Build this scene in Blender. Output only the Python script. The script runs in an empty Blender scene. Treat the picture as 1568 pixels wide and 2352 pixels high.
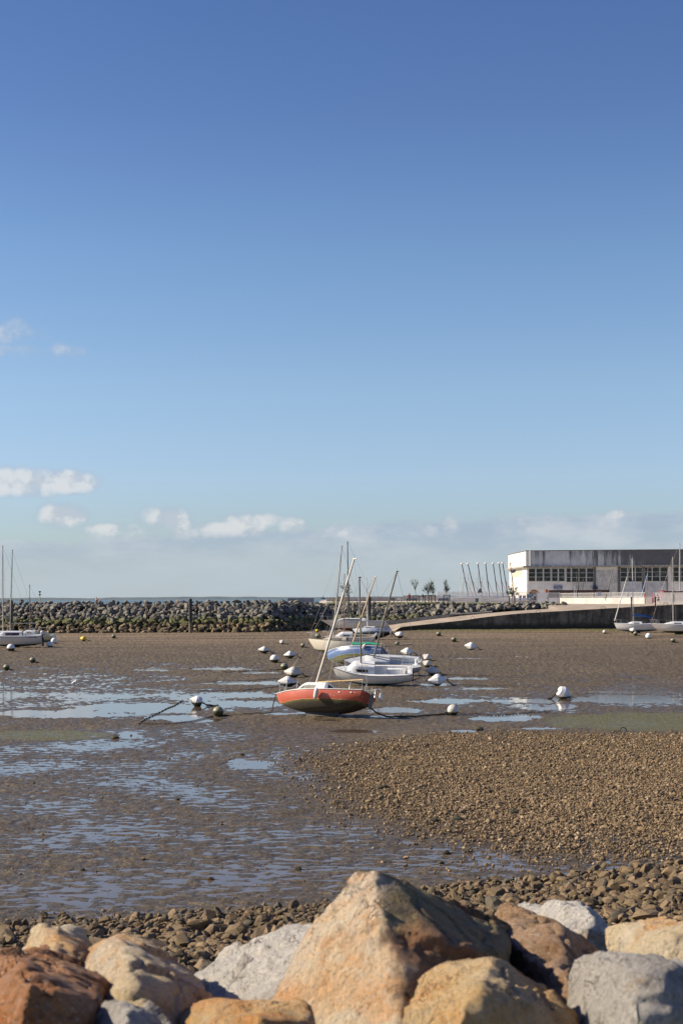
import bpy, bmesh, math, random
import numpy as np
from mathutils import Vector, Matrix, Euler

# ------------------------------------------------------------------ camera, sky, sun, exposure
S = bpy.context.scene
COL = S.collection
F = 3267.0            # focal length in reference pixels (frame 1568 x 2352)
H = 6.3               # eye height over the mud
RHO = -0.0051         # slight camera roll
CR, SR = math.cos(RHO), math.sin(RHO)
HY = 1373.0           # horizon row at the frame centre
cam_d = bpy.data.cameras.new('camera')
cam = bpy.data.objects.new('camera', cam_d)
COL.objects.link(cam)
S.camera = cam
cam_d.sensor_fit = 'HORIZONTAL'
cam_d.sensor_width = 24.0
cam_d.lens = 24.0 * F / 1568.0
cam_d.shift_y = (HY - 1176.0) / 1568.0
cam_d.clip_start = 0.1
cam_d.clip_end = 60000
cam_d.dof.use_dof = True
cam_d.dof.focus_distance = 80.0
cam_d.dof.aperture_fstop = 6.3
cam.matrix_world = Matrix(((CR, -SR, 0, 0), (0, 0, -1, 0), (SR, CR, 0, H), (0, 0, 0, 1)))

SUN_EL = math.radians(31)
SUN_AZ = math.radians(4)      # beyond the left-hand perpendicular
sun_dir = Vector((-math.cos(SUN_AZ) * math.cos(SUN_EL), math.sin(SUN_AZ) * math.cos(SUN_EL), math.sin(SUN_EL)))
sd = bpy.data.lights.new('sun', 'SUN')
sd.energy = 5.0
sd.angle = math.radians(0.5)
sd.color = (1.0, 0.88, 0.70)
sun = bpy.data.objects.new('sun', sd)
COL.objects.link(sun)
sun.location = (-60, 20, 60)
sun.rotation_euler = (-sun_dir).to_track_quat('-Z', 'Y').to_euler()
S.view_settings.view_transform = 'Standard'
S.view_settings.look = 'None'
S.view_settings.exposure = 0.65
S.view_settings.gamma = 1.0
S.cycles.max_bounces = 6
S.cycles.diffuse_bounces = 3
S.cycles.glossy_bounces = 3
S.cycles.transparent_max_bounces = 6

# ------------------------------------------------------------------ node helpers
class NT:
    def __init__(s, tree):
        s.t = tree
        s.n = tree.nodes
        s.l = tree.links
    def new(s, kind, **kw):
        n = s.n.new(kind)
        for k, v in kw.items():
            setattr(n, k, v)
        return n
    def put(s, sock, v):
        if v is None:
            return
        if isinstance(v, bpy.types.NodeSocket):
            s.l.new(v, sock)
        elif isinstance(v, (tuple, list)):
            sock.default_value = tuple(v) + ((1.0,) if len(v) == 3 and len(sock.default_value) == 4 else ())
        else:
            sock.default_value = v
    def m(s, op, a, b=None, c=None, clamp=False):
        n = s.new('ShaderNodeMath', operation=op, use_clamp=clamp)
        for i, v in enumerate((a, b, c)):
            s.put(n.inputs[i], v)
        return n.outputs[0]
    def step(s, x, lo, hi):
        n = s.new('ShaderNodeMapRange', interpolation_type='SMOOTHSTEP')
        s.put(n.inputs['Value'], x)
        n.inputs['From Min'].default_value = lo
        n.inputs['From Max'].default_value = hi
        return n.outputs[0]
    def mix(s, f, a, b):
        n = s.new('ShaderNodeMix', data_type='RGBA')
        s.put(n.inputs[0], f)
        s.put(n.inputs[6], a)
        s.put(n.inputs[7], b)
        return n.outputs[2]
    def noise(s, vec, scale, detail=4, rough=0.55, dist=0.0, out=0):
        n = s.new('ShaderNodeTexNoise')
        s.put(n.inputs['Vector'], vec)
        n.inputs['Scale'].default_value = scale
        n.inputs['Detail'].default_value = detail
        n.inputs['Roughness'].default_value = rough
        n.inputs['Distortion'].default_value = dist
        return n.outputs[out]
    def mapping(s, vec, scale=(1, 1, 1), loc=(0, 0, 0)):
        n = s.new('ShaderNodeMapping')
        s.put(n.inputs[0], vec)
        n.inputs['Scale'].default_value = scale
        n.inputs['Location'].default_value = loc
        return n.outputs[0]
    def sep(s, v):
        n = s.new('ShaderNodeSeparateXYZ')
        s.l.new(v, n.inputs[0])
        return n.outputs
    def coord(s, which='Object'):
        return s.new('ShaderNodeTexCoord').outputs[which]
    def bump(s, h, strength, dist=0.02, normal=None):
        n = s.new('ShaderNodeBump')
        n.inputs['Strength'].default_value = strength
        n.inputs['Distance'].default_value = dist
        s.l.new(h, n.inputs['Height'])
        if normal is not None:
            s.l.new(normal, n.inputs['Normal'])
        return n.outputs[0]

# world: clear Nishita sky with low clouds by direction
W = bpy.data.worlds.new('World')
S.world = W
W.use_nodes = True
w = NT(W.node_tree)
for n in list(w.n):
    w.n.remove(n)
sky = w.new('ShaderNodeTexSky', sky_type='NISHITA')
sky.sun_disc = False
sky.sun_elevation = SUN_EL
sky.sun_rotation = math.radians(-86)
sky.altitude = 0
sky.air_density = 1.0
sky.dust_density = 0.3
sky.ozone_density = 5.0
dirv = w.coord('Generated')
dx, dy, dz = w.sep(dirv)
az = w.m('ARCTAN2', dx, dy)
el = w.m('ARCSINE', dz)
cmb = w.new('ShaderNodeCombineXYZ')
w.put(cmb.inputs[0], az)
w.put(cmb.inputs[1], w.m('MULTIPLY', el, 1.15))
P = cmb.outputs[0]
PL = w.mapping(P, loc=(0.008, -0.010, 0))
n1 = w.m('ADD', w.m('MULTIPLY', w.noise(P, 30, 3, 0.5), .62), w.m('MULTIPLY', w.noise(P, 75, 6, 0.55), .38))
n2 = w.m('ADD', w.m('MULTIPLY', w.noise(PL, 30, 3, 0.5), .62), w.m('MULTIPLY', w.noise(PL, 75, 6, 0.55), .38))
def blob(px, py, rx, ry, gain=1.0):
    a = (px - 784) / F
    e = (1373 + 0.0051 * (784 - px) - py) / F
    x = w.m('DIVIDE', w.m('SUBTRACT', az, a), rx / F)
    y = w.m('DIVIDE', w.m('SUBTRACT', el, e), ry / F)
    d = w.m('ADD', w.m('MULTIPLY', x, x), w.m('MULTIPLY', y, y))
    return w.m('MULTIPLY', w.m('SUBTRACT', 1.0, d), gain)
E = lambda py: (1373 - py) / F
blobs = [blob(20, 1116, 190, 36, 1.2), blob(165, 1112, 80, 32, 1.3), blob(152, 1186, 58, 31, 1.2), blob(385, 1196, 62, 32, 1.1),
         blob(300, 1222, 110, 18, .7), blob(585, 1200, 70, 26, 1.0), blob(672, 1212, 42, 26, 1.2), blob(490, 1222, 120, 20, .7),
         blob(35, 790, 60, 22, .35), blob(60, 825, 90, 16, .3), blob(1180, 1212, 150, 18, .1), blob(1415, 1186, 60, 8, .25),
         blob(760, 1228, 110, 20, .4)]
fld = blobs[0]
for b in blobs[1:]:
    fld = w.m('MAXIMUM', fld, b)
fld = w.m('ADD', w.m('ADD', fld, w.m('MULTIPLY', w.m('SUBTRACT', n1, 0.5), 4.2)), 0.42)
cum = w.m('MULTIPLY', w.step(fld, -0.15, 1.5), w.step(w.m('ADD', el, w.m('MULTIPLY', w.m('SUBTRACT', n1, .5), .02)), E(1246), E(1206)))
# soft stratus layer low over the horizon
nb = w.noise(w.mapping(P, (0.35, 1.8, 1)), 14, 6, 0.6)
top = w.m('ADD', w.m('ADD', E(1200), w.m('MULTIPLY', az, .045)), w.m('ADD', w.m('MULTIPLY', w.m('SUBTRACT', nb, 0.5), 0.02), w.m('MULTIPLY', w.m('SUBTRACT', n1, 0.5), 0.022)))
band = w.step(w.m('SUBTRACT', top, el), 0.0, 0.006)
streak = w.noise(w.mapping(P, (0.7, 1.7, 1)), 18, 7, 0.62)
band_op = w.m('MULTIPLY', band, w.m('ADD', 0.70, w.m('MULTIPLY', w.step(streak, 0.3, 0.75), 0.25)))
# camera white balance and polariser grade of the sky by elevation angle
gr = w.new('ShaderNodeValToRGB')
GS = 1.7
stops = [(-.05, (.82, .92, 1.05)), (.013, (.94, 1.0, 1.10)), (.084, (1.43, 1.31, 1.38)), (.145, (1.54, 1.41, 1.37)), (.237, (1.33, 1.32, 1.35)), (.328, (1.04, 1.06, 1.24)), (.417, (.90, .96, 1.20)), (.9, (.62, .58, 1.05))]
er = gr.color_ramp.elements
er[0].position = 0.0; er[0].color = tuple(v / GS for v in stops[0][1]) + (1,)
er[1].position = 1.0; er[1].color = tuple(v / GS for v in stops[-1][1]) + (1,)
for e_, c_ in stops[1:-1]:
    q = er.new((e_ + .05) / .95); q.color = tuple(v / GS for v in c_) + (1,)
w.l.new(w.m('DIVIDE', w.m('ADD', el, .05), .95), gr.inputs[0])
mu = w.new('ShaderNodeMix', data_type='RGBA', blend_type='MULTIPLY')
mu.inputs[0].default_value = 1.0
w.l.new(sky.outputs[0], mu.inputs[6]); w.l.new(gr.outputs[0], mu.inputs[7])
mu2 = w.new('ShaderNodeVectorMath', operation='SCALE')
w.l.new(mu.outputs[2], mu2.inputs[0]); mu2.inputs['Scale'].default_value = GS
skycol = mu2.outputs[0]
SKYS = 0.062
k = 1.0 / SKYS / 1.57
bandcol = w.mix(w.step(streak, 0.36, 0.66), (0.37 * k, 0.46 * k, 0.59 * k), (0.56 * k, 0.62 * k, 0.68 * k))
bandcol = w.mix(w.step(w.m('ADD', el, w.m('MULTIPLY', w.m('SUBTRACT', nb, .5), .03)), E(1330), E(1210)), (0.49 * k, 0.57 * k, 0.63 * k), bandcol)
lit = w.step(w.m('SUBTRACT', n1, n2), -0.06, 0.06)
lit = w.m('MULTIPLY', w.m('ADD', .35, w.m('MULTIPLY', lit, .65)), w.step(fld, 0.1, 1.2))
cumcol = w.mix(lit, (0.40 * k, 0.47 * k, 0.58 * k), (0.74 * k, 0.75 * k, 0.76 * k))
c1 = w.mix(band_op, skycol, bandcol)
c2 = w.mix(w.m('MULTIPLY', cum, 0.80), c1, cumcol)
bg = w.new('ShaderNodeBackground')
w.l.new(c2, bg.inputs[0])
bg.inputs[1].default_value = SKYS
wo = w.new('ShaderNodeOutputWorld')
w.l.new(bg.outputs[0], wo.inputs[0])

# ------------------------------------------------------------------ placing helpers
def ray(px, py):
    u, v = px - 784.0, HY - py
    return (u * CR - v * SR) / F, (u * SR + v * CR) / F
def at(px, py, Y):
    x, z = ray(px, py)
    return Vector((x * Y, Y, H + z * Y))
def G(px, py, z=0.0):
    x, zz = ray(px, py)
    Y = (z - H) / zz
    return Vector((x * Y, Y, z))
def proj(p):
    X, Z = p[0] / p[1], (p[2] - H) / p[1]
    return 784 + F * (X * CR + Z * SR), HY - F * (-X * SR + Z * CR)

rng = np.random.default_rng(7)
rnd = random.Random(11)

def _grad(ix, iy, iz, seed):
    h = (ix * 374761393 + iy * 668265263 + iz * 2147483647 * 3 + seed * 974634777) & 0xffffffff
    h = ((h ^ (h >> 13)) * 1274126177) & 0xffffffff
    return h ^ (h >> 16)
def perlin2(x, y, seed=0):
    x = np.asarray(x, float); y = np.asarray(y, float)
    ix = np.floor(x).astype(np.int64); iy = np.floor(y).astype(np.int64)
    fx, fy = x - ix, y - iy
    u = fx * fx * fx * (fx * (fx * 6 - 15) + 10); v = fy * fy * fy * (fy * (fy * 6 - 15) + 10)
    def g(a, b, dx_, dy_):
        h = _grad(a, b, a * 0, seed)
        ang = (h & 1023) * (2 * math.pi / 1024)
        return np.cos(ang) * dx_ + np.sin(ang) * dy_
    a = g(ix, iy, fx, fy); b = g(ix + 1, iy, fx - 1, fy); c = g(ix, iy + 1, fx, fy - 1); d = g(ix + 1, iy + 1, fx - 1, fy - 1)
    return (a * (1 - u) + b * u) * (1 - v) + (c * (1 - u) + d * u) * v
def perlin3(p, seed=0):
    i = np.floor(p).astype(np.int64)
    f = p - i
    w_ = f * f * f * (f * (f * 6 - 15) + 10)
    out = 0
    for a in (0, 1):
        for b in (0, 1):
            for c in (0, 1):
                h = _grad(i[:, 0] + a, i[:, 1] + b, i[:, 2] + c, seed)
                t = (h & 1023) * (2 * math.pi / 1024)
                zz = ((h >> 10) & 1023) / 511.5 - 1
                r = np.sqrt(np.maximum(0, 1 - zz * zz))
                d = r * np.cos(t) * (f[:, 0] - a) + r * np.sin(t) * (f[:, 1] - b) + zz * (f[:, 2] - c)
                wt = (w_[:, 0] if a else 1 - w_[:, 0]) * (w_[:, 1] if b else 1 - w_[:, 1]) * (w_[:, 2] if c else 1 - w_[:, 2])
                out = out + d * wt
    return out
def fbm3(p, octv=4, seed=0, rough=0.5):
    s, a, t = 0, 1.0, 0
    for o in range(octv):
        s = s + a * perlin3(p * (2 ** o), seed + o)
        t += a
        a *= rough
    return s / t
def smooth(x, a, b):
    t = np.clip((np.asarray(x, float) - a) / (b - a), 0, 1)
    return t * t * (3 - 2 * t)

# ------------------------------------------------------------------ object helpers
def tag(o, label=None, cat=None, group=None, kind=None):
    if label: o['label'] = label
    if cat: o['category'] = cat
    if group: o['group'] = group
    if kind: o['kind'] = kind
    return o
def empty(name, loc=(0, 0, 0), rot=None):
    o = bpy.data.objects.new(name, None)
    o.location = loc
    if rot is not None:
        o.rotation_euler = rot
    o.empty_display_size = 0.2
    COL.objects.link(o)
    return o
def mesh_np(name, V, Fc, mats, parent=None, smooth_=False, loc=(0, 0, 0), matidx=None):
    V = np.asarray(V, np.float32); Fc = np.asarray(Fc, np.int32)
    me = bpy.data.meshes.new(name)
    k = Fc.shape[1]
    me.vertices.add(len(V)); me.vertices.foreach_set('co', V.ravel())
    me.loops.add(Fc.size); me.loops.foreach_set('vertex_index', Fc.ravel())
    me.polygons.add(len(Fc))
    me.polygons.foreach_set('loop_start', np.arange(0, Fc.size, k, dtype=np.int32))
    me.polygons.foreach_set('loop_total', np.full(len(Fc), k, np.int32))
    me.polygons.foreach_set('use_smooth', np.full(len(Fc), smooth_, bool))
    if matidx is not None:
        me.polygons.foreach_set('material_index', matidx.astype(np.int32))
    me.update(calc_edges=True)
    for m_ in (mats if isinstance(mats, (list, tuple)) else [mats]):
        me.materials.append(m_)
    o = bpy.data.objects.new(name, me)
    o.location = loc
    COL.objects.link(o)
    o.parent = parent
    return o

class MB:
    """collects shapes that become ONE mesh object"""
    def __init__(s):
        s.v = []; s.f = []
    def add(s, vs, fs):
        b = len(s.v)
        s.v += [tuple(v) for v in vs]
        s.f += [tuple(i + b for i in f) for f in fs]
        return s
    def box(s, c, size, M=None):
        x, y, z = size[0] / 2, size[1] / 2, size[2] / 2
        vs = [Vector((sx * x, sy * y, sz * z)) for sz in (-1, 1) for sy in (-1, 1) for sx in (-1, 1)]
        c = Vector(c)
        vs = [(M @ v if M else v) + c for v in vs]
        return s.add(vs, [(0, 2, 3, 1), (4, 5, 7, 6), (0, 1, 5, 4), (2, 6, 7, 3), (0, 4, 6, 2), (1, 3, 7, 5)])
    def tube(s, pts, r, n=8, cap=True, flat=1.0):
        pts = [Vector(p) for p in pts]
        N = len(pts)
        rs = r if isinstance(r, (list, tuple)) else [r] * N
        rings = []
        up = None
        for i, p in enumerate(pts):
            d = (pts[min(i + 1, N - 1)] - pts[max(i - 1, 0)])
            if d.length < 1e-9:
                d = Vector((0, 0, 1))
            d.normalize()
            if up is None:
                a = Vector((0, 0, 1)) if abs(d.z) < 0.9 else Vector((1, 0, 0))
                up = (a - d * a.dot(d)).normalized()
            else:
                up = (up - d * up.dot(d))
                up = up.normalized() if up.length > 1e-6 else d.orthogonal().normalized()
            side = d.cross(up)
            rings.append([p + (up * math.cos(2 * math.pi * k_ / n) * flat + side * math.sin(2 * math.pi * k_ / n)) * rs[i] for k_ in range(n)])
        vs = [v for rg in rings for v in rg]
        fs = []
        for i in range(N - 1):
            for k_ in range(n):
                a, b = i * n + k_, i * n + (k_ + 1) % n
                fs.append((a, b, b + n, a + n))
        if cap:
            fs.append(tuple(range(n))[::-1])
            fs.append(tuple((N - 1) * n + k_ for k_ in range(n)))
        return s.add(vs, fs)
    def grid(s, rows, close=False):
        nr, nc = len(rows), len(rows[0])
        vs = [p for r_ in rows for p in r_]
        fs = []
        for i in range(nr - 1):
            for j in range(nc - 1 if not close else nc):
                a, b = i * nc + j, i * nc + (j + 1) % nc
                fs.append((a, b, b + nc, a + nc))
        return s.add(vs, fs)
    def quad(s, a, b, c, d):
        return s.add([a, b, c, d], [(0, 1, 2, 3)])
    def slab(s, quad, thick):
        """a quad pushed back along its normal into a thin solid panel"""
        q = [Vector(p) for p in quad]
        n = (q[1] - q[0]).cross(q[2] - q[0]).normalized() * thick
        vs = q + [p - n for p in q]
        return s.add(vs, [(0, 1, 2, 3), (7, 6, 5, 4), (0, 4, 5, 1), (1, 5, 6, 2), (2, 6, 7, 3), (3, 7, 4, 0)])
    def lathe(s, prof, M=None, n=16):
        rows = []
        for (r, z) in prof:
            rows.append([Vector((r * math.cos(2 * math.pi * k_ / n), r * math.sin(2 * math.pi * k_ / n), z)) for k_ in range(n)])
        if M:
            rows = [[M @ v for v in r_] for r_ in rows]
        return s.grid(rows, close=True)
    def torus(s, c, R, r, M=None, n=14, k=6):
        rows = []
        for i in range(n + 1):
            a = 2 * math.pi * i / n
            row = []
            for j in range(k):
                b = 2 * math.pi * j / k
                v = Vector(((R + r * math.cos(b)) * math.cos(a), (R + r * math.cos(b)) * math.sin(a), r * math.sin(b)))
                row.append((M @ v if M else v) + Vector(c))
            rows.append(row)
        return s.grid(rows, close=True)
    def build(s, name, mat, parent=None, sm=None, loc=(0, 0, 0), fix=True):
        me = bpy.data.meshes.new(name)
        me.from_pydata(s.v, [], s.f)
        for m_ in (mat if isinstance(mat, (list, tuple)) else [mat]):
            me.materials.append(m_)
        if fix:
            bm = bmesh.new(); bm.from_mesh(me)
            bmesh.ops.recalc_face_normals(bm, faces=bm.faces)
            bm.to_mesh(me); bm.free()
        if sm is not None:
            me.polygons.foreach_set('use_smooth', [True] * len(me.polygons))
            me.set_sharp_from_angle(angle=math.radians(sm))
        me.update()
        o = bpy.data.objects.new(name, me)
        o.location = loc
        COL.objects.link(o)
        o.parent = parent
        return o

# ------------------------------------------------------------------ materials
MATS = {}
def material(name):
    m_ = bpy.data.materials.new(name)
    m_.use_nodes = True
    t = NT(m_.node_tree)
    b = t.n['Principled BSDF']
    MATS[name] = m_
    return m_, t, b
def simple(name, col, rough=0.5, metal=0.0, col2=None, nscale=6, bump=0.0, bscale=60, spec=0.5, coat=0.0, stretch=(1, 1, 1), lo=.35, hi=.7):
    m_, t, b = material(name)
    co = t.mapping(t.coord('Object'), stretch)
    if col2 is not None:
        f = t.step(t.noise(co, nscale, 6, 0.62), lo, hi)
        t.l.new(t.mix(f, col, col2), b.inputs['Base Color'])
    else:
        t.put(b.inputs['Base Color'], col)
    b.inputs['Roughness'].default_value = rough
    b.inputs['Metallic'].default_value = metal
    b.inputs['Specular IOR Level'].default_value = spec
    b.inputs['Coat Weight'].default_value = coat
    if bump:
        t.l.new(t.bump(t.noise(co, bscale, 5, 0.6), bump, 0.02), b.inputs['Normal'])
    return m_

# ================================================================== SETTING: ground, water, banks
# wetness control table in reference-frame rows, baked onto the real ground sheet (metres above the film of water)
TX = np.array([-400, 0, 260, 520, 784, 1050, 1310, 1568, 1968], float)
TY = np.array([1440, 1515, 1530, 1550, 1572, 1600, 1630, 1655, 1680, 1710, 1760, 1850, 1930, 1990, 2050, 2120, 2300], float)
TB = np.array([
    [3, 3, 3, 3, 3, 3, 3, 3, 3],
    [2.4, 2.3, 2.0, 2.0, 1.9, 2.0, 2.1, 2.0, 2.0],
    [1.4, 1.2, .8, 1.3, 1.6, 1.6, 1.7, 1.6, 1.6],
    [.8, .6, .55, 1.2, 1.5, 1.3, 1.4, 1.4, 1.4],
    [.5, .3, .35, .9, 1.5, 1.1, 1.3, .9, .9],
    [.2, .1, .2, .5, 1.5, .6, .7, .15, .15],
    [.2, .2, .4, .7, 1.5, .9, .7, .35, .35],
    [.8, .8, .9, 1.0, 1.9, 1.4, 1.5, 1.5, 1.5],
    [1.3, 1.3, .9, .5, 1.2, 1.3, 1.6, 1.6, 1.6],
    [.6, .6, .6, .4, .9, 1.8, 2.2, 2.2, 2.2],
    [.4, .4, .35, .2, 1.4, 2.3, 2.6, 2.6, 2.6],
    [.58, .58, .50, .50, 1.15, 1.8, 2.2, 2.2, 2.2],
    [.58, .58, .55, .6, .75, 1.0, 1.4, 1.4, 1.4],
    [.55, .55, .5, .5, .5, .5, .7, .6, .6],
    [.5, .5, .5, .5, .6, .8, 1.0, 1.0, 1.0],
    [1.4] * 9, [2.] * 9], float)
POOLS = [(140, 1640, 210, 10), (330, 1628, 190, 13), (420, 1650, 90, 8), (540, 1618, 130, 9), (560, 1597, 105, 9), (450, 1606, 60, 6), (570, 1569, 100, 5.5), (600, 1545, 70, 3),
         (520, 1537, 110, 2.6), (440, 1655, 60, 6), (300, 1690, 30, 10), (1080, 1558.5, 56, 3.6), (1110, 1581.5, 65, 3.6), (1030, 1611, 95, 6), (1235, 1611, 130, 5),
         (1450, 1606, 150, 9), (1440, 1590, 120, 4), (1165, 1650, 95, 9), (1230, 1674, 62, 3.5), (1060, 1680, 45, 3), (900, 1631, 70, 8), (890, 1646, 40, 4), (575, 1756, 70, 12), (1290, 1622, 40, 5),
         (1080, 1513, 50, 2), (1000, 1573, 60, 3), (1190, 1509, 40, 1.2), (820, 1680, 60, 5), (1250, 1627, 60, 4), (660, 1640, 70, 3), (760, 1655, 40, 3), (350, 1540, 60, 2.2), (240, 1600, 90, 4)]
def bilin(px, py):
    xi = np.clip(np.searchsorted(TX, px) - 1, 0, len(TX) - 2)
    yi = np.clip(np.searchsorted(TY, py) - 1, 0, len(TY) - 2)
    fx = np.clip((px - TX[xi]) / (TX[xi + 1] - TX[xi]), 0, 1)
    fy = np.clip((py - TY[yi]) / (TY[yi + 1] - TY[yi]), 0, 1)
    return (TB[yi, xi] * (1 - fx) + TB[yi, xi + 1] * fx) * (1 - fy) + (TB[yi + 1, xi] * (1 - fx) + TB[yi + 1, xi + 1] * fx) * fy
def world_to_ref(X, Y, Z=0.0):
    a, c = X / Y, (Z - H) / Y
    return 784 + F * (a * CR + c * SR), HY - F * (-a * SR + c * CR)
def beach_edge(px):
    return np.interp(px, [-300, 0, 300, 560, 740, 1000, 1280, 1568, 1900], [2150, 2135, 2114, 2102, 2088, 2046, 2024, 1992, 1960])
def algae(px, py):
    e1 = 1 - ((px - 1500) / 250) ** 2 - ((py - 1659) / 22) ** 2
    e2 = 1 - ((px - 90) / 175) ** 2 - ((py - 1690) / 12) ** 2
    return np.maximum(e1, e2)
def ground_h(X, Y):
    px, py = world_to_ref(X, Y)
    pf = perlin2(X * 0.9 + 3, Y * 0.35, 5) + .55 * perlin2(X * 2.6, Y * 1.3, 6) + .35 * perlin2(X * 6, Y * 3.1, 7)
    bias = bilin(px, py)
    for (cx, cy, rx, ry) in POOLS:
        sel = (abs(px - cx) < rx * 1.4) & (abs(py - cy) < ry * 1.6)
        if not sel.any():
            continue
        e = 1 - ((px[sel] - cx) / rx) ** 2 - ((py[sel] - cy) / ry) ** 2 + 0.9 * pf[sel]
        bias[sel] = bias[sel] * (1 - smooth(e, -0.05, .45)) + (-1.5) * smooth(e, -0.05, .45)
    al = smooth(algae(px, py) + pf * .35, -0.25, 0.15)
    bias = bias * (1 - al) + 2.0 * al
    wx = X + 0.5 * perlin2(X * .8, Y * .8, 21)
    r = 1.0 * perlin2(wx * 1.7, Y * 3.0, 1) + 0.95 * perlin2(wx * 3.2, Y * 6.2, 2) + 0.45 * perlin2(X * 9, Y * 13, 3) + 0.85 * perlin2(X * 0.33, Y * 0.22, 4) + 0.6 * perlin2(X * .12, Y * .07, 9)
    # rippled sand: crests running across the view
    ph = (Y * 1.0 + X * 0.22) * 9.5 + 7.0 * perlin2(X * .55, Y * .35, 31) + 3 * perlin2(X * 1.6, Y * 1.1, 32)
    r = r * 1.7 + 0.24 * np.sin(ph)
    amp = 0.020 + 0.016 * smooth(Y, 60, 130)
    amp = amp * (1 - .45 * al)
    calm = smooth(1 - ((px - 850) / 230) ** 2 - ((py - 1672) / 20) ** 2, -.2, .5)
    z = amp * (r * (1 - .7 * calm) + bias * 1.05)
    z = z + (.004 + .024 * smooth(Y, 50, 150)) * (1 - calm) * (perlin2(X * 3.1, Y * 1.7, 51) + .8 * perlin2(X * 7.3, Y * 3.1, 52)) * smooth(bias, -1.2, .6)
    z = z + 0.22 * smooth(Y, 195, 240)
    # beach of cobbles rising towards the viewer, then the rock bank
    Yb = H * F / (beach_edge(px) - HY)
    dy_ = np.maximum(0, Yb + 0.35 * perlin2(X * 1.3, Y * .9, 41) - Y)
    z = z + 0.09 * dy_ + 0.05 * smooth(dy_, 0, .6)
    z = z + np.interp(Y, [0, 4.2, 6, 16.5], [1.75, 1.75, 1.45, 0.0]) * 1.0
    # silt bank and weed strip against the slipway wall
    z = z + 0.3 * smooth(Y, 241, 249) * smooth(px, 880, 1000)
    return z
rows_y = np.concatenate([np.linspace(1453, 1700, 235), np.linspace(1701, 2170, 430), np.linspace(2180, 3600, 60), np.linspace(3700, 12000, 14)])
Ys = H * F / (rows_y - HY)
Ys = np.concatenate([[300, 285, 272], Ys[Ys < 262]])
tx = np.concatenate([np.linspace(-1.6, -.30, 16)[:-1], np.linspace(-.30, .30, 860), np.linspace(.30, 1.6, 16)[1:]])
XX = tx[None, :] * np.maximum(Ys[:, None], 9.0)
YY = np.repeat(Ys[:, None], len(tx), 1)
ZZ = ground_h(XX.ravel(), YY.ravel())
nR, nC = XX.shape
idx = np.arange(nR * nC).reshape(nR, nC)
FF = np.stack([idx[:-1, :-1], idx[1:, :-1], idx[1:, 1:], idx[:-1, 1:]], -1).reshape(-1, 4)

mud, t, b = material('wet_mud')
geo = t.new('ShaderNodeNewGeometry')
pos = geo.outputs['Position']
pxs, pys, pzs = t.sep(pos)
big = t.noise(pos, 0.12, 5, 0.6)
med = t.noise(pos, 1.3, 6, 0.62)
fine = t.noise(pos, 26, 5, 0.65)
c = t.mix(t.step(med, 0.3, 0.7), (0.086, 0.064, 0.035), (0.156, 0.117, 0.064))
c = t.mix(t.m('MULTIPLY', t.step(big, .45, .7), .6), c, (0.175, 0.133, 0.078))
c = t.mix(t.m('MULTIPLY', t.step(fine, .5, .72), .6), c, (0.04, 0.03, 0.02))
relief_shading = t.noise(t.mapping(pos, (1, .55, 1)), 4.5, 6, 0.75)  # sunlit mud ridges and the dark between them, painted as albedo contrast
c = t.mix(t.m('MULTIPLY', t.step(relief_shading, .49, .60), .75), c, (0.035, 0.026, 0.019))
c = t.mix(t.m('MULTIPLY', t.step(relief_shading, .47, .34), .55), c, (0.30, 0.23, 0.16))
farsand = t.step(pys, 150, 235)
c = t.mix(t.m('MULTIPLY', farsand, t.step(t.noise(t.mapping(pos, (.03, .2, 1)), 1.0, 4, .6), .35, .65)), c, (0.235, 0.168, 0.10))
at_al = t.new('ShaderNodeAttribute', attribute_name='algae')
alg = t.m('MULTIPLY', at_al.outputs['Fac'], t.step(t.noise(t.mapping(pos, (1, .5, 1)), 1.6, 7, .72), .33, .5))
c = t.mix(alg, c, (0.125, 0.115, 0.04))
at_wt = t.new('ShaderNodeAttribute', attribute_name='wet')
wet = at_wt.outputs['Fac']
t.l.new(t.mix(t.m('MULTIPLY', t.m('MULTIPLY', wet, t.m('SUBTRACT', 1.0, at_al.outputs['Fac'])), .45), c, (0.05, 0.036, 0.026)), b.inputs['Base Color'])
t.l.new(t.m('SUBTRACT', 0.72, t.m('MULTIPLY', wet, 0.42)), b.inputs['Roughness'])
b.inputs['Specular IOR Level'].default_value = 0.28
bmp = t.bump(t.noise(pos, 5.5, 7, 0.72), 1.0, 0.11)
t.l.new(bmp, b.inputs['Normal'])

ground = mesh_np('ground', np.stack([XX.ravel(), YY.ravel(), ZZ], 1), FF, mud, smooth_=True)
tag(ground, kind='structure')
pxg, pyg = world_to_ref(XX.ravel(), YY.ravel())
A = ground.data.attributes.new('algae', 'FLOAT', 'POINT')
av = smooth(algae(pxg, pyg) + .4 * perlin2(XX.ravel() * .5, YY.ravel() * .3, 8), -.2, .3)
av = np.maximum(av, smooth(YY.ravel(), 240, 246) * smooth(pxg, 900, 1000) * .95)
A.data.foreach_set('value', av.astype(np.float32))
A = ground.data.attributes.new('wet', 'FLOAT', 'POINT')
wv = 1 - smooth(ZZ - 0.2 * smooth(YY.ravel(), 195, 240), 0.0, 0.045)
A.data.foreach_set('value', wv.astype(np.float32))

m_water, t, b = material('water_film')
pos = t.new('ShaderNodeNewGeometry').outputs['Position']
t.l.new(t.mix(t.step(t.noise(pos, .8, 4, .6), .3, .7), (0.10, 0.072, 0.05), (0.13, 0.092, 0.065)), b.inputs['Base Color'])
b.inputs['Roughness'].default_value = 0.04
b.inputs['IOR'].default_value = 1.36
t.l.new(t.bump(t.noise(t.mapping(pos, (2, 6, 1)), 2.2, 4, .6), 0.05, 0.02), b.inputs['Normal'])
wat = MB().quad((-120, 14, 0.0), (120, 14, 0.0), (120, 246, 0.0), (-120, 246, 0.0)).build('water', m_water, fix=False)
tag(wat, kind='structure')

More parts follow.
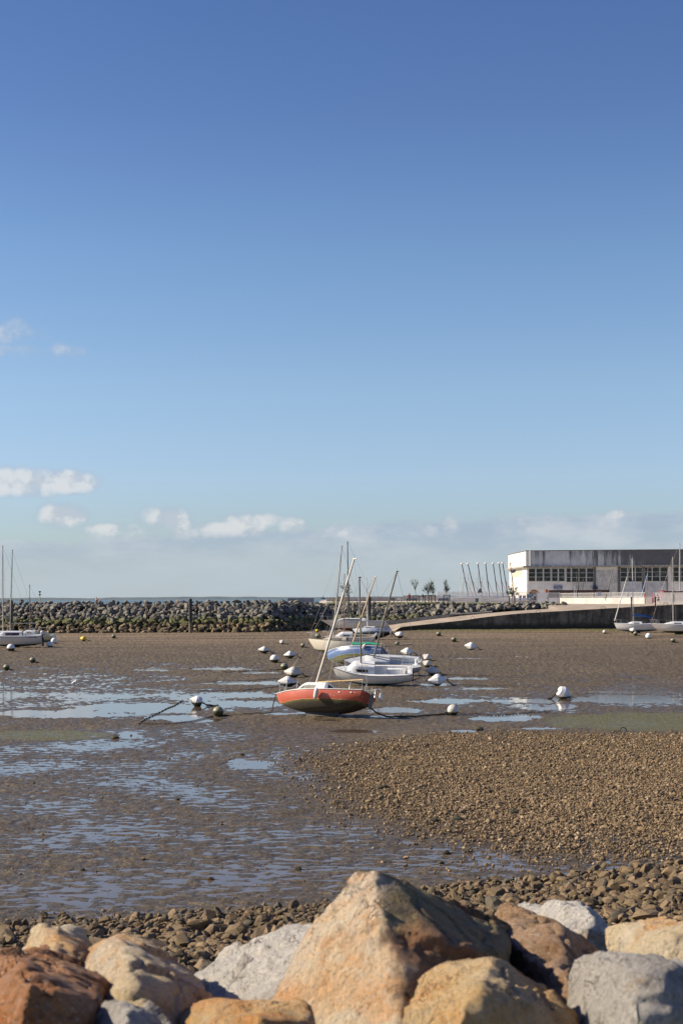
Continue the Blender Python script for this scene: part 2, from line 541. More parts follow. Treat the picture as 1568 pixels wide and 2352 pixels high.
m_sea, t, b = material('sea')
pos = t.new('ShaderNodeNewGeometry').outputs['Position']
t.l.new(t.mix(t.step(t.noise(t.mapping(pos, (.004, .0015, 1)), 1, 4, .6), .4, .6), (0.085, 0.13, 0.12), (0.12, 0.165, 0.15)), b.inputs['Base Color'])
b.inputs['Roughness'].default_value = 0.35
t.l.new(t.bump(t.noise(pos, .5, 4, .7), .8, .3), b.inputs['Normal'])
sea = MB().quad((-30000, 262, -.6), (30000, 262, -.6), (30000, 40000, -.6), (-30000, 40000, -.6)).build('sea', m_sea, fix=False)
tag(sea, kind='structure')
# far coast, a low wooded shore with real depth
cv = []
NX = 260
Rz = [[], [], [], []]
for i in range(NX):
    X = -5200 + i * 10400 / (NX - 1)
    hh = 16 + 9 * float(perlin2(X / 900, 0.3, 3)) + 5 * float(perlin2(X / 160, 1.3, 4)) + 2.5 * float(perlin2(X / 45, 2.3, 4))
    Rz[0].append((X, 11000, -1)); Rz[1].append((X, 11060, hh * .8)); Rz[2].append((X, 11400, hh)); Rz[3].append((X, 12800, -1))
m_coast = simple('hazed_wooded_shore', (0.10, 0.135, 0.15), 0.9, col2=(0.13, 0.16, 0.17), nscale=.01)  # blue-grey of distance haze painted into the shore's own colour
tag(MB().grid(Rz).build('distant_shore', m_coast, sm=60), kind='structure')

# ------------------------------------------------------------------ stones made of random plane cuts
def icos(sub):
    bm = bmesh.new()
    bmesh.ops.create_icosphere(bm, subdivisions=sub, radius=1.0)
    V = np.array([v.co[:] for v in bm.verts]); Fc = np.array([[v.index for v in f.verts] for f in bm.faces])
    bm.free()
    V /= np.linalg.norm(V, axis=1)[:, None]
    return V, Fc
def stone(sub, cuts, lo, hi, seed, soft=0.0, lump=0.0):
    V, Fc = icos(sub)
    r_ = np.random.default_rng(seed)
    n = r_.normal(size=(cuts, 3)); n /= np.linalg.norm(n, axis=1)[:, None]
    d = r_.uniform(lo, hi, cuts)
    dots = np.maximum(V @ n.T, 1e-3)
    R = np.minimum((d[None, :] / dots).min(1), 1.15)
    if soft:
        R = R * (1 - soft) + soft * R.mean()
    P_ = V * R[:, None]
    if lump:
        P_ = P_ + V * (fbm3(P_ * 2.3 + seed, 4, seed)[:, None] * lump)
    return P_, Fc

# breakwater boulders
m_bould, t, b = material('breakwater_rock')
pos = t.new('ShaderNodeNewGeometry').outputs['Position']
oi = t.new('ShaderNodeObjectInfo').outputs['Random']
at_r = t.new('ShaderNodeAttribute', attribute_name='rnd')
rr = t.m('FRACT', t.m('ADD', oi, at_r.outputs['Fac']))
ramp = t.new('ShaderNodeValToRGB')
ramp.color_ramp.elements[0].position = 0.0; ramp.color_ramp.elements[0].color = (0.048, 0.047, 0.039, 1)
ramp.color_ramp.elements[1].position = 1.0; ramp.color_ramp.elements[1].color = (0.19, 0.13, 0.10, 1)
for p_, c_ in ((0.35, (0.11, 0.092, 0.068, 1)), (0.6, (0.19, 0.162, 0.122, 1)), (0.8, (0.13, 0.115, 0.09, 1)), (0.9, (0.08, 0.078, 0.068, 1))):
    e_ = ramp.color_ramp.elements.new(p_); e_.color = c_
t.l.new(rr, ramp.inputs[0])
nse = t.noise(pos, 1.7, 7, .68)
c = t.mix(t.m('MULTIPLY', t.step(nse, .4, .65), .55), ramp.outputs[0], (0.36, 0.35, 0.30))
c = t.mix(t.m('MULTIPLY', t.step(t.noise(pos, 5, 6, .7), .55, .7), .6), c, (0.05, 0.055, 0.045))
z_ = t.m('ADD', t.sep(pos)[2], t.m('MULTIPLY', t.m('SUBTRACT', t.noise(pos, .55, 4, .6), .5), 2.0))
low = t.mix(t.step(t.noise(pos, 1.1, 6, .65), .42, .62), (0.06, 0.048, 0.026), (0.33, 0.235, 0.14))
low = t.mix(t.m('MULTIPLY', t.step(t.noise(pos, .8, 5, .6), .5, .6), .75), low, (0.045, 0.055, 0.018))
lowf = t.m('SUBTRACT', 1.0, t.step(z_, 2.0, 2.5))
c = t.mix(lowf, c, low)
moss = t.m('MULTIPLY', t.m('MULTIPLY', t.step(z_, 1.7, 2.2), t.m('SUBTRACT', 1.0, t.step(z_, 2.6, 3.2))), t.step(t.sep(t.new('ShaderNodeNewGeometry').outputs['Normal'])[2], -.1, .5))
c = t.mix(t.m('MULTIPLY', moss, .8), c, (0.105, 0.115, 0.022))
t.l.new(c, b.inputs['Base Color'])
b.inputs['Roughness'].default_value = 0.85
b.inputs['Specular IOR Level'].default_value = 0.3
t.l.new(t.bump(t.noise(pos, 4.5, 7, .7), .8, .12), b.inputs['Normal'])

BV = [stone(3, 9, .5, .95, 100 + i, .0, .07) for i in range(10)]
BV2 = [stone(2, 9, .5, .95, 100 + i, .0, .07) for i in range(10)]
def base_y(X):
    return np.interp(X, [-300, -13, -2, 60], [250, 250, 263.2, 263.2])
rocks = []
for row in range(15):
    fr = row / 13.4
    for k_ in range(124):
        X = -72 + k_ * .95 + rnd.uniform(-.35, .35) + (row % 2) * .8
        px_, _ = world_to_ref(X, 258.0)
        if px_ > 1322:
            continue
        by = float(base_y(X))
        right = smooth(px_, 640, 760)
        topz = 5.55 * (1 - right) + 4.95 * right
        run = 9.5 * (1 - right) + 7.5 * right
        y = by + run * fr + rnd.uniform(-.3, .3)
        z = .35 + (topz - .55) * fr + rnd.uniform(-.14, .14)
        if px_ > 880:                                    # hidden inside the slipway side
            zr = float(np.interp(px_, [880, 1005, 1130, 1263, 1322], [1.6, 2.8, 3.7, 4.35, 4.7]))
            if z < zr - .2:
                continue
        rad = rnd.uniform(.43, .74)
        if rnd.random() < .13: rad *= 1.2
        if row >= 13: rad *= .85
        rocks.append((X, y, z, rad, row))
# nearest and highest showing ones become individuals
order = sorted(range(len(rocks)), key=lambda i: -rocks[i][3] * (1.0 if -66 < rocks[i][0] < 46 else .1) - (0.12 if rocks[i][4] in (9, 10, 11, 12, 13) else 0))
indiv = set(order[:295])
bould_me = []
for i, (V_, F_) in enumerate(BV):
    o = mesh_np('boulder', V_, F_, m_bould, smooth_=True)
    o.data.set_sharp_from_angle(angle=math.radians(28))
    bould_me.append(o.data)
    COL.objects.unlink(o); bpy.data.objects.remove(o)
sv, sf, sr, nb_ = [], [], [], 0
for i, (X, y, z, rad, row) in enumerate(rocks):
    kk = rnd.randrange(len(BV))
    sc = Vector((rad * rnd.uniform(.95, 1.3), rad * rnd.uniform(.8, 1.1), rad * rnd.uniform(.66, .95)))
    e = Euler((rnd.uniform(-.6, .6), rnd.uniform(-.6, .6), rnd.uniform(0, 6.28)))
    if i in indiv:
        o = bpy.data.objects.new('boulder', bould_me[kk])
        o.location = (X, y, z); o.scale = sc; o.rotation_euler = e
        COL.objects.link(o)
        if row >= 7:
            tag(o, 'grey dry boulder in the upper rows of the rock breakwater', 'boulder', 'grey boulders in the upper breakwater')
        elif row >= 5:
            tag(o, 'moss topped boulder halfway up the rock breakwater', 'boulder', 'moss topped boulders halfway up the breakwater')
        else:
            tag(o, 'tan weed stained boulder in the lowest rows of the breakwater', 'boulder', 'tan boulders at the breakwater foot')
    else:
        M_ = np.array(Matrix.LocRotScale(Vector((X, y, z)), e, sc))
        V_, F_ = BV2[kk]
        sv.append(V_ @ M_[:3, :3].T + M_[:3, 3]); sf.append(F_ + nb_); nb_ += len(V_)
        sr.append(np.full(len(V_), rnd.random()))
o = mesh_np('breakwater_rocks', np.concatenate(sv), np.concatenate(sf), m_bould, smooth_=True)
o.data.set_sharp_from_angle(angle=math.radians(28))
a_ = o.data.attributes.new('rnd', 'FLOAT', 'POINT'); a_.data.foreach_set('value', np.concatenate(sr).astype(np.float32))
tag(o, 'remaining smaller rocks packed into the gaps of the breakwater', 'rocks', kind='stuff')
# rubble core behind the rocks
m_core = simple('rubble_core', (0.03, 0.03, 0.026), .95, col2=(0.06, 0.055, 0.04), nscale=2, bump=1, bscale=3)
R0, R1, R2, R3 = [], [], [], []
for X in np.linspace(-110, 46, 60):
    px_, _ = world_to_ref(X, 258.0)
    right = float(smooth(px_, 640, 760)); by = float(base_y(X))
    tz = 5.1 * (1 - right) + 4.55 * right
    run = 9.5 * (1 - right) + 7.5 * right
    R0.append((X, by + .7, -.5)); R1.append((X, by + run + .6, tz)); R2.append((X, by + run + 4.5, tz - .05 + .35 * right)); R3.append((X, by + run + 15, -1.2))
tag(MB().grid([R0, R1, R2, R3]).build('breakwater_core', m_core), 'dark rubble core under the breakwater boulders', 'breakwater')

# ------------------------------------------------------------------ small stones
def scatter(name, P_, R_, sub, cuts, mat, nvar, label, cat, flat=(.5, .85), seed=1):
    r_ = np.random.default_rng(seed)
    vs = [stone(sub, max(7, cuts - 3), .45, .98, 500 + seed * 10 + i, .0, .05) for i in range(nvar)]
    N = len(P_)
    which = r_.integers(0, nvar, N)
    outV, outF, outR, base = [], [], [], 0
    for k_ in range(nvar):
        ids = np.where(which == k_)[0]
        V_, F_ = vs[k_]
        n = len(ids)
        if n == 0:
            continue
        a = r_.uniform(0, 2 * math.pi, n); tl = r_.normal(0, .35, n); tl2 = r_.normal(0, .35, n)
        sx = R_[ids] * r_.uniform(.9, 1.4, n); sy = R_[ids] * r_.uniform(.7, 1.05, n); sz = R_[ids] * r_.uniform(flat[0], flat[1], n)
        L = V_[None] * np.stack([sx, sy, sz], -1)[:, None, :]
        x, y, z = L[..., 0], L[..., 1], L[..., 2]
        ct, st = np.cos(tl)[:, None], np.sin(tl)[:, None]
        y, z = y * ct - z * st, y * st + z * ct
        ct, st = np.cos(tl2)[:, None], np.sin(tl2)[:, None]
        x, z = x * ct - z * st, x * st + z * ct
        ca, sa = np.cos(a)[:, None], np.sin(a)[:, None]
        x, y = x * ca - y * sa, x * sa + y * ca
        V2 = np.stack([x, y, z], -1) + P_[ids][:, None, :]
        outV.append(V2.reshape(-1, 3))
        outF.append((F_[None] + (np.arange(n) * len(V_))[:, None, None] + base).reshape(-1, 3))
        outR.append(np.repeat(r_.random(n), len(V_)))
        base += n * len(V_)
    o = mesh_np(name, np.concatenate(outV), np.concatenate(outF), mat, smooth_=False)
    a_ = o.data.attributes.new('rnd', 'FLOAT', 'POINT'); a_.data.foreach_set('value', np.concatenate(outR).astype(np.float32))
    tag(o, label, cat, kind='stuff')
    return o
def stone_mat(name, cols, dark=(0.045, 0.038, 0.028), rough=.85, nsc=9):
    m_, t, b = material(name)
    pos = t.new('ShaderNodeNewGeometry').outputs['Position']
    rr = t.m('FRACT', t.m('ADD', t.new('ShaderNodeObjectInfo').outputs['Random'], t.new('ShaderNodeAttribute', attribute_name='rnd').outputs['Fac']))
    rp = t.new('ShaderNodeValToRGB')
    n_ = len(cols)
    rp.color_ramp.elements[0].color = cols[0] + (1,); rp.color_ramp.elements[1].color = cols[-1] + (1,)
    for i in range(1, n_ - 1):
        e_ = rp.color_ramp.elements.new(i / (n_ - 1)); e_.color = cols[i] + (1,)
    t.l.new(rr, rp.inputs[0])
    t.l.new(t.mix(t.m('MULTIPLY', t.step(t.noise(pos, nsc, 6, .7), .5, .7), .55), rp.outputs[0], dark), b.inputs['Base Color'])
    b.inputs['Roughness'].default_value = rough
    b.inputs['Specular IOR Level'].default_value = .35
    t.l.new(t.bump(t.noise(pos, nsc * 5, 4, .7), .5, .02), b.inputs['Normal'])
    return m_
m_gravel = stone_mat('gravel_stone', [(0.13, 0.084, 0.042), (0.23, 0.155, 0.082), (0.17, 0.118, 0.062), (0.31, 0.215, 0.12), (0.15, 0.105, 0.056), (0.42, 0.31, 0.19)])
m_cobble = stone_mat('cobble_stone', [(0.08, 0.054, 0.028), (0.17, 0.118, 0.062), (0.12, 0.083, 0.043), (0.25, 0.172, 0.095), (0.06, 0.056, 0.042), (0.20, 0.135, 0.072), (0.13, 0.096, 0.048)])
def gravel_density(px, py):
    # diagonal left border of the bank
    left = np.interp(py, [1650, 1680, 1700, 1740, 1790, 1850, 1900, 1950, 1990], [1200, 1010, 850, 735, 765, 810, 860, 960, 1100])
    top = np.interp(px, [700, 1000, 1150, 1300, 1568, 1900], [1720, 1684, 1681, 1684, 1686, 1688])
    bot = np.interp(px, [700, 900, 1100, 1300, 1568, 1900], [1860, 1915, 1945, 1962, 1962, 1955])
    d = smooth(px, left - 170, left + 300) * smooth(py, top - 4, top + 12) * (1 - smooth(py, bot - 130, bot + 45))
    return d
N = 330000
Yr = 1 / rng.uniform(1 / 72., 1 / 32., N)      # more towards the viewer
Xr = rng.uniform(-.06, .36, N) * Yr
keep = rng.random(N) < (Yr / 72.) ** .8
Xr, Yr = Xr[keep], Yr[keep]
px_, py_ = world_to_ref(Xr, Yr)
dn = gravel_density(px_, py_) * (0.9 + .8 * perlin2(Xr * .5, Yr * .35, 77))
keep = rng.random(len(Xr)) < dn
Xr, Yr = Xr[keep], Yr[keep]
# thin scatter over the rest of the flats, thicker along some streaks
M2 = 16000
Y2 = 1 / rng.uniform(1 / 120., 1 / 27., M2); X2 = rng.uniform(-.28, .28, M2) * Y2
p2, q2 = world_to_ref(X2, Y2)
st_ = np.maximum.reduce([1 - abs((q2 - 1660) / 9) - abs((p2 - 400) / 150), 1 - abs((q2 - 1668) / 5) - abs((p2 - 340) / 130), 1 - abs((q2 - 1612) / 6) - abs((p2 - 440) / 60), 1 - abs((q2 - 1690) / 12) - abs((p2 - 1020) / 120),
                         .8 - abs((q2 - 1550) / 5) - abs((p2 - 1330) / 260), 1 - abs((q2 - 1678) / 5) - abs((p2 - 860) / 60), .9 - abs((q2 - 1985) / 60) - abs((p2 - 1180) / 420), .8 - abs((q2 - 1850) / 190) - abs((p2 - 800) / 90)])
keep = rng.random(M2) < np.clip(.03 + 1.0 * np.clip(st_, 0, 1), 0, 1) * (q2 < beach_edge(p2) - 5)
Xa = np.concatenate([Xr, X2[keep]]); Ya = np.concatenate([Yr, Y2[keep]])
Ra = np.clip(rng.lognormal(math.log(.027), .45, len(Xa)), .012, .11)
Za = ground_h(Xa, Ya)
Za = np.maximum(Za, -.01)
scatter('gravel', np.stack([Xa, Ya, Za + Ra * .3 + np.concatenate([rng.uniform(0, .02, len(Xr)), np.zeros(keep.sum())])], 1), Ra, 1, 9, m_gravel, 6, 'tan gravel bank spread over the mud right of centre', 'gravel', seed=2)
print('GRAVEL', len(Xa))

# cobble beach
N = 48000
Yc = np.sqrt(rng.uniform(11 ** 2, 33 ** 2, N)); Xc = rng.uniform(-.48, .48, N) * Yc
pc, qc = world_to_ref(Xc, Yc)
edge = beach_edge(pc) + 18 * perlin2(Xc * 1.1, Yc * .8, 61)
keep = (qc > edge - 12) & (rng.random(N) < smooth(qc - edge, -14, 22) * .9 + .02)
Xc, Yc, pc, qc = Xc[keep], Yc[keep], pc[keep], qc[keep]
Rc = np.clip(rng.lognormal(math.log(.055), .45, len(Xc)), .03, .19)
Rc *= .75 + .4 * smooth(qc - beach_edge(pc), 0, 110)
Zc = ground_h(Xc, Yc) + Rc * .25 + rng.uniform(0, .07, len(Xc))
sil = np.interp(pc, [0, 100, 180, 230, 300, 430, 500, 620, 720, 770, 784, 860, 1000, 1170, 1250, 1320, 1390, 1430, 1490, 1568],
                [2190, 2125, 2160, 2145, 2185, 2250, 2205, 2165, 2125, 2070, 2040, 1990, 2060, 2110, 2080, 2055, 2110, 2180, 2160, 2120])
vis = (qc < sil + 6) & (pc > -10) & (pc < 1580)
score = np.where(vis, Rc / Yc, -1)
top300 = set(np.argsort(-score)[:295].tolist())
mask = np.array([i not in top300 for i in range(len(Xc))])
Pc = np.stack([Xc, Yc, Zc], 1)
scatter('cobbles', Pc[mask], Rc[mask], 2, 11, m_cobble, 8, 'brown beach cobbles piled along the foot of the near rocks', 'cobbles', flat=(.55, .9), seed=3)
cob_me = []
for i in range(8):
    V_, F_ = stone(3, 8, .48, .98, 900 + i, .0, .07)
    o = mesh_np('cobble', V_, F_, m_cobble, smooth_=True); o.data.set_sharp_from_angle(angle=math.radians(25)); cob_me.append(o.data)
    COL.objects.unlink(o); bpy.data.objects.remove(o)
for i in sorted(top300):
    o = bpy.data.objects.new('cobble', cob_me[rnd.randrange(8)])
    r_ = float(Rc[i])
    o.location = (Xc[i], Yc[i], Zc[i] + .01)
    o.scale = (r_ * rnd.uniform(.95, 1.35), r_ * rnd.uniform(.75, 1.05), r_ * rnd.uniform(.6, .9))
    o.rotation_euler = (rnd.gauss(0, .35), rnd.gauss(0, .35), rnd.uniform(0, 6.28))
    COL.objects.link(o)
    tag(o, 'larger brown cobble on the stony beach below the near rocks', 'cobble', 'larger cobbles on the stony beach')
print('COBBLES', len(Xc))
# dark weedy lumps on the mud
m_weed = simple('weedy_lump', (0.035, 0.033, 0.02), .9, col2=(0.09, 0.075, 0.04), nscale=14, bump=1, bscale=40)
LUMPS = [(407, 1841, .06, 'on the wet ripples left of the gravel bank'), (685, 1999, .07, 'on wet mud left of the big near boulder'), (775, 1847, .07, 'at the left border of the gravel'),
         (1103, 1679, .17, 'at the upper edge of the gravel bank, below the white round buoy'), (998, 1891, .12, 'as the front one of a pair in the lower gravel'), (1050, 1886, .15, 'lying flat in the lower gravel'), (878, 1815, .16, 'at the left side of the gravel field'),
         (1181, 1872, .13, 'in the middle of the gravel field'), (1025, 1962, .08, 'as the left one on mud behind the big near boulder'), (1075, 1957, .08, 'on mud between gravel and cobble beach'), (1012, 1985, .07, 'nearest the peak of the big near boulder'), (32, 1867, .04, 'at the far left on the ripples'),
         (265, 1697, .14, 'beside the algae patch on the left'), (555, 1736, .08, 'at the head of the shallow pool'), (190, 2000, .045, 'on the near ripples at left'), (1180, 1870, .10, 'small beside the biggest gravel lump')]
for (px_, py_, r_, wh) in LUMPS:
    p_ = G(px_, py_)
    z = float(ground_h(np.array([p_.x]), np.array([p_.y]))[0])
    V_, F_ = stone(3, 8, .6, .95, int(px_ * 7), .1, .35)
    o = mesh_np('mud_rock', V_ * np.array([r_ * 1.25, r_, r_ * .75]), F_, m_weed, smooth_=True, loc=(p_.x, p_.y, max(z, 0) + r_ * .3))
    tag(o, 'dark weedy rock ' + wh, 'rock', 'weedy rocks on the mud')

# ------------------------------------------------------------------ foreground boulders
def rock_mat(name, cols, stain, stain_amt, dark=(0.07, 0.05, 0.035), dark_amt=.3, crust=None, ridge=None, seed=0):
    m_, t, b = material(name)
    co = t.mapping(t.new('ShaderNodeNewGeometry').outputs['Position'], loc=(seed * 3.1, seed * 1.7, seed))
    n1_ = t.noise(co, 1.7, 8, .62)
    n2_ = t.noise(co, 5.5, 8, .68)
    n3_ = t.noise(co, 38, 5, .7)
    n4_ = t.noise(t.mapping(co, loc=(9, 4, 2)), 2.6, 8, .66, 0.6)
    c = t.mix(t.step(n1_, .35, .65), cols[0], cols[1])
    c = t.mix(t.m('MULTIPLY', t.step(n4_, .60 - .25 * stain_amt, .68), .85), c, stain)
    c = t.mix(t.m('MULTIPLY', t.step(n2_, .52, .66), .45), c, cols[2])
    c = t.mix(t.m('MULTIPLY', t.step(n3_, .5, .62), dark_amt), c, dark)
    c = t.mix(t.m('MULTIPLY', t.step(t.noise(co, 55, 4, .7), .55, .66), .5), c, (0.72, 0.68, 0.60))
    c = t.mix(t.m('MULTIPLY', t.step(t.noise(t.mapping(co, loc=(3, 3, 3)), 90, 4, .7), .56, .66), .55), c, (0.10, 0.08, 0.06))
    vr = t.new('ShaderNodeTexVoronoi', feature='DISTANCE_TO_EDGE'); vr.inputs['Scale'].default_value = 2.3
    t.l.new(t.mapping(t.new('ShaderNodeTexNoise').outputs['Color'], (0, 0, 0)), vr.inputs['Vector'])
    wv_ = t.new('ShaderNodeVectorMath', operation='ADD'); t.l.new(co, wv_.inputs[0])
    wn_ = t.new('ShaderNodeVectorMath', operation='SCALE'); t.l.new(t.noise(co, 3.5, 5, .7, out=1), wn_.inputs[0]); wn_.inputs['Scale'].default_value = .45
    t.l.new(wn_.outputs[0], wv_.inputs[1]); t.l.new(wv_.outputs[0], vr.inputs['Vector'])
    crk = t.m('MULTIPLY', t.m('SUBTRACT', 1.0, t.step(vr.outputs['Distance'], .0, .022)), t.step(n1_, .45, .6))
    c = t.mix(t.m('MULTIPLY', crk, .22), c, (0.16, 0.11, 0.07))
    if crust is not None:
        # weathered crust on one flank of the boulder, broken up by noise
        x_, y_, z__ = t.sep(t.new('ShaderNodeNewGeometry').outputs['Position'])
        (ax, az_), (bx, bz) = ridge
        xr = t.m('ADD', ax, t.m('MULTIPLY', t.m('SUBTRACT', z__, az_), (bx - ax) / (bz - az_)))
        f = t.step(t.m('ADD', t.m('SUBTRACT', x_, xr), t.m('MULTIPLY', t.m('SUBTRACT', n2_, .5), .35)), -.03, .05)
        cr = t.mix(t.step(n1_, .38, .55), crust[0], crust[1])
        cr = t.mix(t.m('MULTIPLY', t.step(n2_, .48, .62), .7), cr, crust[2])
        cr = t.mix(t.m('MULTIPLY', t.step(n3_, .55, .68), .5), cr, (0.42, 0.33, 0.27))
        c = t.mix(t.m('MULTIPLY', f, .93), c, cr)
    t.l.new(c, b.inputs['Base Color'])
    b.inputs['Roughness'].default_value = .72
    b.inputs['Specular IOR Level'].default_value = .35
    h_ = t.m('ADD', t.m('MULTIPLY', t.noise(co, 12, 9, .74), 1.2), t.m('SUBTRACT', t.m('MULTIPLY', n3_, .4), t.m('MULTIPLY', crk, .5)))
    t.l.new(t.bump(h_, 1.0, .07), b.inputs['Normal'])
    return m_
GREY = ((0.43, 0.40, 0.37), (0.56, 0.53, 0.49), (0.30, 0.29, 0.28))
WARM = ((0.78, 0.61, 0.36), (0.80, 0.69, 0.52), (0.56, 0.45, 0.30))
ORNG = (0.74, 0.34, 0.07)
def rock_obj(label, pts, mat, ncut=9, depth=.7, down=.7, back=.55, vox=.013, sm_it=0, rough=.022, seed=1):
    bm = bmesh.new()
    mx_ = sum(p[0] for p in pts) / len(pts); hw_ = max(1, mx_ - min(p[0] for p in pts))
    P_ = [at(p[0], p[1], p[2] + .5 * max(0, (mx_ - p[0]) / hw_)) for p in pts]
    c_ = sum(P_, Vector()) / len(P_)
    allp = list(P_)
    for p in P_:
        q = c_ + (p - c_) * back
        q.y = p.y + depth
        q.z = p.z * .5 + c_.z * .5 - .12
        allp.append(q)
        q2 = c_ + (p - c_) * .85
        q2.z = min(q2.z, c_.z) - down
        allp.append(q2)
    for p in allp:
        bm.verts.new(p - c_)
    r = bmesh.ops.convex_hull(bm, input=bm.verts)
    bmesh.ops.delete(bm, geom=list({g for g in r['geom_interior'] + r['geom_unused'] if isinstance(g, bmesh.types.BMVert)}), context='VERTS')
    # knock flat fracture faces off the corners
    rr_ = random.Random(seed * 13 + 5)
    for _ in range(ncut):
        n_ = Vector((rr_.gauss(0, 1), rr_.gauss(0, 1) - .5, rr_.gauss(0, 1) + .2)).normalized()
        sup = max(v.co.dot(n_) for v in bm.verts)
        r_ = bmesh.ops.bisect_plane(bm, geom=list(bm.verts) + list(bm.edges) + list(bm.faces), plane_co=n_ * (sup - rr_.uniform(.02, .05)), plane_no=n_, clear_outer=True)
        ed_ = [g for g in r_['geom_cut'] if isinstance(g, bmesh.types.BMEdge)]
        if ed_:
            bmesh.ops.edgeloop_fill(bm, edges=ed_)
    me = bpy.data.meshes.new('rock'); bm.to_mesh(me); bm.free()
    o = bpy.data.objects.new('near_boulder', me); COL.objects.link(o)
    md = o.modifiers.new('r', 'REMESH'); md.mode = 'VOXEL'; md.voxel_size = vox
    m2 = o.modifiers.new('s', 'SMOOTH'); m2.iterations = sm_it; m2.factor = .6
    dg = bpy.context.evaluated_depsgraph_get()
    me2 = bpy.data.meshes.new_from_object(o.evaluated_get(dg))
    o.modifiers.clear(); o.data = me2
    bpy.data.meshes.remove(me)
    n = len(me2.vertices)
    V_ = np.empty(n * 3, np.float32); me2.vertices.foreach_get('co', V_); V_ = V_.reshape(-1, 3).astype(float)
    Nn = np.empty(n * 3, np.float32); me2.vertices.foreach_get('normal', Nn); Nn = Nn.reshape(-1, 3)
    rg = np.random.default_rng(seed + 40)
    # broken quarry faces: every cell of the surface is sheared to its own plane
    d = fbm3(V_ * 7 + seed, 5, seed + 5, .62) * rough * .8
    Vw = V_ + np.stack([fbm3(V_ * 3 + q * 9, 3, seed + q) for q in range(3)], 1) * .12
    for (nc_, tilt_, off_) in ((24, .055, .006), (110, .06, .003)):
        cen = V_[rg.integers(0, len(V_), nc_)]
        own = ((Vw[:, None, :] - cen[None]) ** 2).sum(2).argmin(1) if len(V_) * nc_ < 3e7 else np.concatenate([((Vw[i:i + 20000, None, :] - cen[None]) ** 2).sum(2).argmin(1) for i in range(0, len(V_), 20000)])
        tl_ = rg.normal(0, tilt_, (nc_, 3)); of_ = rg.normal(0, off_, nc_)
        d = d + ((V_ - cen[own]) * tl_[own]).sum(1) * .9 + of_[own]
    # shallow chips: clipped facets
    q_ = perlin3(V_ * 3.3 + seed * 3, seed + 9)
    d = d - np.maximum(0, q_ - .2) * .06
    q2_ = perlin3(V_ * np.array([5.5, 5.5, 2.2]) + seed, seed + 19)
    d = d - np.exp(-(q2_ / .035) ** 2) * .012
    V_ = V_ + Nn * d[:, None]
    me2.vertices.foreach_set('co', V_.astype(np.float32).ravel())
    me2.polygons.foreach_set('use_smooth', [True] * len(me2.polygons))
    me2.materials.clear(); me2.materials.append(mat)
    me2.update()
    o.location = c_
    tag(o, label, 'boulder')
    return o
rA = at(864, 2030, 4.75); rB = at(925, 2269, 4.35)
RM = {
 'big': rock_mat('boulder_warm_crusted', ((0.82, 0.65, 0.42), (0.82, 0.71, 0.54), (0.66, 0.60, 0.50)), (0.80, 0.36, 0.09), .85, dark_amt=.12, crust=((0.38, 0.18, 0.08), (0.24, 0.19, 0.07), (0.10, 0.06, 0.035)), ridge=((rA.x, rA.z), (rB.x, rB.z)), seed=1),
 'grey': rock_mat('boulder_grey', ((0.50, 0.46, 0.41), (0.64, 0.59, 0.52), (0.34, 0.315, 0.28)), (0.45, 0.33, 0.20), .1, seed=2),
 'pale': rock_mat('boulder_pale', ((0.66, 0.62, 0.56), (0.76, 0.71, 0.63), (0.48, 0.45, 0.41)), (0.52, 0.36, 0.2), .15, dark_amt=.15, seed=3),
 'warm': rock_mat('boulder_warm', WARM, ORNG, .55, dark_amt=.2, seed=4),
 'rust': rock_mat('boulder_rust', ((0.36, 0.13, 0.04), (0.56, 0.29, 0.14), (0.18, 0.07, 0.035)), (0.55, 0.19, 0.035), .7, seed=5),
 'orange': rock_mat('boulder_orange', ((0.78, 0.46, 0.14), (0.76, 0.58, 0.33), (0.48, 0.36, 0.19)), (0.72, 0.28, 0.04), .85, dark_amt=.22, seed=6),
 'brown': rock_mat('boulder_brown', ((0.36, 0.20, 0.09), (0.50, 0.32, 0.18), (0.22, 0.14, 0.08)), (0.55, 0.36, 0.22), .4, seed=7),
 'mossy': rock_mat('boulder_mossy', ((0.05, 0.06, 0.02), (0.10, 0.09, 0.05), (0.04, 0.05, 0.02)), (0.08, 0.10, 0.02), .5, seed=8),
}
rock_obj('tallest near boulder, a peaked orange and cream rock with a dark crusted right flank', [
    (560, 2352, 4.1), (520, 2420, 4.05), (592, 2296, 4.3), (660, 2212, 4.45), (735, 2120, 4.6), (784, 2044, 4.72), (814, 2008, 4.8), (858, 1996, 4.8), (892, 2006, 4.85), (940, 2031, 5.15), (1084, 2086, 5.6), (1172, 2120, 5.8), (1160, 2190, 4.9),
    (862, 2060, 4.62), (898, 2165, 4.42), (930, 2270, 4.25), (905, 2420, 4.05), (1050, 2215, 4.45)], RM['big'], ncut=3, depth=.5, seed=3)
rock_obj('rough brown boulder lying behind the peaked boulder, right of it', [
    (1150, 2140, 5.2), (1186, 2116, 5.5), (1284, 2130, 5.6), (1384, 2174, 5.6), (1362, 2206, 5.2), (1326, 2262, 4.9), (1284, 2240, 4.8), (1200, 2200, 4.9), (1420, 2215, 5.6)], RM['brown'], depth=.8, seed=4)
rock_obj('pale grey boulder with a rounded top, furthest back on the right', [
    (1175, 2116, 6.4), (1219, 2094, 6.5), (1256, 2086, 6.5), (1304, 2062, 6.6), (1339, 2062, 6.6), (1386, 2117, 6.6), (1430, 2186, 6.5), (1368, 2150, 6.2), (1350, 2090, 6.3), (1300, 2190, 6.1)], RM['pale'], depth=.7, seed=5)
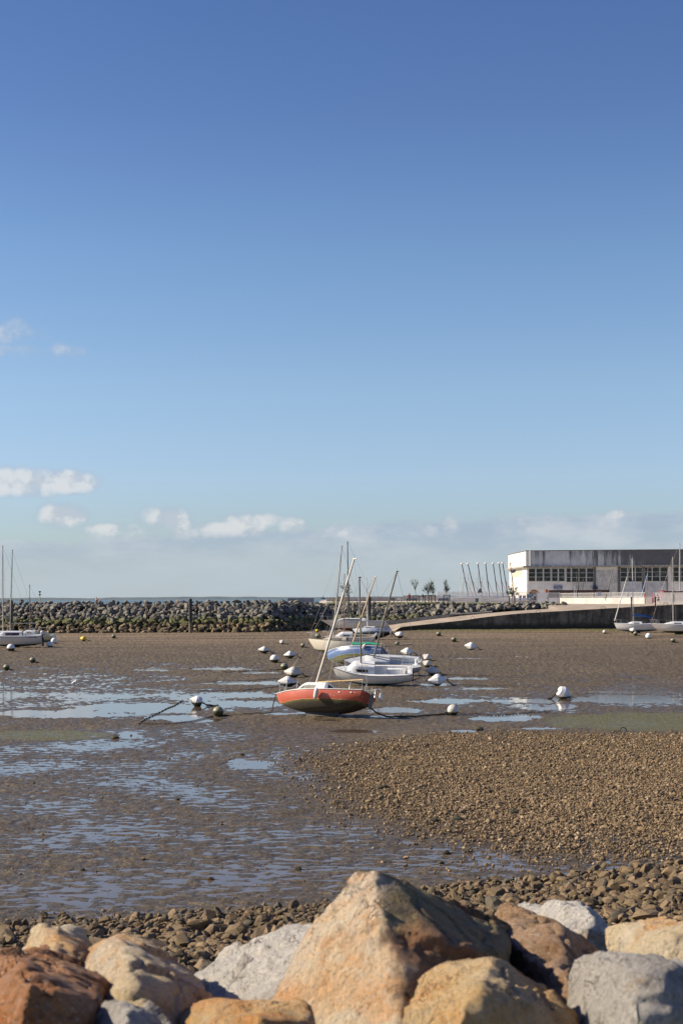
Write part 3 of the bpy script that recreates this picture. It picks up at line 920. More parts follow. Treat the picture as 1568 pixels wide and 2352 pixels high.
rock_obj('orange stained boulder at the bottom edge, right below the peaked boulder', [
    (890, 2352, 3.75), (939, 2264, 4.0), (1034, 2222, 4.15), (1134, 2200, 4.25), (1172, 2210, 4.3), (1262, 2252, 4.3), (1322, 2336, 4.2), (1084, 2302, 3.75), (1050, 2380, 3.6), (1290, 2420, 4.0), (870, 2440, 3.7)], RM['orange'], depth=.5, seed=6)
rock_obj('big block shaped grey boulder in the bottom right corner', [
    (1318, 2360, 3.7), (1322, 2272, 3.8), (1348, 2202, 3.95), (1386, 2187, 4.0), (1484, 2200, 4.05), (1536, 2214, 4.05), (1640, 2212, 4.1), (1640, 2420, 3.8), (1320, 2440, 3.6), (1460, 2250, 3.72)], RM['grey'], depth=.5, seed=7)
rock_obj('orange and white boulder at the right edge above the grey block', [
    (1438, 2180, 5.0), (1484, 2157, 5.1), (1524, 2144, 5.1), (1568, 2122, 5.2), (1640, 2110, 5.2), (1640, 2230, 4.9), (1500, 2215, 4.8), (1450, 2215, 4.8)], RM['warm'], depth=.7, seed=8)
rock_obj('pale grey boulder with a long sloping top just left of the peaked boulder', [
    (438, 2248, 5.3), (500, 2212, 5.5), (600, 2170, 5.6), (740, 2118, 5.8), (800, 2150, 5.6), (640, 2300, 4.9), (500, 2300, 4.9), (470, 2290, 5.0)], RM['pale'], depth=.8, seed=9)
rock_obj('cream and orange boulder with a dark mottled right face, left of centre', [
    (170, 2260, 4.4), (182, 2184, 4.7), (232, 2150, 4.85), (270, 2156, 4.85), (322, 2182, 4.8), (400, 2236, 4.7), (497, 2298, 4.6), (430, 2330, 4.3), (300, 2232, 4.35), (285, 2275, 4.2), (370, 2352, 4.1), (180, 2320, 4.2)], RM['warm'], depth=.6, seed=10)
rock_obj('small yellow and cream boulder at the left, behind the rust coloured one', [
    (24, 2202, 5.0), (60, 2165, 5.1), (98, 2132, 5.2), (126, 2138, 5.2), (192, 2176, 5.1), (180, 2240, 4.8), (60, 2240, 4.7), (130, 2200, 4.8)], RM['warm'], depth=.6, seed=11)
rock_obj('rust brown boulder in the bottom left corner', [
    (-60, 2210, 4.0), (0, 2202, 4.0), (46, 2208, 4.0), (120, 2248, 4.0), (228, 2302, 4.0), (170, 2360, 3.7), (75, 2262, 3.7), (-60, 2420, 3.5), (40, 2352, 3.5)], RM['rust'], depth=.6, seed=12)
rock_obj('rounded light grey boulder at the bottom edge, left of centre', [
    (150, 2360, 3.7), (210, 2312, 3.9), (282, 2276, 4.0), (312, 2286, 4.0), (356, 2320, 4.0), (400, 2360, 3.95), (280, 2330, 3.7), (260, 2440, 3.6)], RM['grey'], depth=.35, seed=13)
rock_obj('low orange brown boulder at the bottom edge below the sloping pale one', [
    (370, 2345, 4.0), (430, 2320, 4.1), (495, 2302, 4.2), (600, 2311, 4.2), (700, 2305, 4.15), (738, 2360, 3.9), (560, 2350, 3.8), (560, 2440, 3.7), (380, 2440, 3.8)], RM['orange'], depth=.35, seed=14)
rock_obj('small dark grey rock wedged in the gap left of the grey block boulder', [
    (1262, 2232, 4.7), (1292, 2218, 4.75), (1322, 2250, 4.7), (1322, 2310, 4.5), (1280, 2300, 4.45), (1262, 2262, 4.5)], RM['brown'], depth=.3, down=.3, seed=15)
rock_obj('mossy dark green rock at the right where the cobble beach begins', [
    (1434, 2178, 9.5), (1450, 2150, 9.7), (1480, 2136, 9.8), (1530, 2122, 9.8), (1545, 2140, 9.6), (1500, 2180, 9.3), (1450, 2190, 9.3)], RM['mossy'], depth=.5, down=.8, seed=16)
rock_obj('dark rounded rock hidden low behind the pale right hand boulder', [
    (1390, 2120, 10.5), (1405, 2112, 10.6), (1425, 2130, 10.6), (1440, 2160, 10.4), (1430, 2185, 10.2), (1395, 2180, 10.2)], RM['mossy'], depth=.5, down=.9, seed=17)

# ================================================================== BOATS
def z_mat(name, top, line, growth, zl, zg, rough=.3, coat=.3, top2=None, stripe=None, stripe_z=None, chips=None, growth2=(0.028, 0.022, 0.015), gn=3.0, fade=.05, boot=None):
    """hull paint above, boot top, then weed and barnacle growth, by height in the boat's own frame"""
    m_, t, b = material(name)
    co = t.coord('Object')
    x, y, z = t.sep(co)
    n_ = t.noise(co, 2.2, 6, .65)
    nf = t.noise(co, 14, 6, .7)
    zz = t.m('ADD', z, t.m('MULTIPLY', t.m('SUBTRACT', n_, .5), fade * 2.2))
    c = top
    c = t.mix(t.m('MULTIPLY', t.step(t.noise(t.mapping(co, (1, 1, .25)), 5, 7, .7), .45, .75), .5), top, top2 or tuple(v * .78 for v in top))
    if chips:
        c = t.mix(t.step(t.noise(co, 7.5, 2, .4), .735, .75), c, chips)
    if stripe is not None:
        d = t.m('ABSOLUTE', t.m('SUBTRACT', z, stripe_z))
        c = t.mix(t.m('SUBTRACT', 1.0, t.step(d, .012, .016)), c, stripe)
    if boot is not None:
        c = t.mix(t.m('SUBTRACT', 1.0, t.step(z, zl + boot[1] - .004, zl + boot[1] + .004)), c, boot[0])
    below = t.m('SUBTRACT', 1.0, t.step(zz, zl - .012, zl + .012))
    c = t.mix(below, c, line)
    g = t.mix(t.step(nf, .4, .62), growth, growth2)
    c = t.mix(t.m('SUBTRACT', 1.0, t.step(t.m('ADD', zz, t.m('MULTIPLY', t.m('SUBTRACT', nf, .5), .12)), zg - .05, zg + .05)), c, g)
    t.l.new(c, b.inputs['Base Color'])
    t.l.new(t.m('ADD', rough, t.m('MULTIPLY', below, .55)), b.inputs['Roughness'])
    b.inputs['Coat Weight'].default_value = coat
    b.inputs['Coat Roughness'].default_value = .25
    h_ = t.m('MULTIPLY', nf, t.m('MULTIPLY', below, 1.0))
    h2 = t.m('ADD', h_, t.m('MULTIPLY', t.noise(co, 3, 3, .5), .04))
    t.l.new(t.bump(h2, .9, .05), b.inputs['Normal'])
    return m_
M_white = simple('white_gelcoat', (0.80, 0.80, 0.78), .35, col2=(0.60, 0.59, 0.55), nscale=3, coat=.2, lo=.45, hi=.8)
M_cream = simple('weathered_cream', (0.52, 0.46, 0.36), .6, col2=(0.30, 0.25, 0.18), nscale=5, lo=.4, hi=.7, bump=.2)
M_greydeck = simple('grey_white_deck', (0.62, 0.64, 0.65), .5, col2=(0.50, 0.52, 0.53), nscale=5, bump=.15)
M_glass = simple('dark_window', (0.02, 0.022, 0.025), .12, spec=.6)
M_cloudyglass = simple('cloudy_window', (0.16, 0.15, 0.12), .4, col2=(0.26, 0.24, 0.20), nscale=6)
M_redglass = simple('dark_red_window', (0.06, 0.012, 0.015), .2)
M_alu = simple('weathered_aluminium', (0.50, 0.47, 0.42), .45, .35, col2=(0.34, 0.31, 0.27), nscale=3, stretch=(3, 3, .5))
M_greymast = simple('grey_mast', (0.27, 0.24, 0.20), .5, .2, col2=(0.17, 0.15, 0.125), nscale=3, stretch=(3, 3, .5))
M_darkmast = simple('dark_mast', (0.045, 0.045, 0.045), .45, .3, col2=(0.07, 0.07, 0.065), nscale=3)
M_wood = simple('varnished_wood', (0.60, 0.42, 0.20), .42, col2=(0.46, 0.30, 0.13), nscale=4, stretch=(3, 3, .4), coat=.15)
M_paleWood = simple('pale_mast', (0.56, 0.50, 0.41), .42, col2=(0.44, 0.38, 0.29), nscale=4, stretch=(3, 3, .4))
M_redmast = simple('rusty_mast', (0.20, 0.10, 0.08), .6, col2=(0.30, 0.17, 0.13), nscale=4)
M_whitemast = simple('white_mast', (0.74, 0.73, 0.70), .35, col2=(0.6, 0.58, 0.54), nscale=4)
M_steel = simple('stainless_rail', (0.62, 0.62, 0.60), .28, .7)
M_wire = simple('stay_wire', (0.22, 0.21, 0.19), .5, .5)
M_paleWire = simple('pale_stay_rope', (0.55, 0.52, 0.45), .7)
M_black = simple('black_rubber', (0.018, 0.018, 0.018), .6, col2=(0.04, 0.04, 0.04), nscale=8)
M_trim = simple('dark_strake', (0.06, 0.045, 0.035), .6)
M_whitetrim = simple('white_strake', (0.66, 0.65, 0.62), .5, col2=(0.5, 0.47, 0.42), nscale=9)
M_rope = simple('green_brown_rope', (0.10, 0.09, 0.05), .95, col2=(0.055, 0.05, 0.02), nscale=20, bump=.6)
M_ropeTan = simple('tan_rope', (0.34, 0.26, 0.14), .9, col2=(0.22, 0.17, 0.09), nscale=20)
M_chain = simple('rusted_weedy_chain', (0.035, 0.028, 0.02), .9, col2=(0.075, 0.05, 0.03), nscale=12)
M_greencloth = simple('green_sail_cover', (0.0, 0.22, 0.13), .8, col2=(0.0, 0.30, 0.19), nscale=4, bump=.5, bscale=9)
M_bluecloth = simple('blue_sail_cover', (0.01, 0.06, 0.20), .8, col2=(0.015, 0.10, 0.30), nscale=4, bump=.5, bscale=9)
M_dark = simple('dark_opening', (0.02, 0.018, 0.017), .8)
M_fender = simple('white_fender', (0.76, 0.74, 0.70), .45, col2=(0.58, 0.55, 0.50), nscale=9)
M_motor = simple('outboard_cowl', (0.55, 0.57, 0.60), .35, col2=(0.42, 0.44, 0.47), nscale=6)

def sgn(v): return 1 if v >= 0 else -1
class Hull:
    def __init__(s, L, B, fb, d, stern=.8, rake=.35, trake=.1, bowup=.35, fine=2.2, deadrise=0.0, maxs=.42):
        s.L, s.B, s.fb, s.d, s.stern, s.rake, s.trake, s.bowup, s.fine, s.maxs = L, B, fb, d, stern, rake, trake, bowup, fine, maxs
        s.dead = deadrise
    def beam(s, u):
        m = s.maxs
        if u > m:
            f = 1 - ((u - m) / (1 - m)) ** s.fine
        else:
            f = 1 - (1 - s.stern) * ((m - u) / m) ** 2
        return max(s.B / 2 * f, .012)
    def keel(s, u):
        if u > .45: return s.d * 1.12 * ((u - .45) / .55) ** 2.5
        return s.d * .85 * ((.42 - u) / .42) ** 2 if u < .42 else 0
    def sheer(s, u):
        return s.d + s.fb * (1 + s.bowup * (max(0, u - .35) / .65) ** 2 + .05 * (max(0, .35 - u) / .35) ** 2)
    def pt(s, u, t_, side=1):
        b_, k_, h_ = s.beam(u), s.keel(u), s.sheer(u)
        a = t_ * math.pi / 2
        y = b_ * math.sin(a) ** (.72 + .8 * u ** 4)
        q = 1 - math.cos(a) ** 1.15
        z = k_ + (h_ - k_) * (q * (1 - s.dead) + s.dead * t_)
        fr = (z - k_) / max(h_ - k_, 1e-6)
        x = s.L * (u - .5)
        x += s.rake * (fr - 1) * smooth(u, .55, 1.0) * 1.0
        x += s.trake * (fr - 1) * -1 * float(1 - smooth(u, 0, .25))
        return Vector((x, side * y, z))
    def x(s, u): return s.L * (u - .5)
    def u(s, x): return x / s.L + .5
    def build(s, mat, root, nu=34, nt=12):
        rows = []
        for i in range(nu + 1):
            u = i / nu
            rows.append([s.pt(u, abs(j) / nt, sgn(j)) for j in range(-nt, nt + 1)])
        m = MB().grid(rows)
        st = rows[0]
        m.add(st, [tuple(range(len(st)))])
        m.add(rows[-1], [tuple(range(len(rows[-1])))[::-1]])
        o = m.build('hull', mat, root, sm=40)
        return o
    def deck_z(s, u, y, rec=None):
        b_ = s.beam(u)
        z = s.sheer(u) - .015 + .07 * (1 - (y / b_) ** 2) * min(1, b_)
        if rec and rec[0] < u < rec[1] and abs(y) < rec[3](u):
            z = s.sheer(u) - rec[2]
        return z
    def deck(s, mat, root, rec=None, name='deck'):
        """rec = (u0, u1, depth, halfwidth fraction): sunken cockpit with real walls"""
        us = [i / 44 for i in range(45)]
        if rec:
            hw = lambda u: rec[3] * s.beam(max(u, rec[0]))
            us += [rec[0], rec[0] + 1e-3, rec[1] - 1e-3, rec[1]]
        us = sorted(us)
        rows = []
        for u in us:
            b_ = s.beam(u) - .012
            if b_ < .01: b_ = .01
            if rec:
                f = rec[3]
                ys = [-1, -.8, -f - .0, -f + .004, -f * .5, 0, f * .5, f - .004, f, .8, 1]
            else:
                ys = [-1, -.8, -.6, -.4, -.2, 0, .2, .4, .6, .8, 1]
            row = []
            for q in ys:
                y = q * b_
                z = s.sheer(u) - .012 + .06 * (1 - q * q) * min(1, b_ * 1.5)
                if rec and rec[0] < u < rec[1] and abs(q) < rec[3] - .001:
                    z = s.sheer(u) - rec[2]
                x = s.L * (u - .5)
                row.append((x, y, z))
            rows.append(row)
        return MB().grid(rows).build(name, mat, root, sm=35)
    def strake(s, mat, root, r=.028):
        for side in (1, -1):
            p = [s.pt(i / 26, 1, side) + Vector((0, side * .008, .005)) for i in range(27)]
            MB().tube(p, r, 6).build('rubbing_strake', mat, root, sm=50)
class Cabin:
    def __init__(s, hull, u0, u1, h, wf=.64, front=.35, tumble=.84, crown=.5, aft=.05):
        s.H, s.u0, s.u1, s.h, s.wf, s.front, s.tumble, s.crown, s.aft = hull, u0, u1, h, wf, front, tumble, crown, aft
    def hgt(s, u):
        q = (s.u1 - u) / ((s.u1 - s.u0) * s.front)
        return s.h * float(smooth(q, -.02, 1.0)) + .01
    def half(s, u):
        b_ = s.H.beam(u)
        return min(s.wf * s.H.B / 2, max(b_ - .20, b_ * .55))
    def side(s, u, f, sd=1, out=0):
        w0 = s.half(u); w1 = w0 * s.tumble
        hh = s.hgt(u)
        zb = s.H.sheer(u) - .03
        y = (w0 + (w1 - w0) * f) + out
        return Vector((s.H.x(u) , sd * y, zb + hh * .82 * f))
    def build(s, mat, root, nu=20):
        rows = []
        for i in range(nu + 1):
            u = s.u0 + (s.u1 - s.u0) * i / nu
            hh = s.hgt(u); w1 = s.half(u) * s.tumble; zb = s.H.sheer(u) - .03
            half = [s.side(u, 0), s.side(u, .5), s.side(u, .93), Vector((s.H.x(u), w1 * .93, zb + hh * .90)), Vector((s.H.x(u), w1 * s.crown, zb + hh * .975)), Vector((s.H.x(u), 0, zb + hh))]
            rows.append([Vector((p.x, -p.y, p.z)) for p in half] + half[:-1][::-1])
        m = MB().grid(rows)
        m.add(rows[0], [tuple(range(len(rows[0])))])
        return m.build('cabin', mat, root, sm=32)
    def window(s, ua, ub, f0, f1, mat, root, skew=0.0, frame=None):
        for sd in (1, -1):
            n = 5
            rows = []
            for k_ in range(n + 1):
                u = ua + (ub - ua) * k_ / n
                rows.append([s.side(u - skew * (1 - 1), f0 + (f1 - f0) * 0, sd, .012), s.side(u + skew * 1, f1, sd, .012)])
            par = root
            if frame:
                fr = []
                e = (ub - ua) * .07; ef = (f1 - f0) * .18
                for k_ in range(n + 1):
                    u = ua - e + (ub - ua + 2 * e) * k_ / n
                    fr.append([s.side(u, f0 - ef, sd, .006), s.side(u + skew, f1 + ef, sd, .006)])
                par = MB().grid(fr).build('window', frame, root)
                MB().grid(rows).build('pane', mat, par)
            else:
                MB().grid(rows).build('window', mat, root)
def keel_fin(u0, u1, depth, H_, mat, root, name='keel', y=0, splay=0, w=.09, rakeb=.15):
    rows = []
    n = 10
    for zf in (0, .5, 1):
        row = []
        a, b_ = H_.x(u0) + rakeb * zf * .3, H_.x(u1) - rakeb * zf
        for i in range(n * 2):
            tt = i / n
            if tt <= 1:
                xx = a + (b_ - a) * tt; yy = w * math.sin(math.pi * min(max(tt, .02), .98)) ** .6
            else:
                xx = b_ - (b_ - a) * (tt - 1); yy = -w * math.sin(math.pi * min(max(tt - 1, .02), .98)) ** .6
            row.append((xx, y + splay * zf + yy, .12 - (depth + .12) * zf))
        rows.append(row)
    m = MB().grid(rows, close=True)
    m.add(rows[-1], [tuple(range(2 * n))])
    return m.build(name, mat, root, sm=50)
def rails(H_, root, bow=True, stern=True, mat=None, stan=(), h=.55, wire=True, bs=.16):
    mat = mat or M_steel
    tops = {}
    if bow:
        for side in (1, -1):
            u1 = 1 - bs
            a = H_.pt(u1, 1, side) + Vector((0, -side * .04, 0))
            t_ = a + Vector((.05, 0, h))
            tip = H_.pt(1, 1, side) + Vector((.12, side * .02, h * 1.02))
            mid = (t_ + tip) / 2 + Vector((.1, side * .03, .02))
            m = MB().tube([a, t_, mid, tip], .014, 6)
            m.tube([mid, H_.pt(1 - bs * .4, 1, side)], .012, 6)
            m.tube([tip, Vector((tip.x, -tip.y, tip.z))], .014, 6)
            m.build('pulpit', mat, root, sm=50)
            tops[side] = t_
    if stern:
        for side in (1, -1):
            a = H_.pt(.13, 1, side) + Vector((0, -side * .05, 0)); b_ = H_.pt(.01, 1, side) + Vector((.02, -side * .08, 0))
            t1, t2 = a + Vector((-.05, 0, h)), b_ + Vector((0, 0, h))
            m = MB().tube([a, t1, t2, b_], .014, 6).tube([t2, Vector((t2.x, t2.y * .45, t2.z)), Vector((b_.x, b_.y * .45, b_.z))], .014, 6)
            m.build('stern_rail', mat, root, sm=50)
            if wire and bow:
                pts = [t1]
                for u in stan:
                    s0 = H_.pt(u, 1, side) + Vector((0, -side * .05, 0))
                    MB().tube([s0, s0 + Vector((0, 0, h))], .011, 6).build('stanchion', mat, root)
                    pts.append(s0 + Vector((0, 0, h)))
                pts.append(tops[side])
                pts.sort(key=lambda p: p.x)
                MB().tube(pts, .006, 4).build('guard_wire', M_wire, root)
def outboard(root, p, mat=None, tilt=0.0, s=1.0):
    M_ = Euler((0, tilt, 0)).to_matrix()
    p = Vector(p)
    def q(x, y, z): return p + M_ @ Vector((x * s, y * s, z * s))
    cowl = MB()
    rows = []
    for (z, w_, l_) in ((.0, .10, .14), (.08, .13, .20), (.22, .13, .21), (.32, .11, .18), (.36, .06, .10)):
        rows.append([q(l_ * math.cos(a) - .05, w_ * math.sin(a), z) for a in [2 * math.pi * i / 10 for i in range(10)]])
    cowl.grid(rows, close=True); cowl.add(rows[-1], [tuple(range(10))])
    mo = cowl.build('outboard_motor', mat or M_motor, root, sm=50)
    leg = MB().box(q(-.02, 0, -.35), (.10 * s, .06 * s, .75 * s), M_).box(q(-.06, 0, -.52), (.28 * s, .12 * s, .02), M_)
    leg.tube([q(-.18, 0, -.68), q(.14, 0, -.68)], [.05 * s, .03 * s], 8)
    for k_ in range(3):
        a = k_ * 2.09
        leg.add([q(-.2, .02, -.68), q(-.2, .13 * math.cos(a), -.68 + .13 * math.sin(a)), q(-.22, .13 * math.cos(a + .6), -.68 + .13 * math.sin(a + .6))], [(0, 1, 2)])
    leg.build('motor_leg', M_black, mo)
def rig(H_, root, u, h, r, mat, rake=0.0, spread=.55, stays=True, deckz=None, wire=M_wire, boom=None, boommat=None, boomh=.9, boomang=0.0, sway=0.0, jib=None, fork=True):
    """mast with its fittings, stays and boom; rake leans it aft"""
    x0 = H_.x(u); z0 = deckz if deckz is not None else H_.sheer(u)
    foot = Vector((x0, 0, z0)); topp = foot + Vector((-math.sin(rake) * h, 0, math.cos(rake) * h))
    N = 8
    pts = [foot.lerp(topp, i / N) for i in range(N + 1)]
    mast = MB().tube(pts, [r * (1 - .28 * (i / N) ** 2) for i in range(N + 1)], 10).build('mast', mat, root, sm=60)
    if fork:
        MB().box(topp + Vector((-.04, 0, .02)), (.22, .05, .07)).tube([topp, topp + Vector((0, 0, .3))], .006, 4).build('masthead_fitting', M_alu, mast)
    if spread:
        sp = foot.lerp(topp, spread)
        w_ = H_.beam(u) * .72
        for sd in (1, -1):
            MB().tube([sp, sp + Vector((-.05, sd * w_, .02))], .015, 6).build('spreader', mat, mast)
    if stays:
        def stay(a, b_, nm='stay', rr=.009):
            MB().tube([a, b_], rr, 4).build(nm, wire, root)
        stay(topp, H_.pt(.985, 1, 1) * 1.0 - Vector((0, H_.pt(.985, 1, 1).y, 0)))
        stay(topp, Vector((H_.x(.01), 0, H_.sheer(0))))
        for sd in (1, -1):
            ch = H_.pt(u - .02, 1, sd)
            if spread:
                mid = sp + Vector((-.05, sd * w_, .02))
                MB().tube([topp, mid, ch], .009, 4).build('shroud', wire, root)
                stay(sp, H_.pt(u + .03, 1, sd), 'shroud')
            else:
                stay(foot.lerp(topp, .85), ch, 'shroud')
    if boom:
        bz = foot.lerp(topp, boomh / h)
        d = Vector((-math.cos(boomang), math.sin(sway), math.sin(boomang)))
        d.normalize()
        MB().tube([bz, bz + d * boom], .045, 8).build('boom', boommat or mat, root, sm=60)
        return foot, topp, bz, bz + d * boom
    return foot, topp, None, None
def settle(root, px, Y, sink=.05, px_ref='hull'):
    """rest the boat on the mud: lowest point a little under the surface; centre column at px"""
    bpy.context.view_layer.update()
    x0 = at(px, 1500, Y).x
    root.location = (x0, Y, 0)
    bpy.context.view_layer.update()
    zmin = 1e9
    for ch in root.children:
        if ch.type == 'MESH' and ch.name.split('.')[0] in ('hull', 'keel', 'bilge_keel'):
            for v in ch.data.vertices:
                zmin = min(zmin, (ch.matrix_world @ v.co).z)
    g = float(ground_h(np.array([x0]), np.array([Y]))[0])
    root.location.z = g - sink - zmin
    bpy.context.view_layer.update()
def show(root, H_, nm, mtop=None):
    M_ = root.matrix_world
    f = lambda p: '(%.0f,%.0f)' % proj(M_ @ p)
    print('BOAT', nm, 'bow', f(H_.pt(1, 1)), 'stern', f(H_.pt(0, 1, 1)), f(H_.pt(0, 1, -1)), 'mid', f(H_.pt(.45, 1, 1)), 'keelmid', f(H_.pt(.45, 0)), 'mast', f(mtop[0]) if mtop else '', f(mtop[1]) if mtop else '')
def text_mesh(name, s_, size, mat, parent, loc, rot, ext=.004, italic=0.0, align='CENTER'):
    cu = bpy.data.curves.new(name, 'FONT')
    cu.body = s_; cu.size = size; cu.extrude = ext; cu.align_x = align; cu.align_y = 'CENTER'; cu.shear = italic
    cu.resolution_u = 2
    o = bpy.data.objects.new(name, cu); COL.objects.link(o)
    dg = bpy.context.evaluated_depsgraph_get()
    me = bpy.data.meshes.new_from_object(o.evaluated_get(dg))
    bpy.data.objects.remove(o)
    me.materials.clear(); me.materials.append(mat)
    o2 = bpy.data.objects.new(name, me); COL.objects.link(o2)
    o2.location = loc; o2.rotation_euler = rot
    o2.parent = parent
    return o2
R = math.radians
def boat_root(name, label, yaw, heel, pitch, group=None):
    r = empty(name, (0, 0, 0), (R(heel), R(-pitch), R(yaw)))
    tag(r, label, 'sailboat' if name != 'motor_boat' else 'boat', group)
    return r
def hatch(C, root, mat=M_dark, w_=.26):
    u = C.u0
    zb = C.H.sheer(u) - .03
    x = C.H.x(u) - .006
    MB().slab([(x, -w_, zb + .02), (x, w_, zb + .02), (x, w_, zb + C.h * .85), (x, -w_, zb + C.h * .85)], -.01).build('companionway', mat, root)
def fender(root, p, label, L_=.5, r=.11, rot=(0, 0, 0)):
    w_ = root.matrix_world @ Vector(p)
    o = MB().lathe([(.02, L_ / 2 + .06), (.04, L_ / 2 + .02), (r * .8, L_ / 2 - .04), (r, L_ / 2 - .12), (r, -L_ / 2 + .12), (r * .8, -L_ / 2 + .04), (.04, -L_ / 2), (.0, -L_ / 2 - .02)], n=14).build('fender', M_fender, None, sm=50)
    o.location = w_; o.rotation_euler = rot
    tag(o, label, 'fender')
    return o

# --- 1 red boat, nearest
r1 = boat_root('red_sailboat', 'red hulled sailing boat with white deck, heeled over on the mud, nearest of the row', 152, 20, -1.2)
h1 = Hull(5.6, 2.15, .54, .48, stern=.78, rake=.28, trake=.25, bowup=.03, fine=2.3)
m_red = z_mat('red_hull_paint', (0.48, 0.10, 0.055), (0.095, 0.09, 0.018), (0.062, 0.050, 0.030), .52, .42, rough=.32, coat=.35, top2=(0.48, 0.15, 0.10), fade=.06, chips=(0.6, 0.5, 0.42))
h1.build(m_red, r1)
h1.deck(M_white, r1, rec=(.07, .42, .42, .62))
keel_fin(.28, .66, .22, h1, m_red, r1, w=.16)
h1.strake(M_whitetrim, r1, .03)
c1_ = Cabin(h1, .42, .80, .60, wf=.66, front=.5, tumble=.8)
c1_.build(M_white, r1); c1_.window(.53, .70, .22, .75, M_cloudyglass, r1, skew=-.012, frame=M_whitetrim); hatch(c1_, r1)
t1 = rig(h1, r1, .58, 7.25, .062, M_paleWood, rake=R(9.5), spread=0, stays=True, deckz=h1.sheer(.58) + .52, boom=2.75, boommat=M_wood, boomh=.16, boomang=R(3), wire=M_paleWire)
rails(h1, r1, True, True, stan=(), wire=False, h=.48)
for u in (.36, .70):
    p_ = h1.pt(u, 1, 1) + Vector((0, -.05, 0))
    MB().tube([p_, p_ + Vector((-.02, .0, .5))], .014, 6).build('stanchion', M_steel, r1)
M_weather = simple('weathered_ply', (0.12, 0.12, 0.12), .8, col2=(0.2, 0.2, 0.19), nscale=6)
MB().box((h1.x(0) - .16, 0, .68), (.06, .30, .85)).build('rudder', M_weather, r1)
MB().tube([(h1.x(0) - .05, -.35, 1.16), (h1.x(0) - .05, -.35, 1.42), (h1.x(0) - .45, -.35, 1.44), (h1.x(0) - .5, -.35, 1.14)], .016, 6).box((h1.x(0) - .52, -.35, 1.02), (.06, .3, .32)).build('motor_bracket', M_steel, r1)
settle(r1, 732, 75, .08); show(r1, h1, 'red', t1)
tm = text_mesh('boat_name', 'SIMEUR', .15, M_whitetrim, r1, (h1.x(0) + .16, .42, 1.0), (R(90), 0, R(-90)), italic=.2)
tm2 = text_mesh('port_letters', 'LR', .14, M_whitetrim, r1, (h1.x(0) + .10, .55, .80), (R(90), 0, R(-90)))
MB().lathe([(.0, .01), (.045, .008), (.05, -.01)], M=Matrix.Translation(h1.pt(.10, .86, 1)) @ Euler((R(-80), 0, 0)).to_matrix().to_4x4(), n=10).lathe([(.0, .01), (.045, .008), (.05, -.01)], M=Matrix.Translation(h1.pt(.22, .87, 1)) @ Euler((R(-80), 0, 0)).to_matrix().to_4x4(), n=10).lathe([(.0, .01), (.035, .008), (.04, -.01)], M=Matrix.Translation(h1.pt(.93, .93, 1)) @ Euler((R(-80), 0, R(20))).to_matrix().to_4x4(), n=10).build('hull_patch', M_whitetrim, r1)
fender(r1, h1.pt(.44, 1, 1) + Vector((.0, .14, -.30)), 'white sausage fender hanging on the side of the red boat', .55, .12, (R(12), R(9), 0))

# --- 2 white day boat
r2 = boat_root('white_day_sailboat', 'white day boat with green bottom and open cockpit, directly behind the red boat', 177, -20, 0)
h2 = Hull(5.65, 2.15, .66, .36, stern=.86, rake=.30, trake=.05, bowup=.40, fine=2.3)
m_w2 = z_mat('white_hull_green_bottom', (0.78, 0.76, 0.73), (0.0, 0.085, 0.065), (0.03, 0.05, 0.035), .36, .12, rough=.35, coat=.15, top2=(0.5, 0.47, 0.43), growth2=(0.01, 0.06, 0.045), fade=.03)
h2.build(m_w2, r2); h2.deck(M_white, r2, rec=(.06, .47, .50, .74)); h2.strake(M_trim, r2, .022)
c2_ = Cabin(h2, .47, .84, .56, wf=.66, front=.36, tumble=.80); c2_.build(M_white, r2)
c2_.window(.55, .69, .28, .66, M_glass, r2, skew=.008, frame=M_whitetrim); hatch(c2_, r2)
keel_fin(.3, .62, .10, h2, m_w2, r2, w=.12)
for sd in (1, -1):
    MB().box((h2.x(.2), sd * .62, h2.sheer(.2) - .30), (1.3, .34, .36)).build('cockpit_bench', M_white, r2)
MB().tube([c2_.side(.60, 1, 1, 0) + Vector((-.3, -.1, .09)), c2_.side(.60, 1, 1, 0) + Vector((.55, -.1, .08))], .012, 5).build('grab_rail', M_wood, r2)
t2 = rig(h2, r2, .64, 6.45, .065, M_greymast, rake=R(0), spread=0, stays=True, deckz=h2.sheer(.64) + .50, boom=2.9, boommat=M_alu, boomh=.75, boomang=R(-5), sway=R(14))
rails(h2, r2, True, True, wire=False, h=.5)
settle(r2, 855, 101.5, .06); show(r2, h2, 'white2', t2)
MB().box((h2.x(0) - .06, 0, .55), (.05, .3, .8)).build('rudder', M_trim, r2)

# --- 3 grey white boat heeled to the viewer
r3 = boat_root('grey_white_sailboat', 'grey white sailing boat tipped towards the viewer, mast leaning right, behind the white day boat', 185, -29, .5)
h3 = Hull(6.25, 2.4, .66, .45, stern=.66, rake=.45, trake=.15, bowup=.30, fine=2.1)
m_w3 = z_mat('grey_white_hull_red_bottom', (0.58, 0.60, 0.61), (0.09, 0.022, 0.016), (0.10, 0.025, 0.02), .48, .25, top2=(0.46, 0.47, 0.48), growth2=(0.05, 0.03, 0.02), fade=.03)
h3.build(m_w3, r3); h3.deck(M_greydeck, r3, rec=(.06, .40, .38, .60)); h3.strake(M_trim, r3, .022)
c3_ = Cabin(h3, .40, .82, .44, wf=.62, front=.5, tumble=.8); c3_.build(M_greydeck, r3)
c3_.window(.46, .62, .25, .70, M_glass, r3, skew=.008, frame=M_whitetrim); hatch(c3_, r3)
keel_fin(.32, .62, .2, h3, m_w3, r3, w=.12)
t3 = rig(h3, r3, .60, 7.85, .075, M_greymast, rake=R(10), spread=0, stays=True, deckz=h3.sheer(.60) + .42, boom=2.9, boommat=M_greymast, boomh=.95, boomang=R(8), sway=R(4))
rails(h3, r3, True, True, wire=True, h=.55, stan=(.3, .5, .68))
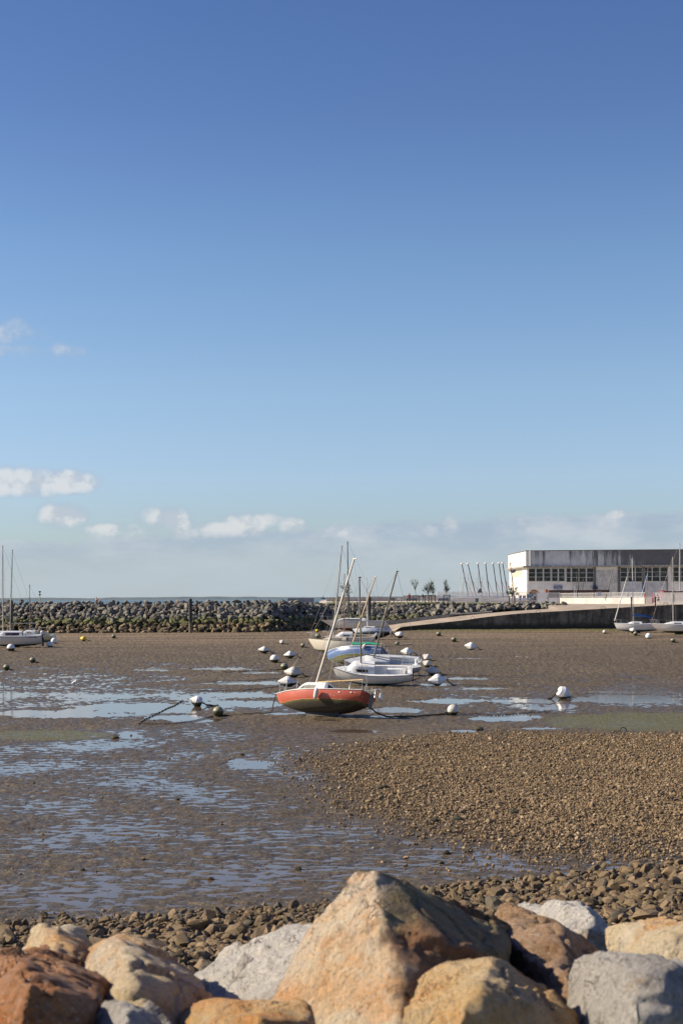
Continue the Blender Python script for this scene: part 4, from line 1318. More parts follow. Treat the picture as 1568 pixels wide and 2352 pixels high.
settle(r3, 873, 114, .08); show(r3, h3, 'grey3', t3)
MB().torus((h3.x(.02), .3, h3.sheer(0) + .32), .26, .06, Euler((R(90), R(20), R(30))).to_matrix(), n=16).build('lifebuoy', M_white, r3)

# --- 4 blue boat
r4 = boat_root('blue_sailboat', 'blue hulled sailing boat with green sail cover, heeled away', 152, 31, -2)
h4 = Hull(6.0, 2.35, .74, .52, stern=.70, rake=.35, trake=.2, bowup=.12, fine=2.2)
m_blue = z_mat('blue_hull_paint', (0.075, 0.13, 0.27), (0.11, 0.11, 0.022), (0.25, 0.22, 0.10), .56, .40, rough=.28, coat=.4, top2=(0.11, 0.17, 0.30), stripe=(0.7, 0.7, 0.7), stripe_z=1.02, growth2=(0.10, 0.10, 0.03), fade=.05)
h4.build(m_blue, r4); h4.deck(M_white, r4, rec=(.07, .42, .4, .6)); h4.strake(M_whitetrim, r4, .035)
c4_ = Cabin(h4, .42, .80, .36, wf=.62, front=.55); c4_.build(M_white, r4); c4_.window(.52, .68, .25, .7, M_glass, r4, frame=M_whitetrim); hatch(c4_, r4)
keel_fin(.3, .64, .3, h4, m_blue, r4, w=.14)
t4 = rig(h4, r4, .60, 7.7, .07, M_wood, rake=R(6), spread=0, deckz=h4.sheer(.6) + .32, boom=3.0, boommat=M_wood, boomh=.55, boomang=R(-2))
d_ = (t4[3] - t4[2])
pp = [t4[2] + d_ * f + Vector((0, 0, .02 - .03 * math.sin(f * 9))) for f in [i / 12 * .93 for i in range(13)]]
MB().tube(pp, [.16, .13, .14, .11, .12, .12, .10, .11, .11, .10, .11, .10, .08], 10).build('sail_cover', M_greencloth, r4, sm=60)
rails(h4, r4, True, True, wire=False, h=.5)
settle(r4, 810, 127.5, .10); show(r4, h4, 'blue4', t4)
fender(r4, h4.pt(.26, 1, 1) + Vector((0, .14, -.14)), 'white fender hanging on the quarter of the blue boat', .45, .12, (R(10), R(30), 0))

# --- 5 cream boat
r5 = boat_root('cream_sailboat', 'dirty cream sailing boat with a mossy waterline, pointing left, behind the blue boat', 166, 3, 1)
h5 = Hull(7.0, 2.5, .95, .55, stern=.75, rake=.75, trake=.2, bowup=.22, fine=2.0)
m_c5 = z_mat('cream_hull', (0.80, 0.72, 0.58), (0.12, 0.11, 0.03), (0.05, 0.05, 0.015), .52, .36, rough=.5, top2=(0.68, 0.57, 0.43), growth2=(0.14, 0.13, 0.03), fade=.06)
h5.build(m_c5, r5); h5.deck(M_cream, r5, rec=(.06, .38, .4, .6)); h5.strake(M_trim, r5, .02)
c5_ = Cabin(h5, .38, .80, .42, wf=.62, front=.5); c5_.build(M_cream, r5); c5_.window(.45, .62, .22, .72, M_cloudyglass, r5, skew=.01, frame=M_trim); hatch(c5_, r5)
keel_fin(.32, .62, .25, h5, m_c5, r5, w=.14)
t5 = rig(h5, r5, .60, 9.6, .085, M_alu, rake=R(4), spread=.55, deckz=h5.sheer(.6) + .38, wire=M_wire)
rails(h5, r5, True, True, wire=True, h=.6, stan=(.35, .55))
settle(r5, 779, 150, .08); show(r5, h5, 'cream5', t5)

# --- 6 white cruiser behind cream
r6 = boat_root('white_cuddy_sailboat', 'white sailing boat with a tall rusty mast and silver outboard, behind the cream boat', 178, -9, 0)
h6 = Hull(6.6, 2.5, .62, .40, stern=.8, rake=.5, trake=.1, bowup=.25)
m_w6 = z_mat('white_hull_dirty', (0.74, 0.71, 0.65), (0.10, 0.10, 0.09), (0.05, 0.05, 0.03), .42, .2, top2=(0.42, 0.39, 0.34))
h6.build(m_w6, r6); h6.deck(M_cream, r6, rec=(.06, .44, .45, .66)); h6.strake(M_trim, r6, .02)
c6_ = Cabin(h6, .44, .80, .55, wf=.64, front=.5); c6_.build(M_white, r6); c6_.window(.5, .62, .3, .7, M_glass, r6); hatch(c6_, r6)
keel_fin(.3, .62, .3, h6, m_w6, r6)
t6 = rig(h6, r6, .61, 7.5, .06, M_redmast, rake=R(1), spread=.5, deckz=h6.sheer(.61) + .5)
rails(h6, r6, True, True, wire=False, h=.5)
settle(r6, 803, 184, .08); show(r6, h6, 'white6', t6)
outboard(r6, (h6.x(0) - .05, .5, h6.sheer(0) + .12), tilt=-.5, s=1.25)

# --- 7 pale blue boat
r7 = boat_root('pale_blue_sailboat', 'pale blue and white boat with lettering and a black bottom, by the slipway toe', 170, 13, 0)
h7 = Hull(5.8, 2.4, .62, .74, stern=.85, rake=.5, trake=.1, bowup=.10)
m_w7 = z_mat('pale_blue_hull', (0.58, 0.63, 0.72), (0.012, 0.010, 0.009), (0.012, 0.010, 0.009), .70, .5, top2=(0.34, 0.38, 0.44), growth2=(0.03, 0.02, 0.012), boot=((0.06, 0.16, 0.26), .12), fade=.015)
h7.build(m_w7, r7); h7.deck(M_white, r7, rec=(.06, .40, .4, .6)); h7.strake(M_trim, r7, .02)
c7_ = Cabin(h7, .40, .80, .34, wf=.62, front=.5); c7_.build(M_white, r7); c7_.window(.5, .64, .25, .75, M_redglass, r7); hatch(c7_, r7)
keel_fin(.3, .64, .3, h7, m_w7, r7)
t7 = rig(h7, r7, .60, 7.4, .055, M_whitemast, rake=R(-3), spread=.5, deckz=h7.sheer(.6) + .3)
settle(r7, 852, 209, .1); show(r7, h7, 'blue7', t7)
p_ = h7.pt(.22, .86, 1)
text_mesh('boat_name', "L'Enfant et la Mer", .26, simple('blue_lettering', (0.02, 0.06, 0.20), .5), r7, p_ + Vector((0, .03, -.02)), (R(96), 0, R(180)), italic=.35)
MB().box((h7.x(0) - .15, 0, .65), (.06, .35, .9)).tube([(h7.x(0) - .1, .2, .8), (h7.x(0) - .9, .35, .1)], .06, 6).build('rudder', M_black, r7)

# --- 8 white yacht by the slipway
r8 = boat_root('white_cruising_yacht', 'large white yacht with overhanging bow and black mast at the slipway foot', 178, 0, 0)
h8 = Hull(11.0, 3.2, 1.05, .62, stern=.62, rake=2.0, trake=-.75, bowup=.22, fine=1.9)
m_w8 = z_mat('white_yacht_hull', (0.78, 0.74, 0.67), (0.16, 0.045, 0.03), (0.10, 0.05, 0.035), .50, .2, top2=(0.66, 0.60, 0.52), stripe=(0.14, 0.13, 0.12), stripe_z=1.42, fade=.02)
h8.build(m_w8, r8); h8.deck(M_white, r8, rec=(.08, .30, .4, .55)); h8.strake(M_trim, r8, .025)
c8_ = Cabin(h8, .30, .78, .48, wf=.6, front=.35, tumble=.86); c8_.build(M_white, r8); c8_.window(.36, .69, .25, .80, M_glass, r8, skew=.01); hatch(c8_, r8)
keel_fin(.38, .54, .42, h8, m_w8, r8, w=.14)
t8 = rig(h8, r8, .56, 12.9, .11, M_darkmast, rake=R(-.6), spread=.52, deckz=h8.sheer(.56) + .42)
rails(h8, r8, True, True, wire=True, h=.62, stan=(.25, .4, .55, .7), bs=.12)
settle(r8, 810, 240, .02); show(r8, h8, 'yacht8', t8)

# --- right: blue cover boat and its neighbour
rA_ = boat_root('white_sloop', 'white sloop with furled jib and blue sail cover before the right quay wall', 176, -2, 0)
hA = Hull(6.9, 2.45, .90, .42, stern=.72, rake=.42, trake=-.55, bowup=.18, fine=2.0)
m_wa = z_mat('white_sloop_hull', (0.76, 0.74, 0.70), (0.06, 0.13, 0.17), (0.04, 0.05, 0.025), .40, .16, top2=(0.66, 0.62, 0.56), stripe=(0.20, 0.20, 0.21), stripe_z=1.22, growth2=(0.05, 0.09, 0.10), fade=.03)
hA.build(m_wa, rA_); hA.deck(M_white, rA_, rec=(.06, .36, .35, .6)); hA.strake(M_whitetrim, rA_, .02)
cA = Cabin(hA, .36, .72, .40, wf=.62, front=.45); cA.build(M_white, rA_); cA.window(.42, .55, .3, .78, M_glass, rA_); hatch(cA, rA_)
keel_fin(.38, .58, .18, hA, m_wa, rA_)
tA = rig(hA, rA_, .55, 10.3, .075, M_whitemast, rake=R(-1), spread=.55, deckz=hA.sheer(.55) + .36, boom=3.4, boommat=M_alu, boomh=1.15, boomang=R(-8))
d_ = (tA[3] - tA[2])
pp = [tA[2] + d_ * f + Vector((0, 0, .0 - .05 * math.sin(f * 8))) for f in [i / 12 for i in range(13)]]
MB().tube(pp, [.28, .24, .24, .2, .22, .19, .18, .20, .17, .16, .15, .13, .1], 10).build('sail_cover', M_bluecloth, rA_, sm=60)
bw = hA.pt(1, 1, 1); bw.y = 0
MB().tube([bw + Vector((-.1, 0, .35)), bw.lerp(tA[1], .72)], [.085, .055], 8).build('furled_jib', M_whitemast, rA_, sm=60)
rails(hA, rA_, True, True, wire=True, h=.6, stan=(.3, .5, .68))
settle(rA_, 1459, 233, .05); show(rA_, hA, 'sloop', tA)

rB_ = boat_root('white_racing_yacht', 'white yacht with red pin stripes running out of the right edge of the frame', 177, -1, 0)
hB = Hull(8.6, 2.9, .95, .45, stern=.7, rake=1.1, trake=-.5, bowup=.15, fine=1.9)
m_wb = z_mat('white_yacht_red_stripes', (0.74, 0.71, 0.66), (0.03, 0.05, 0.03), (0.035, 0.045, 0.015), .38, .2, top2=(0.62, 0.57, 0.50), stripe=(0.22, 0.04, 0.06), stripe_z=1.20, growth2=(0.02, 0.02, 0.01), fade=.04)
hB.build(m_wb, rB_); hB.deck(M_white, rB_, rec=(.06, .32, .35, .6)); hB.strake(M_whitetrim, rB_, .02)
cB = Cabin(hB, .32, .80, .45, wf=.6, front=.5); cB.build(M_white, rB_); cB.window(.45, .58, .3, .7, M_glass, rB_); hatch(cB, rB_)
keel_fin(.4, .56, .2, hB, m_wb, rB_)
tB = rig(hB, rB_, .58, 10.2, .075, M_alu, rake=R(-.3), spread=.55, deckz=hB.sheer(.58) + .38)
rails(hB, rB_, True, True, wire=True, h=.6, stan=(.3, .5, .68))
settle(rB_, 1556, 224, .05); show(rB_, hB, 'rightB', tB)

# --- left group
rL = boat_root('white_stern_yacht', 'white yacht with a blue stripe and outboard on its stern, at the left edge', 183, -3, -.6)
hL = Hull(7.4, 2.6, 1.0, .42, stern=.85, rake=.8, trake=-.15, bowup=.12, fine=2.0)
m_wl = z_mat('white_hull_blue_line', (0.66, 0.61, 0.54), (0.01, 0.045, 0.035), (0.012, 0.014, 0.01), .36, .22, top2=(0.54, 0.47, 0.39), stripe=(0.03, 0.06, 0.20), stripe_z=1.26, growth2=(0.05, 0.05, 0.035), fade=.02)
hL.build(m_wl, rL); hL.deck(M_white, rL, rec=(.06, .30, .35, .62)); hL.strake(M_whitetrim, rL, .02)
cL = Cabin(hL, .33, .84, .64, wf=.66, front=.45, tumble=.88); cL.build(M_white, rL); cL.window(.37, .61, .2, .85, M_redglass, rL, skew=-.004); hatch(cL, rL)
keel_fin(.38, .6, .12, hL, m_wl, rL)
tL = rig(hL, rL, .545, 10.4, .075, M_alu, rake=R(3), spread=.55, deckz=hL.sheer(.545) + .62, boom=3.6, boommat=M_alu, boomh=.95, boomang=R(0))
rails(hL, rL, True, True, wire=True, h=.58, stan=(.3, .5, .68))
settle(rL, 30, 184, .05); show(rL, hL, 'left', tL)
outboard(rL, (hL.x(0) - .12, .35, hL.sheer(0) + .08), s=1.35)
MB().box((hL.x(0) - .14, 0, .55), (.28, .06, 1.1)).build('rudder', M_weather, rL)
p_ = hL.pt(.14, .88, 1)
text_mesh('class_name', 'GibSea 242', .24, simple('navy_lettering', (0.03, 0.04, 0.12), .5), rL, p_ + Vector((0, .04, .0)), (R(92), 0, R(181)))

rM = boat_root('tan_transom_sailboat', 'small sailing boat with teal gunwale and tan stern, behind the left edge yacht', 176, -6, 4)
hM = Hull(6.2, 2.3, .72, .40, stern=.86, rake=.4, trake=-.3, bowup=.2)
m_wm = z_mat('tan_stern_hull', (0.52, 0.45, 0.34), (0.02, 0.02, 0.02), (0.04, 0.035, 0.02), .40, .2, stripe=(0.45, 0.26, 0.03), stripe_z=.92, top2=(0.40, 0.33, 0.24))
hM.build(m_wm, rM); hM.deck(M_cream, rM, rec=(.05, .42, .5, .75)); hM.strake(simple('teal_gunwale', (0.03, 0.22, 0.22), .6), rM, .04)
cM = Cabin(hM, .42, .78, .5, wf=.62, front=.5); cM.build(M_white, rM); cM.window(.47, .6, .3, .7, M_redglass, rM); hatch(cM, rM)
keel_fin(.38, .6, .15, hM, m_wm, rM)
tM = rig(hM, rM, .55, 6.6, .055, M_redmast, rake=R(-3), spread=0, deckz=hM.sheer(.55) + .4, boom=3.3, boommat=M_alu, boomh=.35, boomang=R(6))
settle(rM, 74, 205, .05); show(rM, hM, 'left2', tM)
rN = boat_root('tall_mast_sailboat', 'white sailing boat mostly cut off by the left edge with the tallest mast there', 180, 0, 0)
hN = Hull(7.6, 2.6, .95, .45, stern=.75, rake=.8, trake=-.3, bowup=.12)
hN.build(m_w6, rN); hN.deck(M_white, rN, rec=(.06, .32, .35, .6)); hN.strake(M_trim, rN, .02)
cN = Cabin(hN, .33, .8, .4, wf=.6); cN.build(M_white, rN); cN.window(.45, .6, .3, .7, M_glass, rN); hatch(cN, rN)
keel_fin(.38, .6, .2, hN, m_w6, rN)
tN = rig(hN, rN, .56, 11.5, .085, M_alu, rake=0, spread=.6, deckz=hN.sheer(.56) + .35)
rails(hN, rN, True, True, wire=False, h=.58)
settle(rN, 15, 192, .05); show(rN, hN, 'left3', tN)

# ================================================================== MOORING BUOYS
def buoy_mat(name, top, low, cut, top2=None):
    m_, t, b = material(name)
    co = t.coord('Object')
    z = t.sep(co)[2]
    nn = t.noise(co, 3.2, 6, .65)
    nf = t.noise(co, 16, 5, .7)
    zz = t.m('ADD', z, t.m('ADD', t.m('MULTIPLY', t.m('SUBTRACT', nn, .5), .25), t.m('MULTIPLY', t.m('SUBTRACT', nf, .5), .12)))
    c = t.mix(t.m('MULTIPLY', t.step(nn, .45, .7), .7), top, top2 or tuple(v * .72 for v in top))
    lowc = t.mix(t.step(nf, .4, .62), low, (0.012, 0.012, 0.008))
    mid = t.mix(t.step(zz, cut - .02, cut + .05), lowc, (0.11, 0.12, 0.03))
    c = t.mix(t.step(zz, cut + .02, cut + .10), mid, c)
    t.l.new(c, b.inputs['Base Color'])
    b.inputs['Roughness'].default_value = .45
    t.l.new(t.bump(nf, .35, .03), b.inputs['Normal'])
    return m_
BM = {
 'w': buoy_mat('buoy_white', (0.78, 0.76, 0.72), (0.03, 0.038, 0.014), .38),
 'wc': buoy_mat('buoy_white_clean', (0.80, 0.79, 0.76), (0.05, 0.05, 0.02), .18),
 'wd': buoy_mat('buoy_white_dirty', (0.66, 0.62, 0.54), (0.04, 0.042, 0.015), .28, (0.46, 0.42, 0.34)),
 'g': buoy_mat('buoy_green_fouled', (0.27, 0.255, 0.16), (0.06, 0.065, 0.015), .55, (0.13, 0.13, 0.05)),
 'y': buoy_mat('buoy_yellow', (0.72, 0.52, 0.02), (0.16, 0.13, 0.02), .28),
}
def buoy(kind, px, pyb, wD, mat, label, tilt=(0, 0), group=None, asp=None):
    """kind: bicone on its side, cone, ball. wD = width in reference pixels, pyb = row where it meets the mud"""
    z0 = .2 if pyb < 1475 else 0.0
    p_ = G(px, pyb, z0)
    wid = wD * p_.y / F
    g = max(float(ground_h(np.array([p_.x]), np.array([p_.y]))[0]), 0.0)
    body = MB()
    if kind == 'bi':
        Rr = wid * .33
        prof = [(.0, -wid * .52), (Rr * .16, -wid * .50), (Rr * .98, -wid * .06), (Rr, 0), (Rr * .98, wid * .06), (Rr * .20, wid * .47), (.0, wid * .5)]
        Mx = Euler((0, R(90 + tilt[0]), R(tilt[1]))).to_matrix()
        body.lathe(prof, Mx, 12)
        ends = [Mx @ Vector((0, 0, -wid * .52)), Mx @ Vector((0, 0, wid * .5))]
        sm = 24
    elif kind == 'cone':
        Rr = wid * .44
        prof = [(.0, -Rr * .95), (Rr * .75, -Rr * .75), (Rr, -Rr * .15), (Rr * .98, Rr * .25), (Rr * .2, Rr * 1.35), (.0, Rr * 1.42)]
        Mx = Euler((0, R(tilt[0]), R(tilt[1]))).to_matrix()
        body.lathe(prof, Mx, 12)
        ends = [Mx @ Vector((0, 0, Rr * 1.4)), Mx @ Vector((0, 0, -Rr * .95))]
        sm = 24
    else:
        Rr = wid * .5
        n_ = 14
        prof = [(max(1e-4, Rr * math.sin(math.pi * i / n_)), -Rr * math.cos(math.pi * i / n_)) for i in range(n_ + 1)]
        Mx = Euler((0, R(tilt[0]), R(tilt[1]))).to_matrix()
        body.lathe(prof, Mx, 24)
        ends = [Mx @ Vector((0, 0, Rr)), Mx @ Vector((0, 0, -Rr))]
        sm = 60
    zmin = min(v[2] for v in body.v)
    zmax = max(v[2] for v in body.v)
    hgt = zmax - zmin
    root = empty('mooring_buoy', (p_.x, p_.y, g - .06 * hgt))
    tag(root, label, 'buoy', group)
    body.v = [(v[0] / hgt, v[1] / hgt, (v[2] - zmin) / hgt) for v in body.v]
    o = body.build('float_body', BM[mat], root, sm=sm)
    o.scale = (hgt, hgt, hgt)
    off = Vector((0, 0, -zmin))
    for i, e in enumerate(ends):
        d = e.normalized()
        c_ = e + off + d * .05
        Mr = d.to_track_quat('X', 'Z').to_matrix() @ Euler((R(90 * i), 0, 0)).to_matrix()
        MB().torus(c_, .06 if (i or kind == 'ball') else .10, .013, Mr, 12, 5).build('ring', M_chain, root)
    # weedy shackle and short chain tail in the mud
    e = ends[1] + off
    dr = Vector((e.x, e.y, 0)); dr = dr.normalized() if dr.length > .05 else Vector((1, -.3, 0)).normalized()
    tail = [e + dr * .02, Vector((e.x, e.y, 0)) + dr * .22 + Vector((0, 0, max(.10, e.z * .5))), Vector((e.x, e.y, 0)) + dr * .45 + Vector((0, 0, .10)), Vector((e.x, e.y, 0)) + dr * .75 + Vector((0, 0, .05))]
    MB().tube(tail, [.03, .04, .055, .03], 6).build('chain_tail', M_chain, root)
    return root
B = [
 ('bi', 606, 1503, 27, 'w', 'white double cone buoy, furthest left of the cluster left of the blue boat', (6, 8)),
 ('bi', 666, 1514, 29, 'w', 'white double cone buoy with weedy base, left of the blue boat', (-4, -6)),
 ('ball', 630, 1524, 20, 'w', 'round white buoy with black base left of the blue boat', (0, 0)),
 ('ball', 653, 1541, 18, 'g', 'dark fouled ball buoy left of the day boat bow', (20, 0)),
 ('bi', 673, 1558, 41, 'wd', 'large grimy double cone buoy, upper of two left of the white day boat', (5, -5)),
 ('bi', 660, 1581, 44, 'w', 'large white double cone buoy just behind the bow of the red boat', (4, 10)),
 ('cone', 453, 1623, 30, 'w', 'white cone buoy tipped left with an iron ring, in the left pool', (-75, 10)),
 ('ball', 501, 1647, 25, 'g', 'green fouled ball buoy standing alone left of the red boat', (0, 0)),
 ('cone', 648, 1482, 13, 'wd', 'small pale cone buoy on far sand left of the cream boat', (-60, 0)),
 ('ball', 696, 1490, 12, 'g', 'small brown ball buoy just left of the cream bow', (0, 0)),
 ('ball', 730, 1467, 13, 'g', 'small dark ball buoy behind the cream boat pulpit', (0, 0)),
 ('ball', 728, 1454, 8, 'y', 'tiny yellow ball buoy at the slipway toe', (0, 0)),
 ('cone', 918, 1466, 19, 'w', 'white cone buoy tipped left, right of the pale blue boat stern', (-70, -10)),
 ('ball', 912, 1485, 11, 'g', 'olive ball buoy right of the green sail cover', (0, 0)),
 ('bi', 935, 1508, 31, 'wc', 'white double cone buoy behind the stern rail of the grey white boat', (4, 0)),
 ('cone', 981, 1520, 20, 'wd', 'grimy cone buoy, upper of two right of the grey white boat', (-55, 0)),
 ('cone', 981, 1534, 20, 'wd', 'weed stained cone buoy, lower of two right of the grey white boat', (-65, 0)),
 ('bi', 993, 1552, 34, 'wd', 'cream double cone buoy with mossy base right of the day boat', (8, -14)),
 ('bi', 1004, 1576, 44, 'wc', 'big clean white double cone buoy, nearest to the day boat stern', (-3, 14)),
 ('ball', 1040, 1644, 26, 'wd', 'round stained white buoy right of the red boat stern', (30, 0)),
 ('cone', 1293, 1605, 34, 'wc', 'big clean white cone buoy mirrored in the right hand pool', (115, 15)),
 ('bi', 1081, 1495, 30, 'wc', 'white double cone buoy alone on the far sand right of centre', (7, 5)),
 ('ball', 1007, 1462, 11, 'g', 'small green ball buoy below the slipway, left one', (0, 0)),
 ('ball', 1042, 1477, 12, 'g', 'small olive ball buoy below the slipway, right one', (0, 0)),
 ('ball', 1388, 1457, 9, 'wd', 'tiny pale ball buoy at the weed strip left of the sloop', (0, 0)),
 ('cone', 1453, 1456, 15, 'w', 'white cone buoy in front of the sloop', (-65, 0)),
 ('ball', 1459, 1461, 10, 'g', 'olive ball buoy touching the white cone in front of the sloop', (0, 0)),
 ('ball', 1489, 1466, 14, 'wc', 'round white buoy on the sand between the sloop and the striped yacht', (0, 0)),
 ('ball', 1545, 1478, 11, 'g', 'dark ball buoy on the sand near the right edge', (0, 0)),
 ('ball', 25, 1498, 18, 'w', 'white ball buoy with mossy base in front of the left edge yacht', (0, 0)),
 ('ball', 75, 1524, 14, 'g', 'dark olive ball buoy on the left sand, right one of two', (0, 0)),
 ('ball', 15, 1540, 15, 'g', 'olive ball buoy nearest the left edge', (0, 0)),
 ('ball', 114, 1488, 14, 'wc', 'white ball buoy, lower of two behind the left yacht stern', (0, 0)),
 ('ball', 124, 1480, 14, 'wc', 'white ball buoy, upper of two behind the left yacht stern', (0, 0)),
 ('cone', 192, 1475, 14, 'y', 'yellow buoy lying on the far sand at left', (-80, 0)),
 ('ball', 261, 1467, 10, 'g', 'small dark ball buoy on far sand below the left breakwater', (0, 0)),
]
for (k_, px_, py_, w_, mt, lb, tl) in B:
    buoy(k_, px_, py_, w_, mt, lb, tl)
# gnarly distinct buoys share nothing else

# ================================================================== CHAINS AND ROPES
def gz(p, up=.03):
    return max(float(ground_h(np.array([p.x]), np.array([p.y]))[0]), 0.0) + up
def path_pts(pts, n=40, up=.03):
    P_ = [G(a, b_) for a, b_ in pts]
    out = []
    for i in range(len(P_) - 1):
        for j in range(n // (len(P_) - 1)):
            f = j / (n // (len(P_) - 1))
            q = P_[i].lerp(P_[i + 1], f)
            out.append(q)
    out.append(P_[-1])
    for q in out:
        q.z = gz(q, up)
    return out
def chain(pts, label, link=.15, r=.0115):
    P_ = [G(a, b_) for a, b_ in pts]
    m = MB()
    k_ = 0
    for i in range(len(P_) - 1):
        L_ = (P_[i + 1] - P_[i]).length
        n = max(1, int(L_ / (link * .72)))
        d = (P_[i + 1] - P_[i]).normalized()
        for j in range(n):
            q = P_[i].lerp(P_[i + 1], (j + .5) / n)
            q = q + Vector((0, 0.25 * math.sin(k_ * .21), 0)); q.z = gz(q, .03)
            Mr = Matrix(((d.x, -d.y, 0), (d.y, d.x, 0), (0, 0, 1))) @ Euler((R(70 if k_ % 2 else 10), 0, 0)).to_matrix() @ Matrix.Diagonal((1.25, .75, 1)).to_3x3()
            m.torus(q, link * .42, r, Mr, 8, 4)
            k_ += 1
    o = m.build('mooring_chain', M_chain, sm=60)
    tag(o, label, 'chain')
chain([(490, 1648), (402, 1665), (330, 1664)], 'rusty chain running left from the green ball buoy into the pool')
chain([(1050, 1640), (1130, 1644), (1205, 1641), (1262, 1636)], 'long chain along the pool right of the stained round buoy')
chain([(640, 1580), (560, 1588), (455, 1588)], 'chain lying above the pool, ending at the big white double cone buoy')
chain([(641, 1561), (570, 1565), (490, 1569)], 'chain across the mud, ending at the large grimy double cone buoy')
chain([(475, 1622), (490, 1624), (500, 1622)], 'short chain between the tipped cone buoy and the green ball buoy', .18, .015)
chain([(640, 1541), (580, 1543), (510, 1546)], 'short thin chain left of the dark fouled ball buoy')
chain([(1024, 1552), (1080, 1554), (1130, 1556)], 'chain edging the narrow pool right of the cream double cone buoy')
chain([(1026, 1574), (1100, 1577), (1180, 1578)], 'chain edging the pool right of the clean white double cone buoy')
chain([(900, 1481), (840, 1483), (790, 1481)], 'far chain on the sand behind the blue boat')
def rope(pts, label, r=.03, mat=M_rope, name='mooring_rope', thick=None):
    o = MB().tube(pts, thick or r, 6).build(name, mat, sm=60)
    tag(o, label, 'rope')
pw = lambda root, p: root.matrix_world @ Vector(p)
def sag(a, b_, s_, n=12):
    return [a.lerp(b_, i / n) - Vector((0, 0, s_ * 4 * (i / n) * (1 - i / n))) for i in range(n + 1)]
pth = path_pts([(318, 1666), (336, 1652), (360, 1641), (384, 1628), (400, 1622), (420, 1610)], 60, .03)
rope(pth, 'thick weed covered rope lying across the left pool', thick=[.026 + .012 * math.sin(i * 1.7) + .008 * math.sin(i * 3.1) for i in range(len(pth))])
pth = path_pts([(514, 1642), (560, 1644), (622, 1640)], 20, .05)
bwp = pw(r1, h1.pt(1, 1, 1))
rope(pth + [G(628, 1634) + Vector((0, 0, .2)), bwp.lerp(pth[-1], .5) + Vector((-.05, 0, -.15)), bwp], 'green rope from the red boat bow down to the green ball buoy', .028)
ster = pw(r1, (h1.x(0) + .05, .1, .5))
pth = path_pts([(886, 1648), (912, 1650), (960, 1648), (1010, 1644), (1036, 1638)], 24, .05)
rope([ster, ster.lerp(pth[0], .5) + Vector((0, 0, -.12))] + pth, 'dark weedy rope from the red boat stern to the stained round buoy', .045)
rope(sag(pw(r2, h2.pt(.02, .9, 1)), G(988, 1570) + Vector((0, 0, .55)), .45), 'slack line from the day boat stern to the clean white double cone buoy', .022)
rope(sag(pw(r3, h3.pt(.02, .5, 1)), G(979, 1548) + Vector((0, 0, .3)), .35), 'slack line from the grey white boat stern to the cream double cone buoy', .025)
rope(sag(pw(r2, h2.pt(.99, .98, 1)), G(684, 1577) + Vector((0, 0, .25)), .5), 'tan line from the day boat bow to the big buoy behind the red boat', .018, M_ropeTan)
rope(sag(pw(r3, h3.pt(.99, .98, 1)), G(690, 1556) + Vector((0, 0, .2)), .5), 'line from the grey white boat bow to the large grimy buoy', .022)
rope(sag(pw(r4, h4.pt(.99, .95, 1)), G(676, 1540) + Vector((0, 0, .2)), .4), 'line from the blue boat bow to the dark fouled ball buoy', .022)
rope(sag(pw(r5, h5.pt(.99, .98, 1)), G(700, 1489) + Vector((0, 0, .4)), .2), 'thin line from the cream boat bow to the brown ball buoy', .02)
rope(path_pts([(884, 1562), (940, 1566), (985, 1552)], 14, .03), 'loose dark rope on the mud behind the day boat stern', .03)
rope(sag(pw(r1, t1[3]), pw(r1, (h1.x(.03), .7, h1.sheer(0) + .45)), .02, 4), 'tan mainsheet between the boom end and stern rail of the red boat', .02, M_ropeTan)
# ring and old anchor piece on the algae flat
p_ = G(1431, 1683)
MB().torus((0, 0, .08), .15, .022, Euler((R(80), 0, 0)).to_matrix(), 16, 6).tube([(-.6, .2, .03), (-.4, .1, .05), (-.15, 0, .03)], [.04, .05, .03], 6).build('iron_ring', M_chain, sm=60, loc=(p_.x, p_.y, 0))
tag(bpy.data.objects['iron_ring'], 'old iron ring half buried at the edge of the algae flat', 'ring')

# ================================================================== SLIPWAY, QUAY, LAND
def landz(X, Y):
    return 5.1 + (min(Y, 302) - 272) * .0185 - .32 * float(smooth(X, 17, 42))
m_conc = simple('slipway_concrete', (0.42, 0.34, 0.26), .85, col2=(0.26, 0.21, 0.15), nscale=.35, bump=.3, bscale=8)
m_path = simple('pale_promenade', (0.60, 0.52, 0.43), .85, col2=(0.48, 0.41, 0.33), nscale=.3, bump=.2, bscale=6)
m_parapet = simple('parapet_concrete', (0.42, 0.39, 0.36), .85, col2=(0.34, 0.31, 0.28), nscale=.8, stretch=(1, 1, .4))
m_kerb = simple('grey_kerb_concrete', (0.27, 0.26, 0.24), .85, col2=(0.16, 0.155, 0.13), nscale=1.2, bump=.3, bscale=10)
m_wallc, t, b = material('quay_wall_concrete')
pos = t.new('ShaderNodeNewGeometry').outputs['Position']
c = t.mix(t.step(t.noise(pos, .6, 7, .68), .35, .65), (0.075, 0.062, 0.048), (0.22, 0.18, 0.14))
c = t.mix(t.m('MULTIPLY', t.step(t.noise(t.mapping(pos, (1.6, 1, .12)), 1.0, 6, .65), .45, .65), .7), c, (0.05, 0.042, 0.032))
zq = t.m('ADD', t.sep(pos)[2], t.m('MULTIPLY', t.noise(pos, .7, 5, .6), 1.6))
c = t.mix(t.m('SUBTRACT', 1.0, t.step(zq, 1.9, 2.8)), c, (0.035, 0.032, 0.022))
t.l.new(c, b.inputs['Base Color']); b.inputs['Roughness'].default_value = .9
t.l.new(t.bump(t.noise(pos, 3, 7, .7), .6, .1), b.inputs['Normal'])
NEAR = [(905, 1450.5), (919, 1441), (985, 1434), (1050, 1427), (1115, 1418), (1182, 1410.5), (1263, 1405.5), (1336, 1401.5), (1427, 1396), (1490, 1392.3), (1545, 1389.7), (1620, 1387.5), (1800, 1384), (2100, 1380)]
